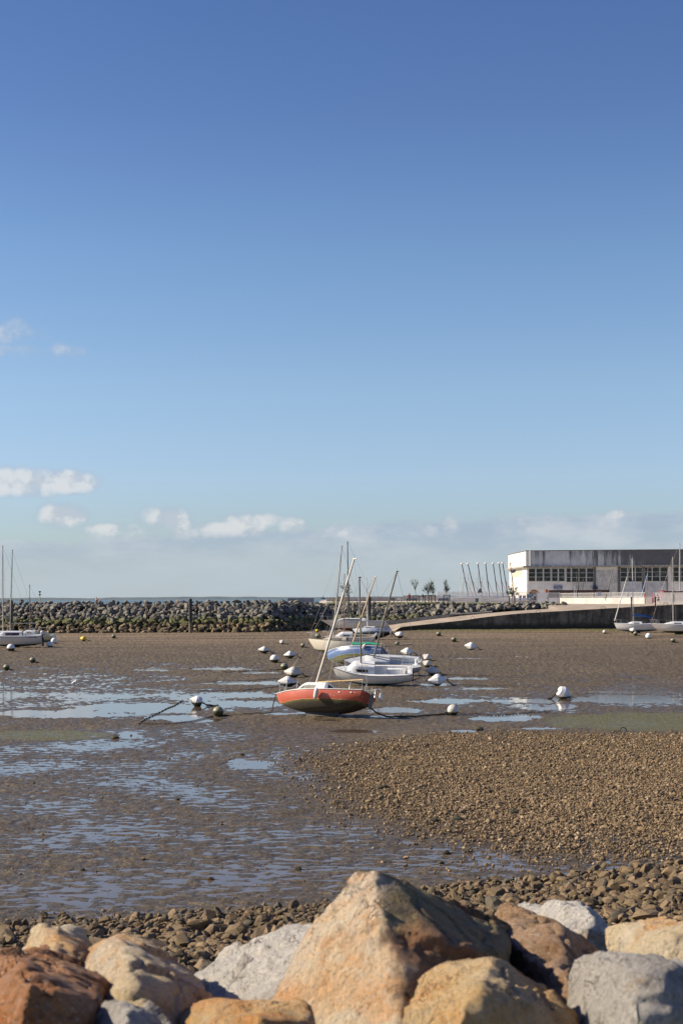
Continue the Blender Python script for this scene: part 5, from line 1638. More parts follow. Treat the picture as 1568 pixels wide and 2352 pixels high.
FAR = [(757, 1447, 263.5), (883, 1436, 264), (905, 1433.8, 264), (919, 1432, 264), (985, 1423, 264), (1050, 1415.5, 264), (1115, 1409, 264), (1182, 1403.5, 264), (1263, 1398, 264.5)]
near = [at(a, b_, 250) for a, b_ in NEAR]
nx = [p.x for p in near]; nz_ = [p.z for p in near]
far = [at(*p) for p in FAR] + [Vector((38.6, 268, 4.62)), Vector((42.5, 274.5, landz(42.5, 274.5) + .02))]
fx_ = [p.x for p in far]; fy_ = [p.y for p in far]; fz_ = [p.z for p in far]
xs = np.concatenate([np.linspace(near[0].x - 14, near[0].x, 8)[:-1], np.linspace(near[0].x, 43, 60), np.linspace(44, 110, 20)])
rows0, rows1 = [], []
rows = [[] for _ in range(6)]
for X in xs:
    if X < near[0].x:
        f = (X - (near[0].x - 14)) / 14
        a = Vector((X, 250 + 13.2 * (1 - f), .18))
        a.z = .1 + .25 * f
    else:
        a = Vector((X, 250, float(np.interp(X, nx, nz_))))
    if X > 42.5:
        e = Vector((X, 274.5, landz(X, 274.5) + .03))
    else:
        e = Vector((X, float(np.interp(X, fx_, fy_)), float(np.interp(X, fx_, fz_))))
    for i in range(6):
        rows[i].append(a.lerp(e, i / 5))
tag(MB().grid(rows).build('slipway', m_conc, sm=40), kind='structure')
# quay wall face with a real coping
fr, bk, cp = [], [], []
xs2 = np.linspace(near[0].x, 110, 70)
r0 = [Vector((X, 249.97, -.8)) for X in xs2]
r1_ = [Vector((X, 249.97, float(np.interp(X, nx, nz_)) - .35)) for X in xs2]
r2_ = [Vector((X, 249.90, float(np.interp(X, nx, nz_)) - .34)) for X in xs2]
r3_ = [Vector((X, 249.90, float(np.interp(X, nx, nz_)) + .025)) for X in xs2]
r4_ = [Vector((X, 250.5, float(np.interp(X, nx, nz_)) + .03)) for X in xs2]
r5_ = [Vector((X, 250.5, -.8)) for X in xs2]
qw = MB().grid([r0, r1_, r2_, r3_, r4_, r5_]).build('quay_wall', m_wallc)
tag(qw, 'long dark stained concrete quay wall along the slipway', 'wall')
# kerb blocks along the far side of the slipway
KT = [(616, 1452, 251), (690, 1447.5, 257), (757, 1442.5, 262.8), (883, 1426.7, 263.4), (1005, 1414, 263.4), (1034, 1411, 263.4)]
kp = [at(*p) for p in KT]
kb = empty('kerb_wall', kp[0]); tag(kb, 'grey block kerb wall stepping up along the back of the slipway', 'wall')
seg = []
tot = 16
xk = [p.x for p in kp]
for i in range(tot):
    xa = xk[0] + (xk[-1] - xk[0]) * i / tot + .03; xb = xk[0] + (xk[-1] - xk[0]) * (i + 1) / tot - .03
    def kpt(x): return Vector((x, float(np.interp(x, xk, [p.y for p in kp])), float(np.interp(x, xk, [p.z for p in kp]))))
    a, b_ = kpt(xa), kpt(xb)
    hh = min(1.1, .25 + .08 * i * 1.6) + .4
    vs = []
    for p in (a, b_):
        for (dy, dz) in ((0, 0), (.45, 0), (.45, -hh), (0, -hh)):
            vs.append(p + Vector((0, dy, dz)) - kp[0])
    MB().add(vs, [(0, 1, 5, 4), (1, 2, 6, 5), (2, 3, 7, 6), (3, 0, 4, 7), (0, 3, 2, 1), (4, 5, 6, 7)]).build('kerb_block', m_kerb, kb)
lk = MB().tube([at(1034, 1411.5, 263.6), at(1080, 1409.5, 263.8), at(1130, 1405.5, 264)], .18, 6).build('low_kerb', m_kerb)
tag(lk, 'low rounded kerb between the rocks and the slipway above the block wall', 'kerb')
# rail at the end of the block kerb
pr = at(1035, 1411, 263.8)
o = MB().tube([pr + Vector((0, 0, -.3)), pr + Vector((0, 0, 1.15))], .03, 6).tube([pr + Vector((0, 0, 1.05)), pr + Vector((-1.4, 0, .95))], .025, 6).build('rail_post', M_alu)
tag(o, 'thin steel post with one arm at the top end of the kerb wall', 'post')
# land
gx = np.concatenate([np.linspace(-4.5, 60, 40), np.linspace(66, 260, 12)])
gy = np.concatenate([np.linspace(271.3, 300, 9), np.linspace(310, 460, 6)])
rows = [[(x, y if not (i == 0 and x > 42) else 274.3, landz(x, max(y, 272))) for x in gx] for i, y in enumerate(gy)]
low = [(x, (271.3 if x <= 42 else 274.3), -1) for x in gx]
side = [(gx[0] - .01, y, -1) for y in gy]
m = MB().grid([low] + rows)
tag(m.build('promenade', m_path), kind='structure')
tag(MB().grid([[(gx[0] - .02, y, landz(gx[0], y) - .02) for y in gy], [(gx[0] - 6, y, -1.2) for y in gy]]).build('embankment', m_core), kind='structure')
m_grass = simple('verge_grass', (0.085, 0.11, 0.025), .9, col2=(0.16, 0.15, 0.05), nscale=1.1, bump=1, bscale=14)
def grass_strip(x0, x1, y0, y1, name='grass'):
    n = int((x1 - x0) / .35)
    rr = []
    for j in range(6):
        y = y0 + (y1 - y0) * j / 5
        rr.append([(x, y + .25 * math.sin(x * .7 + j), landz(x, max(y, 272)) + (.03 if j in (0, 5) else .10 + .07 * rnd.random())) for x in np.linspace(x0, x1, n)])
    o = MB().grid(rr).build(name, m_grass)
    # tufts
    return o
g1 = grass_strip(-3.6, 43, 271.0, 274.6); tag(g1, 'green verge along the top of the breakwater rocks', 'grass', kind='stuff')
g2 = grass_strip(-3.0, 34, 276.5, 281.5); tag(g2, 'second grass strip behind the sandy path with the benches', 'grass', kind='stuff')
# parapet
def wall_seg(a, b_, h_, th, name, mat, label, cat='wall', down=.4):
    a, b_ = Vector(a), Vector(b_)
    d = (b_ - a); d.z = 0; d.normalize(); n = Vector((-d.y, d.x, 0)) * th
    vs = []
    for p in (a, b_):
        for q, z in ((Vector((0, 0, 0)), h_), (n, h_), (n, -down), (Vector((0, 0, 0)), -down)):
            vs.append(p + q + Vector((0, 0, z)))
    o = MB().add(vs, [(0, 1, 5, 4), (1, 2, 6, 5), (2, 3, 7, 6), (3, 0, 4, 7), (0, 3, 2, 1), (4, 5, 6, 7)]).build(name, mat)
    if label: tag(o, label, cat)
    return o
def onland(px, Y):
    x, _ = ray(px, 1380)
    return Vector((x * Y, Y, landz(x * Y, Y)))
wall_seg(onland(749, 296), onland(924, 298), .78, .4, 'parapet', m_parapet, 'grey parapet running behind the promenade from the sea to the benches')
wall_seg(onland(925.5, 298), onland(1010, 298), 1.10, .4, 'parapet', simple('parapet_concrete_light', (0.50, 0.45, 0.40), .85, col2=(0.42, 0.38, 0.34), nscale=.8), 'taller pale parapet behind the two walkers')
blk = at(660.5, 1381.5, 268); blk2 = at(720.5, 1380.8, 268)
wall_seg((blk.x, 268, blk.z), (blk2.x, 268, blk2.z), .60, .9, 'concrete_block', m_parapet, 'long low concrete block on top of the rock breakwater', 'block', down=1.2)
m_tanblk = simple('tan_stone', (0.45, 0.38, 0.22), .85, col2=(0.30, 0.26, 0.12), nscale=2)
p_ = onland(779, 290)
MBt = MB().add([p_ + Vector(v) for v in ((-1.4, 0, -.2), (1.4, 0, -.2), (1.4, 0, .7), (.4, 0, 1.05), (-.3, 0, 1.1), (-1.4, 0, .6), (-1.4, .8, -.2), (1.4, .8, -.2), (1.4, .8, .7), (.4, .8, 1.05), (-.3, .8, 1.1), (-1.4, .8, .6))],
    [(0, 1, 2, 3, 4, 5), (11, 10, 9, 8, 7, 6), (0, 6, 7, 1), (1, 7, 8, 2), (2, 8, 9, 3), (3, 9, 10, 4), (4, 10, 11, 5), (5, 11, 6, 0)]).build('stone_block', m_tanblk)
tag(MBt, 'tan weathered stone block beside the man in blue', 'block')

# piles
m_pile, t, b = material('black_pile')
z_ = t.sep(t.coord('Object'))[2]; nn = t.noise(t.coord('Object'), 3, 5, .6)
c = t.mix(t.step(t.m('ADD', z_, t.m('MULTIPLY', nn, .8)), 2.3, 2.7), (0.20, 0.155, 0.10), (0.022, 0.021, 0.020))
c = t.mix(t.m('MULTIPLY', t.step(t.noise(t.coord('Object'), 5, 5, .6), .5, .6), t.m('SUBTRACT', 1.0, t.step(z_, 1.8, 2.4))), c, (0.07, 0.07, 0.03))
t.l.new(c, b.inputs['Base Color']); b.inputs['Roughness'].default_value = .55
m_bpile = simple('rusty_steel_pile', (0.085, 0.04, 0.028), .75, col2=(0.045, 0.025, 0.02), nscale=3)
def pile(px, top, wpx, Y, mat, label, sq=False):
    a = at(px, top, Y); r_ = wpx * Y / F / 2
    if sq:
        o = MB().box((0, 0, (a.z - .1) / 2), (r_ * 2, r_ * 1.6, a.z + .5)).box((0, -r_ * .8, (a.z) / 2), (r_ * .6, r_ * .9, a.z + .3)).build('steel_pile', mat, loc=(a.x, Y, 0))
    else:
        o = MB().lathe([(.0, a.z), (r_ * .8, a.z), (r_, a.z - .08), (r_, a.z - .1), (r_ * .99, 0), (r_ * .99, -1)], n=20).lathe([(r_ * .15, a.z + .18), (r_ * .25, a.z - .02)], n=8).build('mooring_pile', mat, sm=50, loc=(a.x, Y, 0))
    tag(o, label, 'post')
pile(437, 1375.5, 8, 246.5, m_pile, 'black mooring pile standing alone in front of the left breakwater')
pile(848, 1370.5, 7.8, 246.8, m_pile, 'black mooring pile behind the white yacht in the middle')
pile(26.5, 1379.5, 7.5, 247, m_pile, 'black mooring pile behind the boats at the left edge')
pile(1449.5, 1373.8, 2.6, 248.8, m_bpile, 'rusty steel pile beside the mast of the sloop', True)
pile(1504.4, 1373.2, 2.6, 248.8, m_bpile, 'rusty steel pile between the sloop and the striped yacht', True)
# ladder and mooring half rings on the quay
pl = at(1475, 1396, 249.7)
m = MB()
for s_ in (-.22, .22):
    m.tube([pl + Vector((s_, 0, -4.4)), pl + Vector((s_, 0, .1)), pl + Vector((s_, .2, .42)), pl + Vector((s_, .7, .4))], .03, 6)
for i in range(14):
    m.tube([pl + Vector((-.22, 0, -4.2 + i * .32)), pl + Vector((.22, 0, -4.2 + i * .32))], .02, 5)
tag(m.build('quay_ladder', m_bpile), 'iron ladder down the quay wall behind the sloop', 'ladder')
for px_, wh in ((1085.6, 'lowest of four along the slipway edge'), (1236, 'second up the slipway edge, near the tree'), (1385, 'third up the slipway edge'), (1529, 'highest on the quay, near the runner')):
    X = ray(px_, 1400)[0] * 250.4
    z = float(np.interp(X, nx, nz_))
    o = MB().tube([Vector((X - .42, 250.6, z)), Vector((X - .34, 250.6, z + .3)), Vector((X, 250.6, z + .44)), Vector((X + .34, 250.6, z + .3)), Vector((X + .42, 250.6, z))], .035, 6).build('mooring_hoop', m_bpile, sm=60)
    tag(o, 'iron mooring hoop ' + wh, 'hoop')

# ------------------------------------------------------------------ boathouse
P0 = Vector(at(1208.5, 1370, 310)); P0.z = 0
Pd = Vector((32.1, -3.0, 0)).normalized()
Pn = Vector((Pd.y, -Pd.x, 0))            # outward, towards the water
if Pn.y > 0: Pn = -Pn
Ed = None
P1 = Vector(at(1168.5, 1370, 338)); P1.z = 0
Ed = (P1 - P0).normalized()
En = Vector((-Ed.y, Ed.x, 0))
if En.x > 0: En = -En
def onpl(px, py, O=P0, n=Pn, off=0.0):
    x, z = ray(px, py)
    d = Vector((x, 1, z)); o_ = Vector((0, 0, H))
    tt = ((O + n * off) - o_).dot(n) / d.dot(n)
    return o_ + d * tt
ztop = onpl(1213, 1266).z
zled = onpl(1213, 1303.5).z
zg = 5.0
LEN = 62.0; DEP = (P1 - P0).length
bd = empty('boathouse', (P0.x, P0.y, zg)); tag(bd, 'long white flat roofed boathouse with streaky grey upper wall and big windows', 'building')
bo = bd.location.copy()
def BX(p, zz=None):
    return Vector((p.x, p.y, p.z if zz is None else zz)) - bo
m_wwall, t, b = material('white_brick_wall')
co = t.coord('Object')
c = t.mix(t.step(t.noise(co, .9, 6, .6), .4, .7), (0.80, 0.76, 0.69), (0.68, 0.65, 0.58))
zc = t.m('FRACT', t.m('MULTIPLY', t.sep(co)[2], 4.0))
c = t.mix(t.m('MULTIPLY', t.m('SUBTRACT', 1.0, t.step(zc, .0, .18)), .35), c, (0.30, 0.29, 0.27))
c = t.mix(t.m('MULTIPLY', t.step(t.noise(t.mapping(co, (1.5, 1.5, .1)), 1.2, 6, .6), .58, .7), .35), c, (0.3, 0.28, 0.24))
t.l.new(c, b.inputs['Base Color']); b.inputs['Roughness'].default_value = .7
m_upper, t, b = material('streaked_cladding')
co = t.coord('Object'); x_, y_, z_ = t.sep(co)
sx = t.m('ADD', t.m('MULTIPLY', x_, .97), t.m('MULTIPLY', y_, -.09))
streakv = t.new('ShaderNodeCombineXYZ'); t.put(streakv.inputs[0], sx); t.put(streakv.inputs[2], t.m('MULTIPLY', z_, .07))
st1 = t.noise(streakv.outputs[0], .9, 7, .72)
st2 = t.noise(streakv.outputs[0], 3.2, 5, .7)
grow = t.step(sx, 8, 30)
f = t.m('ADD', t.m('ADD', st1, t.m('MULTIPLY', st2, .25)), t.m('MULTIPLY', grow, .30))
topf = t.m('MULTIPLY', t.step(z_, 8.5, 11.5), .08)
f = t.step(t.m('ADD', f, topf), .66, .84)
c = t.mix(t.step(t.noise(co, .5, 5, .6), .35, .7), (0.64, 0.63, 0.60), (0.48, 0.475, 0.455))
pan = t.m('FRACT', t.m('DIVIDE', sx, 1.05))
c = t.mix(t.m('MULTIPLY', t.m('SUBTRACT', 1.0, t.step(pan, .0, .05)), .4), c, (0.2, 0.2, 0.2))
c = t.mix(t.m('MULTIPLY', f, .85), c, (0.045, 0.045, 0.048))
t.l.new(c, b.inputs['Base Color']); b.inputs['Roughness'].default_value = .75
m_endw = simple('white_end_wall', (0.78, 0.74, 0.66), .7, col2=(0.70, 0.65, 0.56), nscale=.8, stretch=(1, 1, .3))
def prism(m, pts, z0, z1):
    n = len(pts)
    vs = [BX(p, z0) for p in pts] + [BX(p, z1) for p in pts]
    fs = [tuple(range(n))[::-1], tuple(range(n, 2 * n))] + [(i, (i + 1) % n, n + (i + 1) % n, n + i) for i in range(n)]
    m.add(vs, fs)
corner = lambda a, d, o=0: P0 + Pd * a + Ed * d + Pn * o
# lower body set back under the ledge
prism_l = MB(); prism(prism_l, [corner(0.25, .2), corner(LEN, .2), corner(LEN, DEP), corner(.25, DEP)], zg - 1, zled)
prism_l.build('wall', m_wwall, bd)
pu = MB(); prism(pu, [corner(0.0, -.25), corner(LEN + .2, -.25), corner(LEN + .2, DEP + .1), corner(0.0, DEP + .1)], zled + .35, ztop)
pu.build('upper_wall', m_upper, bd)
# end wall skin (sunlit), standing proud of the body
pe = MB(); prism(pe, [corner(-.03, .02), corner(-.03, DEP + .05), corner(-.09, DEP + .05), corner(-.09, .02)], zled + .36, ztop - .02)
prism(pe, [corner(.22, .22), corner(.22, DEP), corner(.14, DEP), corner(.14, .22)], zg - 1, zled - .01)
pe.build('end_wall', m_endw, bd)
pl_ = MB(); prism(pl_, [corner(-.75, -.65), corner(LEN + .3, -.65), corner(LEN + .3, DEP + .3), corner(-.75, DEP + .3)], zled + .003, zled + .347)
pl_.build('ledge', simple('stained_ledge', (0.36, 0.34, 0.30), .8, col2=(0.16, 0.15, 0.13), nscale=2, stretch=(1, 1, .3)), bd)
pr_ = MB(); prism(pr_, [corner(-.22, -.40), corner(LEN + .4, -.40), corner(LEN + .4, DEP + .3), corner(-.22, DEP + .3)], ztop + .002, ztop + .16)
pr_.build('roof', simple('dark_roof_edge', (0.09, 0.085, 0.08), .8, col2=(0.2, 0.19, 0.18), nscale=3), bd)
pc = MB(); prism(pc, [corner(-.14, -.42), corner(1.0, -.42), corner(1.0, -.27), corner(-.14, -.27)], zled + .36, ztop - .01)
pc.tube([BX(corner(.75, -.55), zled + .3), BX(corner(.75, -.55), ztop + .5)], .09, 8)
pc.build('corner_pipe', M_whitetrim, bd)
m_wframe = simple('white_window_frame', (0.58, 0.57, 0.52), .6, col2=(0.45, 0.44, 0.40), nscale=3)
m_pane, t, b = material('boathouse_glass')
pos = t.new('ShaderNodeNewGeometry').outputs['Position']
t.l.new(t.mix(t.step(t.noise(t.mapping(pos, (1, .2, 1)), 1.1, 6, .65, 1.2), .5, .68), (0.022, 0.026, 0.024), (0.13, 0.13, 0.115)), b.inputs['Base Color'])
b.inputs['Roughness'].default_value = .18; b.inputs['Specular IOR Level'].default_value = .35
z4 = lambda x, y: (1148.3 + x / 3.736, 1234.4 + y / 3.736)
def window(cols, y0, y1, nrow=3, sill=True):
    """cols: (x0, x1) pairs in the picture of the facade; bars and glass are solid boxes on the real wall"""
    X0, X1 = cols[0][0], cols[-1][1]
    def P_(x, y, off): return onpl(*z4(x, y), off=off) - bo
    fr = MB(); off = -.10
    e = 3.2
    fr.slab([P_(X0 - e, y1 + e, off), P_(X1 + e, y1 + e, off), P_(X1 + e, y0 - e, off), P_(X0 - e, y0 - e, off)], .05)
    def bar(xa, ya, xb, yb):
        fr.slab([P_(xa, yb, off + .08), P_(xb, yb, off + .08), P_(xb, ya, off + .08), P_(xa, ya, off + .08)], .075)
    bar(X0 - e, y0 - e, X0, y1 + e); bar(X1, y0 - e, X1 + e, y1 + e)
    for i in range(len(cols) - 1): bar(cols[i][1], y0 - e, cols[i + 1][0], y1 + e)
    hh = (y1 - y0) / nrow
    for (a, b_) in cols:
        for j in range(nrow + 1):
            yy = y0 + j * hh
            bar(a, yy - 1.6, b_, yy + 1.6)
    w_ = fr.build('window', m_wframe, bd)
    g_ = MB()
    for (a, b_) in cols:
        for j in range(nrow):
            ya, yb = y0 + j * hh + 1.7, y0 + (j + 1) * hh - 1.7
            g_.slab([P_(a + .1, yb, off + .02), P_(b_ - .1, yb, off + .02), P_(b_ - .1, ya, off + .02), P_(a + .1, ya, off + .02)], .015)
    g_.build('pane', m_pane, w_)
window([(246, 299), (311, 364), (376, 430)], 268, 376)
window([(445, 492), (504, 550)], 268, 376)
window([(571, 604), (616, 670), (679, 733), (744, 798)], 265, 383)
window([(1034, 1090), (1098, 1154), (1162, 1216)], 259, 380)
window([(1241, 1300), (1308, 1366), (1374, 1430)], 256, 377)
window([(1475, 1530), (1538, 1592), (1600, 1655)], 256, 378)
window([(1680, 1740), (1748, 1800)], 256, 378)
def door(x0, x1, y0, y1, mat, n=8):
    def P_(x, y, off): return onpl(*z4(x, y), off=off) - bo
    m = MB()
    hh = (y1 - y0) / n
    for j in range(n):
        ya, yb = y0 + j * hh + .5, y0 + (j + 1) * hh - .5
        m.slab([P_(x0, yb, -.10), P_(x1, yb, -.10), P_(x1, ya, -.10), P_(x0, ya, -.10)], .05)
    m.build('roller_door', mat, bd)
m_door = simple('off_white_door', (0.60, 0.58, 0.52), .6, col2=(0.40, 0.385, 0.35), nscale=1)
m_door2 = simple('grey_white_door', (0.58, 0.58, 0.57), .6, col2=(0.40, 0.40, 0.40), nscale=1)
door(822, 1006, 282, 500, m_door); door(1032, 1216, 392, 500, m_door2, 5); door(1242, 1428, 388, 500, m_door2, 5); door(617, 800, 392, 500, m_door, 5)
m_dpost = simple('dark_post', (0.10, 0.085, 0.07), .7, col2=(0.16, 0.14, 0.12), nscale=2)
for (a, b_) in ((800, 807), (812, 819), (1010, 1016), (1020, 1029), (1219, 1226), (1231, 1238), (1430, 1436)):
    m = MB(); P_ = lambda x, y, off: onpl(*z4(x, y), off=off) - bo
    m.slab([P_(a, 500, .02), P_(b_, 500, .02), P_(b_, 252, .02), P_(a, 252, .02)], .18)
    m.build('door_post', m_dpost, bd)
# end wall windows
def endpt(x, y, off=0): return onpl(x, y, P0 + Pd * .22, En, off) - bo
zE = lambda x, y: (1159.8 + x / 6.827, 1251.6 + y / 6.827)
for (a, b_) in ((120, 150), (158, 180), (188, 222), (232, 264)):
    m = MB().slab([endpt(*zE(a, 512), .12), endpt(*zE(b_, 505), .12), endpt(*zE(b_, 386), .12), endpt(*zE(a, 392), .12)], .05)
    m.build('side_window', simple('sunlit_blind', (0.55, 0.48, 0.34), .5, col2=(0.42, 0.36, 0.26), nscale=2), bd)
# blue banner on the wall
m_navy = simple('navy_banner', (0.012, 0.02, 0.12), .7)
m_paper = simple('pale_banner', (0.42, 0.44, 0.50), .7)
def dpt(x, y, off=.05): return onpl(x, y, off=off)
def banner(a, b_, y0, y1, mat, off, wav=0):
    rows = []
    for j in range(2):
        yy = y1 if j == 0 else y0
        rows.append([dpt(a + (b_ - a) * i / 14, yy + wav * math.sin(i / 14 * 6.2), off) for i in range(15)])
    back = [[p - Pn * .02 for p in r_] for r_ in rows]
    return MB().grid(rows).grid(back)
bn = banner(1270.6, 1291.3, 1344.3, 1356.0, m_paper, .06).build('wall_banner', m_paper); tag(bn, 'navy and pale banner reading CENTRE NAUTIQUE on the boathouse wall', 'banner')
banner(1271.3, 1290.6, 1346.0, 1351.6, m_navy, .10, .3).build('banner_field', m_navy, bn)
m_ltr = simple('banner_letters', (0.62, 0.64, 0.70), .7)
ang = math.atan2(Pd.y, Pd.x)
for s_, y_, sz in (('CENTRE NAUTIQUE', 1347.4, .27), ("DE L'AUNIS", 1349.0, .2), ('LE PORT NEUF', 1350.5, .24)):
    text_mesh('banner_lettering', s_, sz, m_ltr, bn, dpt(1281, y_, .14), (R(90), 0, ang), ext=.01)
text_mesh('banner_small_print', 'ECOLE DE VOILE', .2, simple('grey_print', (0.15, 0.15, 0.2), .7), bn, dpt(1281, 1353.8, .12), (R(90), 0, ang), ext=.01)
pb = dpt(1366, 1350.5, .35)
o = MB().box((0, 0, 0), (1.0, .6, .7)).box((0, -.32, .02), (.7, .06, .5)).lathe([(.0, .62), (.12, .6), (.16, .36)], n=10).build('wall_lamp_box', simple('dark_blue_unit', (0.02, 0.03, 0.06), .6), loc=pb)
tag(o, 'dark blue boxy unit fixed beside the big boathouse door', 'unit')

# ------------------------------------------------------------------ fences and gate
m_wfence = simple('white_fence_paint', (0.78, 0.76, 0.72), .5, col2=(0.70, 0.67, 0.62), nscale=2)
m_wwall2 = simple('white_low_wall', (0.78, 0.74, 0.67), .75, col2=(0.64, 0.59, 0.52), nscale=1.2, stretch=(1, 1, .4))
def fence(label, a, b_, ztop_a, ztop_b, zw_a, zw_b, down=.5, pitch=.16, name='picket_fence', wallmat=m_wwall2, posts=3.0, pw_=.04, wall=True):
    """a, b: foot points; low wall up to zw, pickets up to ztop"""
    a, b_ = Vector(a), Vector(b_)
    root = empty(name, a); tag(root, label, 'fence')
    L_ = (Vector((b_.x, b_.y, 0)) - Vector((a.x, a.y, 0))).length
    d = (b_ - a); d.z = 0; d.normalize(); n = Vector((-d.y, d.x, 0))
    def q(s_, z, o=0): return d * s_ + n * o + Vector((0, 0, z - a.z))
    zt = lambda s_: ztop_a + (ztop_b - ztop_a) * s_ / L_
    zw = lambda s_: zw_a + (zw_b - zw_a) * s_ / L_
    if wall:
        vs = [q(0, zw_a), q(0, zw_a, .3), q(0, a.z - down, .3), q(0, a.z - down), q(L_, zw_b), q(L_, zw_b, .3), q(L_, b_.z - down, .3), q(L_, b_.z - down)]
        MB().add(vs, [(0, 1, 5, 4), (1, 2, 6, 5), (2, 3, 7, 6), (3, 0, 4, 7), (0, 3, 2, 1), (4, 5, 6, 7)]).build('low_wall', wallmat, root)
    m = MB()
    ns = int(L_ / pitch)
    for i in range(ns + 1):
        s_ = i * L_ / ns
        m.add([q(s_ - pw_ / 2, zw(s_) + .08, .12), q(s_ + pw_ / 2, zw(s_) + .08, .12), q(s_ + pw_ / 2, zw(s_) + .08, .16), q(s_ - pw_ / 2, zw(s_) + .08, .16),
               q(s_ - pw_ / 2, zt(s_), .12), q(s_ + pw_ / 2, zt(s_), .12), q(s_ + pw_ / 2, zt(s_), .16), q(s_ - pw_ / 2, zt(s_), .16)],
              [(0, 1, 5, 4), (1, 2, 6, 5), (2, 3, 7, 6), (3, 0, 4, 7), (4, 5, 6, 7)])
    m.build('pickets', m_wfence, root)
    for k_, dz in (('top_rail', -.12), ('bottom_rail', None)):
        za = (ztop_a + dz) if dz else zw_a + .16
        zb = (ztop_b + dz) if dz else zw_b + .16
        MB().tube([q(0, za, .10), q(L_, zb, .10)], .035, 4).build(k_, m_wfence, root)
    npst = max(1, int(L_ / posts))
    for i in range(npst + 1):
        s_ = i * L_ / npst
        MB().box(q(s_, (zw(s_) + zt(s_)) / 2, .06), (.09, .09, zt(s_) - zw(s_) + .06)).build('post', m_wfence, root)
    return root
A_ = at(1005, 1381.5, 290); B_ = at(1209, 1384, 290)
fence('white picket fence on a low wall around the catamaran yard, left of the building', A_, B_, at(1005, 1358.8, 290).z, at(1209, 1359, 290).z, at(1005, 1375.8, 290).z, at(1209, 1378, 290).z, pw_=.085)
A2 = at(1285.5, 1386.3, 281); B2 = at(1480, 1388.2, 271)
fence('long white wall with white railing on top in front of the boathouse', A2, B2, at(1285.5, 1362.2, 281).z, at(1480, 1359.8, 271).z, at(1285.5, 1373.3, 281).z, at(1480, 1372.4, 271).z)
A3 = at(1500, 1388, 270); B3 = at(1720, 1389, 264)
fence('tall white slatted fence at the right edge behind the runner', A3, B3, at(1500, 1361.5, 270).z, at(1720, 1360, 264).z, at(1500, 1385.2, 270).z, at(1720, 1386, 264).z, name='slatted_fence', pitch=.19, pw_=.12)
wall_seg(at(1481.5, 1388.0, 271), at(1497, 1388.0, 270.5), at(1490, 1372.8, 271).z - at(1490, 1388, 271).z, .5, 'concrete_block', m_parapet, 'grey concrete block at the fence gap left of the runner', 'block')
m_redp = simple('red_post', (0.55, 0.03, 0.03), .5)
for px_, y0, y1, lb in ((1480.2, 1363.5, 1372.5, 'short red post at the end of the white railing'), (1499, 1363, 1386, 'tall red post beside the grey concrete block')):
    a = at(px_, y1, 270.2); e = at(px_, y0, 270.2)
    o = MB().box((0, 0, (e.z - a.z) / 2), (.18, .12, e.z - a.z)).box((0, 0, e.z - a.z), (.22, .16, .05)).build('red_post', m_redp, loc=a); tag(o, lb, 'post')
# grey wall, notice boards, gate
wall_seg(at(1180, 1386, 284), at(1234.5, 1386, 283.5), at(1200, 1380, 284).z - at(1200, 1386, 284).z, .35, 'low_wall', m_parapet, 'low grey wall below the notice boards')
m_boardw = simple('notice_white', (0.55, 0.56, 0.60), .6)
m_boardg = simple('notice_grey', (0.38, 0.42, 0.47), .6)
COLS = {'navy': simple('print_navy', (0.02, 0.06, 0.25), .6), 'teal': simple('print_teal', (0.04, 0.15, 0.26), .6), 'yellow': simple('print_yellow', (0.60, 0.55, 0.05), .6), 'dark': simple('print_dark', (0.02, 0.02, 0.06), .6), 'red': simple('print_red', (0.30, 0.06, 0.06), .6), 'pale': simple('print_pale', (0.6, 0.6, 0.62), .6)}
def notice(x0, x1, y0, y1, Y, mat, marks, label):
    a = at(x0, y1, Y); b_ = at(x1, y1, Y); tp = at(x0, y0, Y)
    w_, h_ = b_.x - a.x, tp.z - a.z
    root = empty('notice_board', a); tag(root, label, 'sign')
    MB().box((w_ / 2, 0, h_ / 2), (w_, .06, h_)).build('panel', mat, root)
    for sx_ in (.08, .92):
        MB().box((w_ * sx_, .08, h_ / 2 - .2), (.07, .07, h_ + .5)).build('post', M_alu, root)
    for (u0, v0, u1, v1, c_) in marks:
        MB().box((w_ * (u0 + u1) / 2, -.04, h_ * (1 - (v0 + v1) / 2)), (w_ * (u1 - u0), .016, h_ * (v1 - v0))).build('printed_patch', COLS[c_], root)
notice(1191.8, 1197.4, 1367.8, 1379.6, 283.6, m_boardw, [(.2, .05, .8, .25, 'navy'), (.05, .33, .48, .6, 'navy'), (.1, .67, .55, .95, 'navy')], 'narrow white notice board with three blue squares, leftmost of four')
notice(1199.8, 1206.8, 1368, 1379.4, 283.6, m_boardw, [(.42, .05, .95, .25, 'red'), (.08, .32, .38, .5, 'teal'), (.45, .4, .9, .44, 'dark')], 'small pale notice board with a dark red stripe, second of four')
notice(1209.4, 1219.7, 1364.6, 1379.4, 283.6, m_boardg, [(.2, .08, .8, .12, 'dark'), (.1, .2, .45, .55, 'teal'), (.55, .2, .92, .55, 'teal'), (.42, .6, .62, .8, 'yellow'), (.3, .86, .8, .89, 'dark')], 'grey notice board with two teal pictures and a yellow spot')
notice(1221, 1231.6, 1364, 1379.4, 283.6, m_boardw, [(.05, .06, .3, .34, 'dark'), (.03, .38, .32, .6, 'yellow'), (.4, .16, .9, .22, 'dark'), (.4, .4, .62, .7, 'dark'), (.68, .4, .92, .7, 'dark'), (.05, .68, .35, .92, 'dark'), (.45, .74, .92, .92, 'dark')], 'white notice board with dark photos and a yellow square, rightmost of four')
gt = empty('yard_gate', at(1233.3, 1385.2, 283)); tag(gt, 'white double gate, solid left leaf and barred right leaf, right of the notice boards', 'gate')
g0 = gt.location.copy()
def gq(px_, py_, off=0): return at(px_, py_, 283 - off) - g0
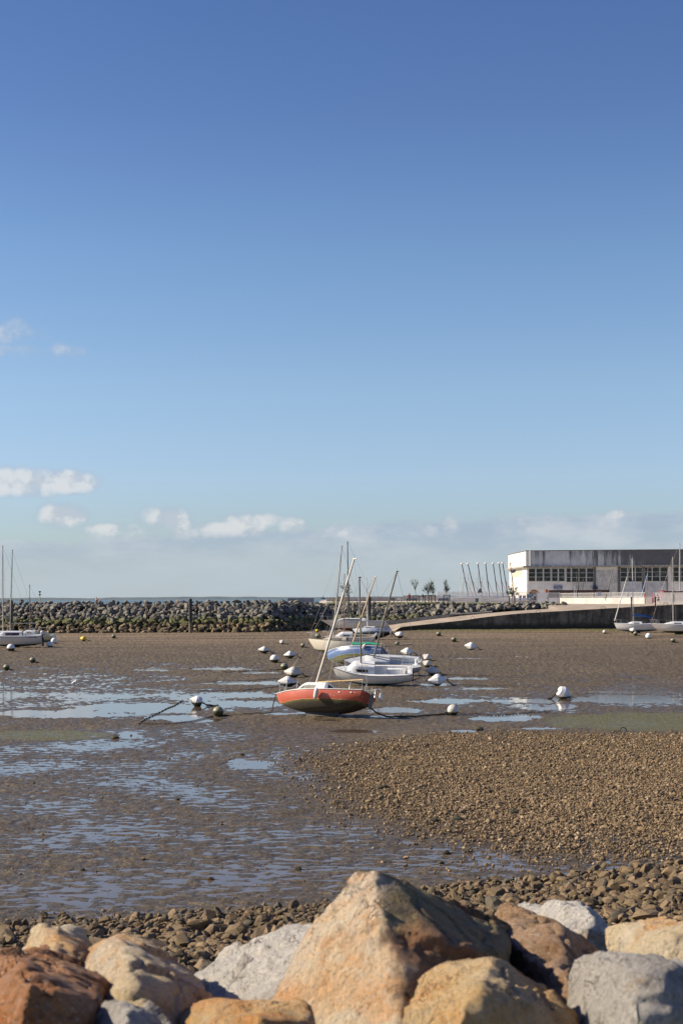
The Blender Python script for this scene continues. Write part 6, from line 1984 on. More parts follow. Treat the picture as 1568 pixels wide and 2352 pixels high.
MB().slab([gq(1233.4, 1385.2), gq(1258, 1385.6), gq(1258, 1361.3), gq(1233.4, 1361.6)], .08).build('solid_leaf', m_wfence, gt)
MB().slab([gq(1259.2, 1385.6), gq(1285, 1386), gq(1285, 1373.2), gq(1259.2, 1373)], .08).build('lower_panel', m_wfence, gt)
m = MB()
for i in range(13):
    px_ = 1259.6 + i * 2.05
    m.slab([gq(px_, 1373), gq(px_ + .7, 1373), gq(px_ + .7, 1361.8), gq(px_, 1361.8)], .05)
m.slab([gq(1259.2, 1362.6, .01), gq(1285, 1362.8, .01), gq(1285, 1361.6, .01), gq(1259.2, 1361.4, .01)], .07)
m.build('barred_panel', m_wfence, gt)
for px_ in (1233, 1258.5, 1285.2):
    MB().slab([gq(px_ - .5, 1386.2, .06), gq(px_ + .6, 1386.2, .06), gq(px_ + .6, 1360.8, .06), gq(px_ - .5, 1360.8, .06)], .18).build('gate_post', m_parapet, gt)
MB().box(gq(1257, 1374, .12), (.25, .06, .12)).build('handle', m_dpost, gt)
# small pale sign on the railing
sp_ = at(1376, 1369.5, 275.6)
o = MB().box((0, 0, .42), (.85, .04, .8)).box((0, .03, .42), (.9, .03, .85)).build('railing_sign', m_boardw, loc=sp_); tag(o, 'small blank pale sign fixed on the white railing', 'sign')

# ------------------------------------------------------------------ things in the yard
def container(x0, x1, y0, Y, hgt, mat, label, name='shipping_container'):
    a = at(x0, y0, Y); b_ = at(x1, y0, Y)
    L_ = b_.x - a.x
    root = empty(name, (a.x, Y, a.z - hgt)); tag(root, label, 'container')
    m = MB(); n = int(L_ / .28)
    pr = []
    for i in range(n + 1):
        s_ = L_ * i / n
        pr += [(s_, 0 if i % 2 else .05)]
    rows = [[(x, y, z) for (x, y) in pr] for z in (.1, hgt - .1)]
    m.grid(rows); m.build('corrugated_side', mat, root)
    MB().box((L_ / 2, 1.25, hgt - .05), (L_, 2.4, .12)).box((L_ / 2, 1.25, .05), (L_, 2.4, .12)).box((0, 1.25, hgt / 2), (.1, 2.4, hgt - .3)).box((L_, 1.25, hgt / 2), (.1, 2.4, hgt - .3)).build('frame', mat, root)
    return root
m_cbr = simple('brown_container', (0.085, 0.04, 0.03), .6, col2=(0.05, 0.028, 0.022), nscale=1.5)
m_cred = simple('dark_red_container', (0.14, 0.025, 0.022), .6, col2=(0.09, 0.02, 0.02), nscale=1.5)
container(1259, 1399, 1355.8, 292, 2.5, m_cbr, 'long dark brown container behind the white wall and railing')
container(1524, 1640, 1358, 283, 2.6, m_cred, 'dark red container behind the fence at the right edge')
tr_ = at(1519, 1362, 281)
rt = empty('yard_tractor', tr_ - Vector((0, 0, 1.9))); tag(rt, 'red tractor cab showing above the fence at the right', 'tractor')
MB().box((0, 0, 2.35), (.95, 1.2, .10)).box((-.42, -.5, 2.0), (.07, .07, .7)).box((.42, -.5, 2.0), (.07, .07, .7)).box((-.42, .5, 2.0), (.07, .07, .7)).box((.42, .5, 2.0), (.07, .07, .7)).box((0, 0, 1.3), (1.0, 1.2, .75)).build('cab', m_redp, rt)
MB().box((-.9, 0, 1.1), (.9, .8, .7)).build('bonnet', m_redp, rt)
for x_ in (-1.1, .3):
    for y_ in (-.65, .65):
        MB().lathe([(.0, -.15), (.42, -.15), (.48, -.1), (.48, .1), (.42, .15), (.0, .15)], M=Matrix.Translation((x_, y_, .46)) @ Euler((R(90), 0, 0)).to_matrix().to_4x4(), n=18).build('wheel', M_black, rt, sm=40)
# hut with pitched roof of timber
ph = at(1227, 1361, 296)
o = MB().add([Vector(v) for v in ((-1.2, 0, 0), (1.2, 0, 0), (1.2, 1.6, 0), (-1.2, 1.6, 0), (-.35, .8, .72), (.35, .8, .72))], [(0, 1, 5, 4), (1, 2, 5), (2, 3, 4, 5), (3, 0, 4)]).build('timber_roof', simple('brown_timber_roof', (0.17, 0.09, 0.045), .85, col2=(0.28, 0.17, 0.09), nscale=5, bump=.5))
o.data.transform(Matrix.Translation((0, 0, 2.3)))
rt2 = empty('timber_hut', ph - Vector((0, 0, 2.4))); tag(rt2, 'small hut with a brown hipped timber roof against the boathouse', 'hut')
o.parent = rt2; o.name = 'roof'
MB().box((0, .8, 1.1), (1.9, 1.2, 2.35)).build('wall', m_dpost, rt2)
for (px_, lb) in ((1257.2, 'left one, above the gate'), (1320.3, 'right one, behind the long railing')):
    a = at(px_, 1348.5, 291)
    m = MB()
    for s_ in (-.2, .2): m.box((s_, 0, -1.4), (.06, .06, 2.9))
    for i in range(6): m.box((0, 0, -.1 - i * .5), (.4, .05, .06))
    o = m.build('ladder_frame', m_wfence, loc=a); tag(o, 'white ladder shaped frame in the yard, ' + lb, 'frame')
a = at(1254.5, 1361.5, 289)
o = MB().box((0, 0, -.1), (.55, .5, .8)).box((0, 0, .33), (.6, .55, .06)).build('orange_bin', simple('orange_box', (0.55, 0.13, 0.05), .6), loc=a + Vector((0, 0, .3))); tag(o, 'orange box beside the left ladder frame', 'box')

M_catmast = simple('black_catamaran_mast', (0.012, 0.012, 0.014), .7, spec=.2)
M_redpole = simple('red_pole', (0.62, 0.07, 0.04), .5)
M_hullw = simple('dinghy_hull_white', (0.70, 0.70, 0.68), .35)
def add_parts(parts, root):
    out = []
    for nm, dt, lc in parts:
        o = bpy.data.objects.new(nm, dt); o.location = lc; COL.objects.link(o); o.parent = root
        out.append(o)
    return out
CT = [((1060.3, 1295.5), (1073.8, 1360), 'leftmost of the row'), ((1074.2, 1295.5), (1090.5, 1361), 'second from the left'), ((1097.3, 1294.8), (1105.8, 1361), 'third, by the triangular sign'), ((1114.8, 1294.8), (1122.8, 1361), 'fourth from the left'),
      ((1132.2, 1294.8), (1141.2, 1361), 'fifth from the left'), ((1145.9, 1294.2), (1154.3, 1361), 'sixth from the left'), ((1154, 1294), (1164.3, 1358), 'seventh, just left of the building'), ((1171.4, 1294), (1178.6, 1356), 'before the white end wall')]
cat_mesh = {}
def boat_shell(L_, B_, D_, tip=.3):
    rows = []
    for i in range(13):
        u = i / 12; bb = B_ / 2 * (1 - abs(2 * u - .8) ** 2.4 * .8 if u < .4 else 1 - ((u - .4) / .6) ** 2.2) + .01
        x = L_ * (u - .5); zt_ = D_ + .12 * u * u
        rows.append([(x, -bb, zt_), (x, -bb * .85, D_ * .4), (x, 0, D_ * (.05 + .7 * max(0, u - .75) * 2)), (x, bb * .85, D_ * .4), (x, bb, zt_), (x, 0, zt_ + .06)])
    m = MB().grid(rows, close=True)
    m.add(rows[0], [tuple(range(6))])
    return m
for i, (tp, bt, wh) in enumerate(CT):
    Y = 300 - i * .6
    a = at(tp[0], tp[1], Y); b_ = at(bt[0], bt[1], Y)
    d = (a - b_)
    zd = landz(b_.x, Y) + .75
    foot = b_ + d * ((zd - b_.z) / d.z)
    rt = empty('beach_catamaran', (foot.x, foot.y, landz(foot.x, Y))); tag(rt, 'catamaran with black mast, white float and red pole, ' + wh, 'catamaran', 'catamarans parked behind the white fence')
    org = rt.location.copy()
    if 'hull' not in cat_mesh:
        cat_mesh['hull'] = boat_shell(4.8, .42, .5).build('t', M_hullw, sm=40)
    for sy in (-1.1, 1.1):
        o = bpy.data.objects.new('hull', cat_mesh['hull'].data); o.location = (0.2, sy, .12); COL.objects.link(o); o.parent = rt
    MB().box((0.2, 0, .72), (1.6, 1.9, .03)).box((1.0, 0, .72), (.08, 2.3, .08)).box((-.6, 0, .72), (.08, 2.3, .08)).build('trampoline', simple('black_net', (0.03, 0.03, 0.03), .9) if i == 0 else bpy.data.materials['black_net'], rt)
    f0, f1 = foot - org, a - org
    MB().tube([f0, f1], [.095, .085], 8).build('mast', M_catmast, rt, sm=60)
    MB().lathe([(.0, .30), (.36, .22), (.42, .08), (.30, -.06), (.12, -.16), (.0, -.18)], M=Matrix.Translation(f1) @ Matrix.Diagonal((.8, .8, .75, 1)), n=14).build('mast_float', m_wfence, rt, sm=50)
    j = f0.lerp(f1, .52)
    e = Vector((j.x + (foot.x - a.x) * .55 + 1.0, j.y - .3, .8))
    MB().tube([j, e], .045, 6).build('red_pole', M_redpole, rt)
    for sy in (-1.1, 1.1):
        MB().tube([f0.lerp(f1, .8), Vector((0, sy, .7))], .009, 4).build('shroud', M_wire, rt)
o = cat_mesh['hull']; bpy.data.objects.remove(o)
DM = [(1056, 1310, 0, .06, M_whitemast, 'tall pale mast, leftmost beside the catamarans'), (1066.3, 1313, -.4, .05, M_whitemast, 'between the two leftmost catamarans'), (1074.2, 1311.5, .2, .05, M_whitemast, 'right beside the second catamaran mast'),
      (1080.3, 1327, 0, .04, M_whitemast, 'shorter mast right of the second catamaran'), (1093.8, 1312.4, -.3, .055, M_whitemast, 'mast left of the triangular sign'), (1098, 1313.5, 0, .045, M_whitemast, 'mast behind the third catamaran'), (1108.8, 1312.6, -.4, .055, M_whitemast, 'mast leaning right of the triangular sign'),
      (1115.6, 1317.5, .6, .045, M_whitemast, 'mast between fourth and fifth catamarans'), (1323.6, 1309, 0, .07, M_darkmast, 'dark mast left one of three by the boathouse windows'), (1329, 1308.5, -.2, .08, M_darkmast, 'dark mast middle one of three by the boathouse windows'), (1340.5, 1309, -.4, .06, M_darkmast, 'dark mast right one of three by the boathouse windows'),
      (1413.3, 1278.5, -2.0, .075, M_darkmast, 'tall black mast leaning in front of the large roller door'), (1488, 1297, -.4, .07, M_redmast, 'brown mast in front of the right hand windows')]
dm_h = boat_shell(4.4, 1.6, .5).build('t', M_hullw, sm=40)
for (px_, py_, lean, r_, mt, lb) in DM:
    Y = 297 if px_ < 1200 else 294
    a = at(px_, py_, Y); 
    rt = empty('racing_dinghy', (a.x + lean, Y, landz(a.x, Y))); tag(rt, 'parked dinghy with ' + lb, 'dinghy')
    o = bpy.data.objects.new('hull', dm_h.data); COL.objects.link(o); o.parent = rt; o.location = (0, 0, .25)
    MB().tube([(0, 0, .6), a - rt.location], [r_, r_ * .7], 7).build('mast', mt, rt, sm=60)
    for sy in (-.7, .7):
        MB().tube([Vector((0, 0, .6)).lerp(a - rt.location, .85), Vector((-.3, sy, .7))], .008, 4).build('shroud', M_wire, rt)
bpy.data.objects.remove(dm_h)
# blue pole
a = at(1486, 1320, 292); b_ = at(1474.8, 1360, 292)
o = MB().tube([b_ - Vector((.35, 0, 1.3)), b_, a], [.09, .09, .06], 8).tube([a, a + Vector((0, 0, .15))], .04, 6).build('blue_pole', simple('pale_blue_pole', (0.25, 0.38, 0.62), .5), sm=50); tag(o, 'pale blue leaning pole before the boathouse', 'pole')
# yacht on land at the right edge
ry = boat_root('yacht_ashore', 'white yacht standing ashore behind the fence at the far right with a tall mast', 178, 0, 0)
hY = Hull(9, 2.9, 1.1, .6, rake=1.0)
hY.build(M_white, ry); hY.deck(M_white, ry); cY = Cabin(hY, .35, .75, .45); cY.build(M_white, ry); cY.window(.45, .6, .3, .7, M_glass, ry); keel_fin(.4, .56, .6, hY, M_white, ry)
pY = at(1561, 1357, 290)
ry.location = (pY.x + .5, 290, pY.z - hY.sheer(.55) - .45)
rig(hY, ry, .556, at(1561, 1249, 290).z - pY.z + .2, .11, M_alu, spread=.5, deckz=hY.sheer(.55) + .35)
# flag
a = at(1176.3, 1294.5, 296); b_ = at(1177.5, 1378, 296)
fl = empty('flag_pole', (b_.x, 296, b_.z)); tag(fl, 'thin pole with a purple grey flag before the white end wall', 'flag')
MB().tube([(0, 0, 0), a - b_], .035, 6).build('pole', M_greymast, fl)
rows = []
f0 = at(1174.0, 1316.5, 296) - b_; f1 = at(1183.2, 1314.8, 296) - b_; f2 = at(1183.0, 1308.5, 296) - b_; f3 = at(1173.5, 1311.0, 296) - b_
for j in range(5):
    rows.append([f0.lerp(f3, j / 4).lerp(f1.lerp(f2, j / 4), i / 10) + Vector((0, .06 * math.sin(i * .9 + j), 0)) for i in range(11)])
MB().grid(rows).build('flag', simple('purple_flag', (0.06, 0.04, 0.09), .8, col2=(0.12, 0.09, 0.15), nscale=5), fl, sm=60)
text_mesh('flag_lettering', 'ATL', .42, COLS['pale'], fl, (f0 + f2) / 2 + Vector((0, -.1, 0)), (R(90), 0, 0), ext=.01)

# triangular sign, bin, benches, tree guards
a = at(1102, 1361.5, 286); b_ = onland(1102, 286)
ts = empty('triangular_sign', b_); tag(ts, 'grey backed triangular road sign on a post before the catamarans', 'sign')
z0 = a.z - b_.z
MB().tube([(0, 0, -.2), (0, 0, z0 + .3)], .035, 6).build('post', M_alu, ts)
MB().add([Vector(v) for v in ((-.55, -.05, z0), (.55, -.05, z0), (0, -.05, z0 + 1.0), (-.55, -.02, z0), (.55, -.02, z0), (0, -.02, z0 + 1.0))], [(0, 1, 2), (5, 4, 3), (0, 3, 4, 1), (1, 4, 5, 2), (2, 5, 3, 0)]).build('plate', simple('sign_back', (0.13, 0.14, 0.14), .5), ts)
b_ = onland(1094.4, 282)
tb = empty('litter_bin', b_); tag(tb, 'square grey litter bin on the promenade edge', 'bin')
MB().box((0, 0, .42), (.66, .5, .80)).build('body', simple('bin_grey', (0.16, 0.16, 0.15), .6), tb)
MB().box((0, 0, .86), (.72, .56, .07)).build('lid', M_alu, tb)
for s_ in (-.16, 0, .16):
    MB().box((s_, -.26, .42), (.06, .03, .7)).build('slat', M_alu, tb)
m_bench = simple('bench_grey_slats', (0.13, 0.135, 0.15), .6, col2=(0.18, 0.185, 0.20), nscale=3)
def bench(px_, Y, wpx, label, yaw=0):
    b_ = onland(px_, Y); w_ = wpx * Y / F
    rt = empty('park_bench', b_, (0, 0, R(yaw))); tag(rt, label, 'bench', None)
    m = MB()
    for k_ in range(4): m.box((0, 0, .50 + k_ * .115), (w_, .04, .105))
    m.build('backrest', m_bench, rt)
    m = MB()
    for k_ in range(4): m.box((0, .12 + k_ * .12, .44), (w_, .105, .04))
    m.build('seat', m_bench, rt)
    for s_ in (-1, 1):
        MB().box((s_ * w_ * .44, .02, .36), (.10, .08, .80)).box((s_ * w_ * .44, .30, .40), (.08, .52, .06)).box((s_ * w_ * .44, .52, .20), (.08, .08, .44)).build('leg', m_bench, rt)
bench(945.5, 277.5, 25, 'grey slatted bench seen from behind, in front of the person in red')
bench(1017.7, 277.5, 25, 'grey slatted bench seen from behind, at the left end of the white fence')
bench(916, 284, 13, 'small bench before the pale parapet, left of the person in red', -35)
bench(900, 284, 11, 'small bench at the parapet behind the leaning grey mast', 10)
m_leaf = [simple('leaf_dark', (0.035, 0.055, 0.018), .6, col2=(0.055, 0.075, 0.025), nscale=2), simple('leaf_mid', (0.07, 0.085, 0.035), .6, col2=(0.10, 0.10, 0.05), nscale=2)]
m_bark = simple('sapling_bark', (0.20, 0.165, 0.13), .85, col2=(0.12, 0.10, 0.08), nscale=8)
m_guard = simple('tree_guard_wood', (0.115, 0.10, 0.085), .85, col2=(0.17, 0.15, 0.13), nscale=5, stretch=(1, 1, .3))
def sapling(label, px_, Y, crown, lean, seed, glabel, leafm=0, n=520, gw=1.5, gh=1.45, leaf=.17, fork=.45):
    """crown: list of (px, py, r px) lobes"""
    r_ = random.Random(seed)
    b_ = onland(px_, Y)
    rt = empty('sapling', b_); tag(rt, label, 'tree')
    k_ = Y / F
    lobes = [(at(a, c_, Y) - b_, rr * k_) for (a, c_, rr) in crown]
    cc = sum((l[0] for l in lobes), Vector()) / len(lobes)
    low = Vector((cc.x * fork * .9 + lean, 0, cc.z * fork))
    m = MB().tube([(0, 0, -.1), Vector((low.x * .5 + .05, 0, low.z * .5)), low, low.lerp(cc, .55)], [.06, .05, .045, .03], 7)
    tips = []
    for (c_, rr) in lobes:
        for q_ in range(5):
            e = c_ + Vector((r_.uniform(-1, 1), r_.uniform(-1, 1), r_.uniform(-.5, .9))) * rr * .8
            s_ = low.lerp(cc, r_.uniform(0, .5))
            mid = s_.lerp(e, .5) + Vector((r_.uniform(-.08, .08), r_.uniform(-.1, .1), -.06))
            m.tube([s_, mid, e], [.022, .015, .006], 5)
            tips += [e, mid.lerp(e, .5), mid.lerp(e, .75)]
    m.build('trunk', m_bark, rt, sm=50)
    vs, fs = [], []
    tot = sum(l[1] ** 2 for l in lobes)
    for (c_, rr) in lobes:
        nn_ = int(n * rr * rr / tot)
        clumps = [c_ + Vector((r_.gauss(0, .42), r_.gauss(0, .42), r_.gauss(0, .42))) * rr for _ in range(max(5, nn_ // 13))] + [t_ for t_ in tips if (t_ - c_).length < rr * 1.1]
        for _ in range(nn_):
            p = r_.choice(clumps) + Vector((r_.gauss(0, .10), r_.gauss(0, .10), r_.gauss(0, .09)))
            s_ = leaf * r_.uniform(.55, 1.2)
            e = Euler((r_.uniform(0, 6.3), r_.uniform(0, 6.3), r_.uniform(0, 6.3))).to_matrix()
            i0 = len(vs)
            vs += [p + e @ Vector(v) * s_ for v in ((-.5, 0, 0), (0, -.28, .05), (.5, 0, 0), (0, .28, .05))]
            fs.append((i0, i0 + 1, i0 + 2, i0 + 3))
    me = MB().add(vs, fs)
    me.build('crown', m_leaf[leafm], rt, fix=False)
    g = empty('tree_guard', onland(px_, Y)); tag(g, glabel, 'tree guard')
    for sx_ in (-1, 1):
        for sy in (-1, 1):
            MB().box((sx_ * gw / 2, sy * gw * .42, gh / 2 - .1), (.12, .12, gh + .2)).build('post', m_guard, g)
    m = MB()
    for sy in (-1, 1): m.box((0, sy * gw * .42, gh + .03), (gw + .2, .10, .14))
    for sx_ in (-1, 1): m.box((sx_ * gw / 2, 0, gh - .12), (.08, gw * .8, .12))
    m.tube([(-gw / 2, 0, gh - .1), (0, .05, gh - .45), (gw / 2, 0, gh - .1)], .03, 5)
    m.build('rails', m_guard, g)
sapling('slim sapling with a thin open crown and crooked trunk, by the person in red', 954.8, 280, [(946, 1335, 6), (952, 1334, 7), (957, 1341, 5), (959, 1336, 4), (949, 1342, 5)], .0, 3, 'wooden guard round the sapling with the crooked trunk', 1, 260, 1.15, 1.35, .15, .55)
sapling('fullest sapling, broad crown with a low side branch, between two benches', 983, 276, [(984, 1344, 10), (990, 1338, 7), (978, 1349, 6), (991, 1350, 7), (971, 1355, 4), (976, 1353, 4), (986, 1350, 7)], .0, 4, 'nearer wooden guard at the fullest sapling', 0, 900, 1.25, 1.45, .19, .5)
sapling('sapling half hidden behind the fullest one, right of the man in black', 991.7, 284, [(993, 1352, 6), (997, 1354, 6), (990, 1358, 5), (996, 1361, 4), (995, 1345, 4)], .0, 5, 'farther wooden guard behind the fullest sapling', 0, 380, 1.2, 1.35, .17, .5)
sapling('narrow upright sapling at the left end of the white fence', 1025.5, 281.5, [(1023, 1335, 5), (1021, 1341, 5), (1025, 1345, 6), (1027, 1352, 6), (1022, 1354, 6), (1029, 1354, 4)], .0, 6, 'wooden guard at the left end of the white fence', 0, 620, 1.2, 1.4, .17, .5)
sapling('bushy sapling before the white end wall of the boathouse', 1175.4, 275.5, [(1176, 1350, 8), (1168, 1358, 7), (1182, 1358, 8), (1187, 1352, 5), (1175, 1360, 8), (1163, 1362, 5), (1190, 1364, 5), (1170, 1350, 4)], .0, 7, 'wooden guard under the bushy sapling near the boathouse', 1, 900, 1.05, 1.45, .18, .5)
sapling('sapling behind the boat masts, above the middle of the breakwater', 795.5, 286, [(786, 1345, 7), (795, 1350, 9), (802, 1352, 6), (790, 1356, 7), (806, 1361, 4), (800, 1344, 5)], .0, 8, 'wooden guard behind the boat masts', 0, 620, 1.15, 1.4, .18, .5)

# channel marker, sails, distant ship
a = at(91.5, 1357.5, 275)
mk = empty('channel_marker', (a.x, 275, 1.0)); tag(mk, 'yellow post with black double cone topmark behind the left breakwater', 'marker')
zt_ = a.z - 1.0
MB().tube([(0, 0, 0), (0, 0, zt_ - 1.2)], .10, 8).build('post', simple('yellow_post', (0.50, 0.38, 0.05), .6), mk)
MB().tube([(0, 0, zt_ - 1.2), (0, 0, zt_)], .05, 6).lathe([(.0, zt_ - .45), (.02, zt_ - .45), (.30, zt_ - .05), (.0, zt_ - .05)], n=10).lathe([(.0, zt_ - 1.0), (.02, zt_ - .98), (.27, zt_ - .6), (.0, zt_ - .6)], n=10).build('topmark', M_black, mk)
m_sail = simple('white_sail', (0.75, 0.74, 0.70), .7)
for (px_, s_, lb) in ((17.5, 1.0, 'distant sailing boat on the sea at the left edge, right hand one'), (10.5, .9, 'distant sailing boat on the sea at the left edge, left hand one')):
    Y = 1500
    a = at(px_, 1378, Y)
    rt = empty('distant_sailboat', (a.x, Y, -.6)); tag(rt, lb, 'sailboat')
    boat_shell(6 * s_, 2, .9).build('hull', M_hullw, rt, sm=40)
    MB().slab([(-2.4 * s_, 0, 1.6), (.3, 0, 1.6), (.3, 0, 8.2 * s_), (.1, 0, 8.2 * s_)], .04).build('mainsail', m_sail, rt)
    MB().slab([(.4, .1, 1.4), (2.9, .1, 1.2), (.5, .1, 7 * s_), (.42, .1, 7 * s_)], .04).build('jib', m_sail, rt)
    MB().tube([(.32, 0, .8), (.32, 0, 8.4 * s_)], .07, 6).build('mast', M_alu, rt)
a = at(750, 1376, 7000)
sh = empty('distant_ship', (at(751, 1376, 7000).x, 7000, -.6)); tag(sh, 'tiny distant cargo ship on the horizon above the breakwater', 'ship')
boat_shell(60, 12, 5).build('hull', m_cbr, sh)
MB().box((-20, 0, 8), (9, 9, 7)).box((-20, 0, 13), (4, 6, 4)).tube([(12, 0, 5), (12, 0, 13)], .6, 6).build('superstructure', m_boardw, sh)

# ------------------------------------------------------------------ people and the bird
def skin(name, pts, edges, radii, mat, parent, sub=1):
    me = bpy.data.meshes.new(name); me.from_pydata([tuple(p) for p in pts], edges, [])
    o = bpy.data.objects.new(name, me); COL.objects.link(o)
    md = o.modifiers.new('k', 'SKIN'); md.use_smooth_shade = True
    for i, v in enumerate(me.skin_vertices[0].data):
        r_ = radii[i]; v.radius = r_ if isinstance(r_, tuple) else (r_, r_)
        v.use_root = (i == 0)
    m2 = o.modifiers.new('s', 'SUBSURF'); m2.levels = sub; m2.render_levels = sub
    dg = bpy.context.evaluated_depsgraph_get()
    me2 = bpy.data.meshes.new_from_object(o.evaluated_get(dg))
    o.modifiers.clear(); o.data = me2; bpy.data.meshes.remove(me)
    me2.materials.clear(); me2.materials.append(mat)
    o.parent = parent
    return o
m_skin = simple('skin', (0.48, 0.29, 0.20), .55)
m_hair = simple('dark_hair', (0.03, 0.022, 0.018), .7)
m_shoe = simple('shoe', (0.06, 0.05, 0.05), .6)
def person(label, loc, yaw, P, top, bottom, hair=None, skirt=None, sleeves=True, shorts=False, extra=None, shoes=None, hgt=1.75):
    """P: joints in metres, x = forward. keys: hip, chest, neck, head, shL, elL, haL, shR, elR, haR, knL, anL, toL, knR, anR, toR"""
    s_ = hgt / 1.75
    rt = empty('person', loc, (0, 0, R(yaw))); tag(rt, label, 'person')
    V = lambda k_: Vector(P[k_]) * s_
    order = ['hip', 'chest', 'neck', 'head', 'crown', 'shL', 'elL', 'haL', 'fiL', 'shR', 'elR', 'haR', 'fiR', 'hpL', 'knL', 'anL', 'toL', 'hpR', 'knR', 'anR', 'toR', 'chin', 'nose']
    hd = V('head')
    D = dict(P)
    dirs = {}
    pts = []
    for k_ in order:
        if k_ == 'crown': pts.append(hd + Vector((0, 0, .10)) * s_)
        elif k_ == 'chin': pts.append(hd + Vector((.05, 0, -.07)) * s_)
        elif k_ == 'nose': pts.append(hd + Vector((.115, 0, -.005)) * s_)
        elif k_ == 'fiL': pts.append(V('haL') + (V('haL') - V('elL')).normalized() * .10 * s_)
        elif k_ == 'fiR': pts.append(V('haR') + (V('haR') - V('elR')).normalized() * .10 * s_)
        elif k_ == 'hpL': pts.append(V('hip') + Vector((0, .09, -.08)) * s_)
        elif k_ == 'hpR': pts.append(V('hip') + Vector((0, -.09, -.08)) * s_)
        else: pts.append(V(k_))
    ix = {k_: i for i, k_ in enumerate(order)}
    E_ = [('hip', 'chest'), ('chest', 'neck'), ('neck', 'head'), ('head', 'crown'), ('head', 'chin'), ('head', 'nose'), ('chest', 'shL'), ('shL', 'elL'), ('elL', 'haL'), ('haL', 'fiL'), ('chest', 'shR'), ('shR', 'elR'), ('elR', 'haR'), ('haR', 'fiR'),
          ('hip', 'hpL'), ('hpL', 'knL'), ('knL', 'anL'), ('anL', 'toL'), ('hip', 'hpR'), ('hpR', 'knR'), ('knR', 'anR'), ('anR', 'toR')]
    rad = dict(hip=(.13, .10), chest=(.14, .11), neck=.055, head=.095, crown=.075, shL=.06, elL=.045, haL=.032, fiL=.02, shR=.06, elR=.045, haR=.032, fiR=.02, hpL=.085, knL=.06, anL=.042, toL=.035, hpR=.085, knR=.06, anR=.042, toR=.035, chin=.045, nose=.02)
    skin('body', pts, [(ix[a], ix[b_]) for a, b_ in E_], [tuple(q * s_ for q in r_) if isinstance(r_, tuple) else r_ * s_ for r_ in (rad[k_] for k_ in order)], m_skin, rt)
    def sub_(name, ks, es, grow, mat):
        ii = {k_: i for i, k_ in enumerate(ks)}
        rr = []
        for k_ in ks:
            r_ = rad[k_]; r_ = r_ if isinstance(r_, tuple) else (r_, r_)
            rr.append(((r_[0] + grow) * s_, (r_[1] + grow) * s_))
        skin(name, [pts[ix[k_]] for k_ in ks], [(ii[a], ii[b_]) for a, b_ in es], rr, mat, rt)
    ks = ['hip', 'chest', 'shL', 'elL', 'shR', 'elR'] + (['haL', 'haR'] if sleeves else [])
    es = [('hip', 'chest'), ('chest', 'shL'), ('shL', 'elL'), ('chest', 'shR'), ('shR', 'elR')] + ([('elL', 'haL'), ('elR', 'haR')] if sleeves else [])
    sub_('jacket', ks, es, .028, top)
    ks = ['hip', 'hpL', 'knL', 'hpR', 'knR'] + ([] if shorts else ['anL', 'anR'])
    es = [('hip', 'hpL'), ('hpL', 'knL'), ('hip', 'hpR'), ('hpR', 'knR')] + ([] if shorts else [('knL', 'anL'), ('knR', 'anR')])
    sub_('shorts' if shorts else 'trousers', ks, es, .022, bottom)
    for f in ('L', 'R'):
        sub_('shoe', ['an' + f, 'to' + f], [('an' + f, 'to' + f)], .018, shoes or m_shoe)
    hm = MB()
    V_, F_ = icos(2)
    vs = [hd + Vector((v[0] * .115 - .02, v[1] * .105, v[2] * .125 + .045)) * s_ for v in V_]
    hm.add(vs, [tuple(f) for f in F_]); hm.build('hair', hair or m_hair, rt, sm=60)
    return rt
ST = dict(hip=(0, 0, .95), chest=(0, 0, 1.30), neck=(0, 0, 1.47), head=(.02, 0, 1.60), shL=(0, .19, 1.40), elL=(-.03, .25, 1.12), haL=(.05, .25, .88), shR=(0, -.19, 1.40), elR=(-.03, -.25, 1.12), haR=(.05, -.25, .88),
          knL=(.03, .10, .50), anL=(-.02, .10, .08), toL=(.14, .11, .04), knR=(-.01, -.10, .50), anR=(-.06, -.10, .08), toR=(.10, -.11, .04))
WK = dict(ST, knL=(.16, .09, .52), anL=(.22, .09, .10), toL=(.36, .1, .07), knR=(-.05, -.09, .50), anR=(-.26, -.09, .14), toR=(-.14, -.1, .05), elL=(-.14, .24, 1.14), haL=(-.12, .24, .88), elR=(.10, -.24, 1.14), haR=(.22, -.24, .92))
RUN = dict(hip=(0, 0, .95), chest=(.08, 0, 1.30), neck=(.12, 0, 1.46), head=(.17, 0, 1.59), shL=(.09, .19, 1.39), elL=(-.14, .26, 1.18), haL=(.02, .24, 1.02), shR=(.09, -.19, 1.39), elR=(.12, -.26, 1.13), haR=(.34, -.20, 1.22),
           knL=(.34, .09, .72), anL=(.16, .09, .40), toL=(.28, .1, .33), knR=(-.10, -.09, .54), anR=(-.38, -.09, .22), toR=(-.36, -.1, .08))
cloth = lambda n_, c_, c2=None: simple(n_, c_, .85, col2=c2, nscale=9)
c_red = cloth('red_backpack', (0.45, 0.02, 0.03)); c_blk = cloth('black_jacket', (0.015, 0.016, 0.02)); c_jean = cloth('pale_jeans', (0.24, 0.30, 0.38)); c_blue = cloth('blue_top', (0.03, 0.12, 0.26)); c_nav = cloth('navy_trousers', (0.02, 0.025, 0.04)); c_pur = cloth('mauve_running_top', (0.30, 0.16, 0.26), (0.22, 0.11, 0.20))
p1 = person('person in dark coat with a red backpack standing behind a bench, seen from behind', onland(940, 288), 90, ST, c_nav, c_nav)
MB().box((-.19, 0, 1.22), (.16, .30, .42)).build('backpack', c_red, p1)
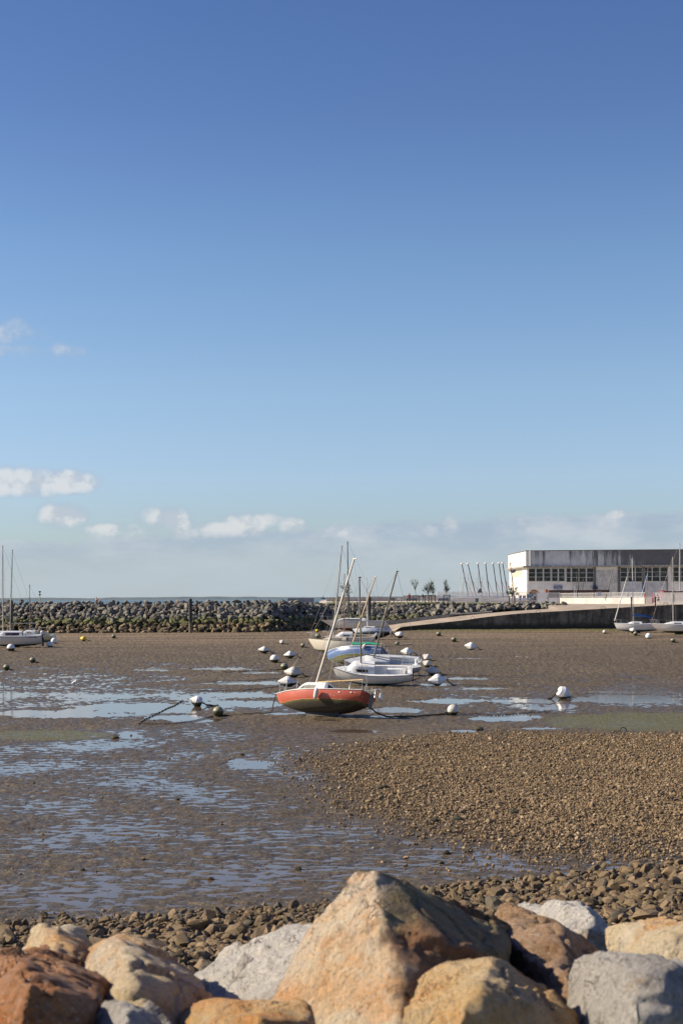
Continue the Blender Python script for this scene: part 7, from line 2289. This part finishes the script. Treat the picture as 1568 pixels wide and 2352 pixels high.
person('man in black jacket and pale jeans with one arm stretched out, by the fullest sapling', onland(970.5, 283), 100, dict(ST, elL=(.12, .40, 1.20), haL=(.18, .62, 1.02)), c_blk, c_jean)
person('man in blue top and dark trousers walking left beside the stone block', onland(774.5, 286), 178, WK, c_blue, c_nav, hair=cloth('grey_hair', (0.35, 0.28, 0.22)), hgt=1.8)
person('runner in mauve top and dark shorts running left past the slatted fence', Vector((at(1512, 1388, 258).x, 258, landz(at(1512, 1388, 258).x, 272) - .02)), 172, RUN, c_pur, c_blk, shorts=True, hgt=1.85, shoes=m_boardw)
SIT = dict(ST, hip=(0, 0, .45), chest=(-.02, 0, .80), neck=(0, 0, .97), head=(.03, 0, 1.10), shL=(0, .19, .90), elL=(.10, .25, .65), haL=(.30, .15, .55), shR=(0, -.19, .90), elR=(.10, -.25, .65), haR=(.30, -.15, .55),
           knL=(.42, .12, .50), anL=(.45, .12, .08), toL=(.60, .12, .05), knR=(.42, -.12, .50), anR=(.45, -.12, .08), toR=(.60, -.12, .05))
ps = at(221.5, 1387.5, 264)
person('person in red sitting on the crest of the left breakwater', ps, 60, SIT, c_red, c_nav, hair=cloth('light_hair', (0.4, 0.3, 0.22)))
# egret
pe_ = G(171.5, 1577)
eg = empty('white_egret', (pe_.x, pe_.y, 0)); tag(eg, 'white wading bird standing in the wet mud at left', 'bird')
eg.rotation_euler = (0, 0, R(25)); eg.scale = (1.15, 1.15, 1.15)
m_feath = simple('white_feathers', (0.80, 0.79, 0.76), .7)
skin('body', [Vector(v) for v in ((0, 0, .24), (-.10, 0, .22), (-.20, 0, .19), (.07, 0, .28), (.10, 0, .34), (.08, 0, .40), (.09, 0, .45), (.12, 0, .47))], [(0, 1), (1, 2), (0, 3), (3, 4), (4, 5), (5, 6), (6, 7)], [(.09, .10), (.08, .085), .03, .055, .034, .03, .036, .028], m_feath, eg)
MB().tube([(.13, 0, .47), (.21, 0, .455)], [.012, .003], 6).build('beak', M_black, eg)
for s_ in (-1, 1):
    MB().tube([(-.01, s_ * .02, .20), (-.03, s_ * .02, .11), (.0, s_ * .02, -.02)], [.012, .008, .006], 5).build('leg', M_black, eg)
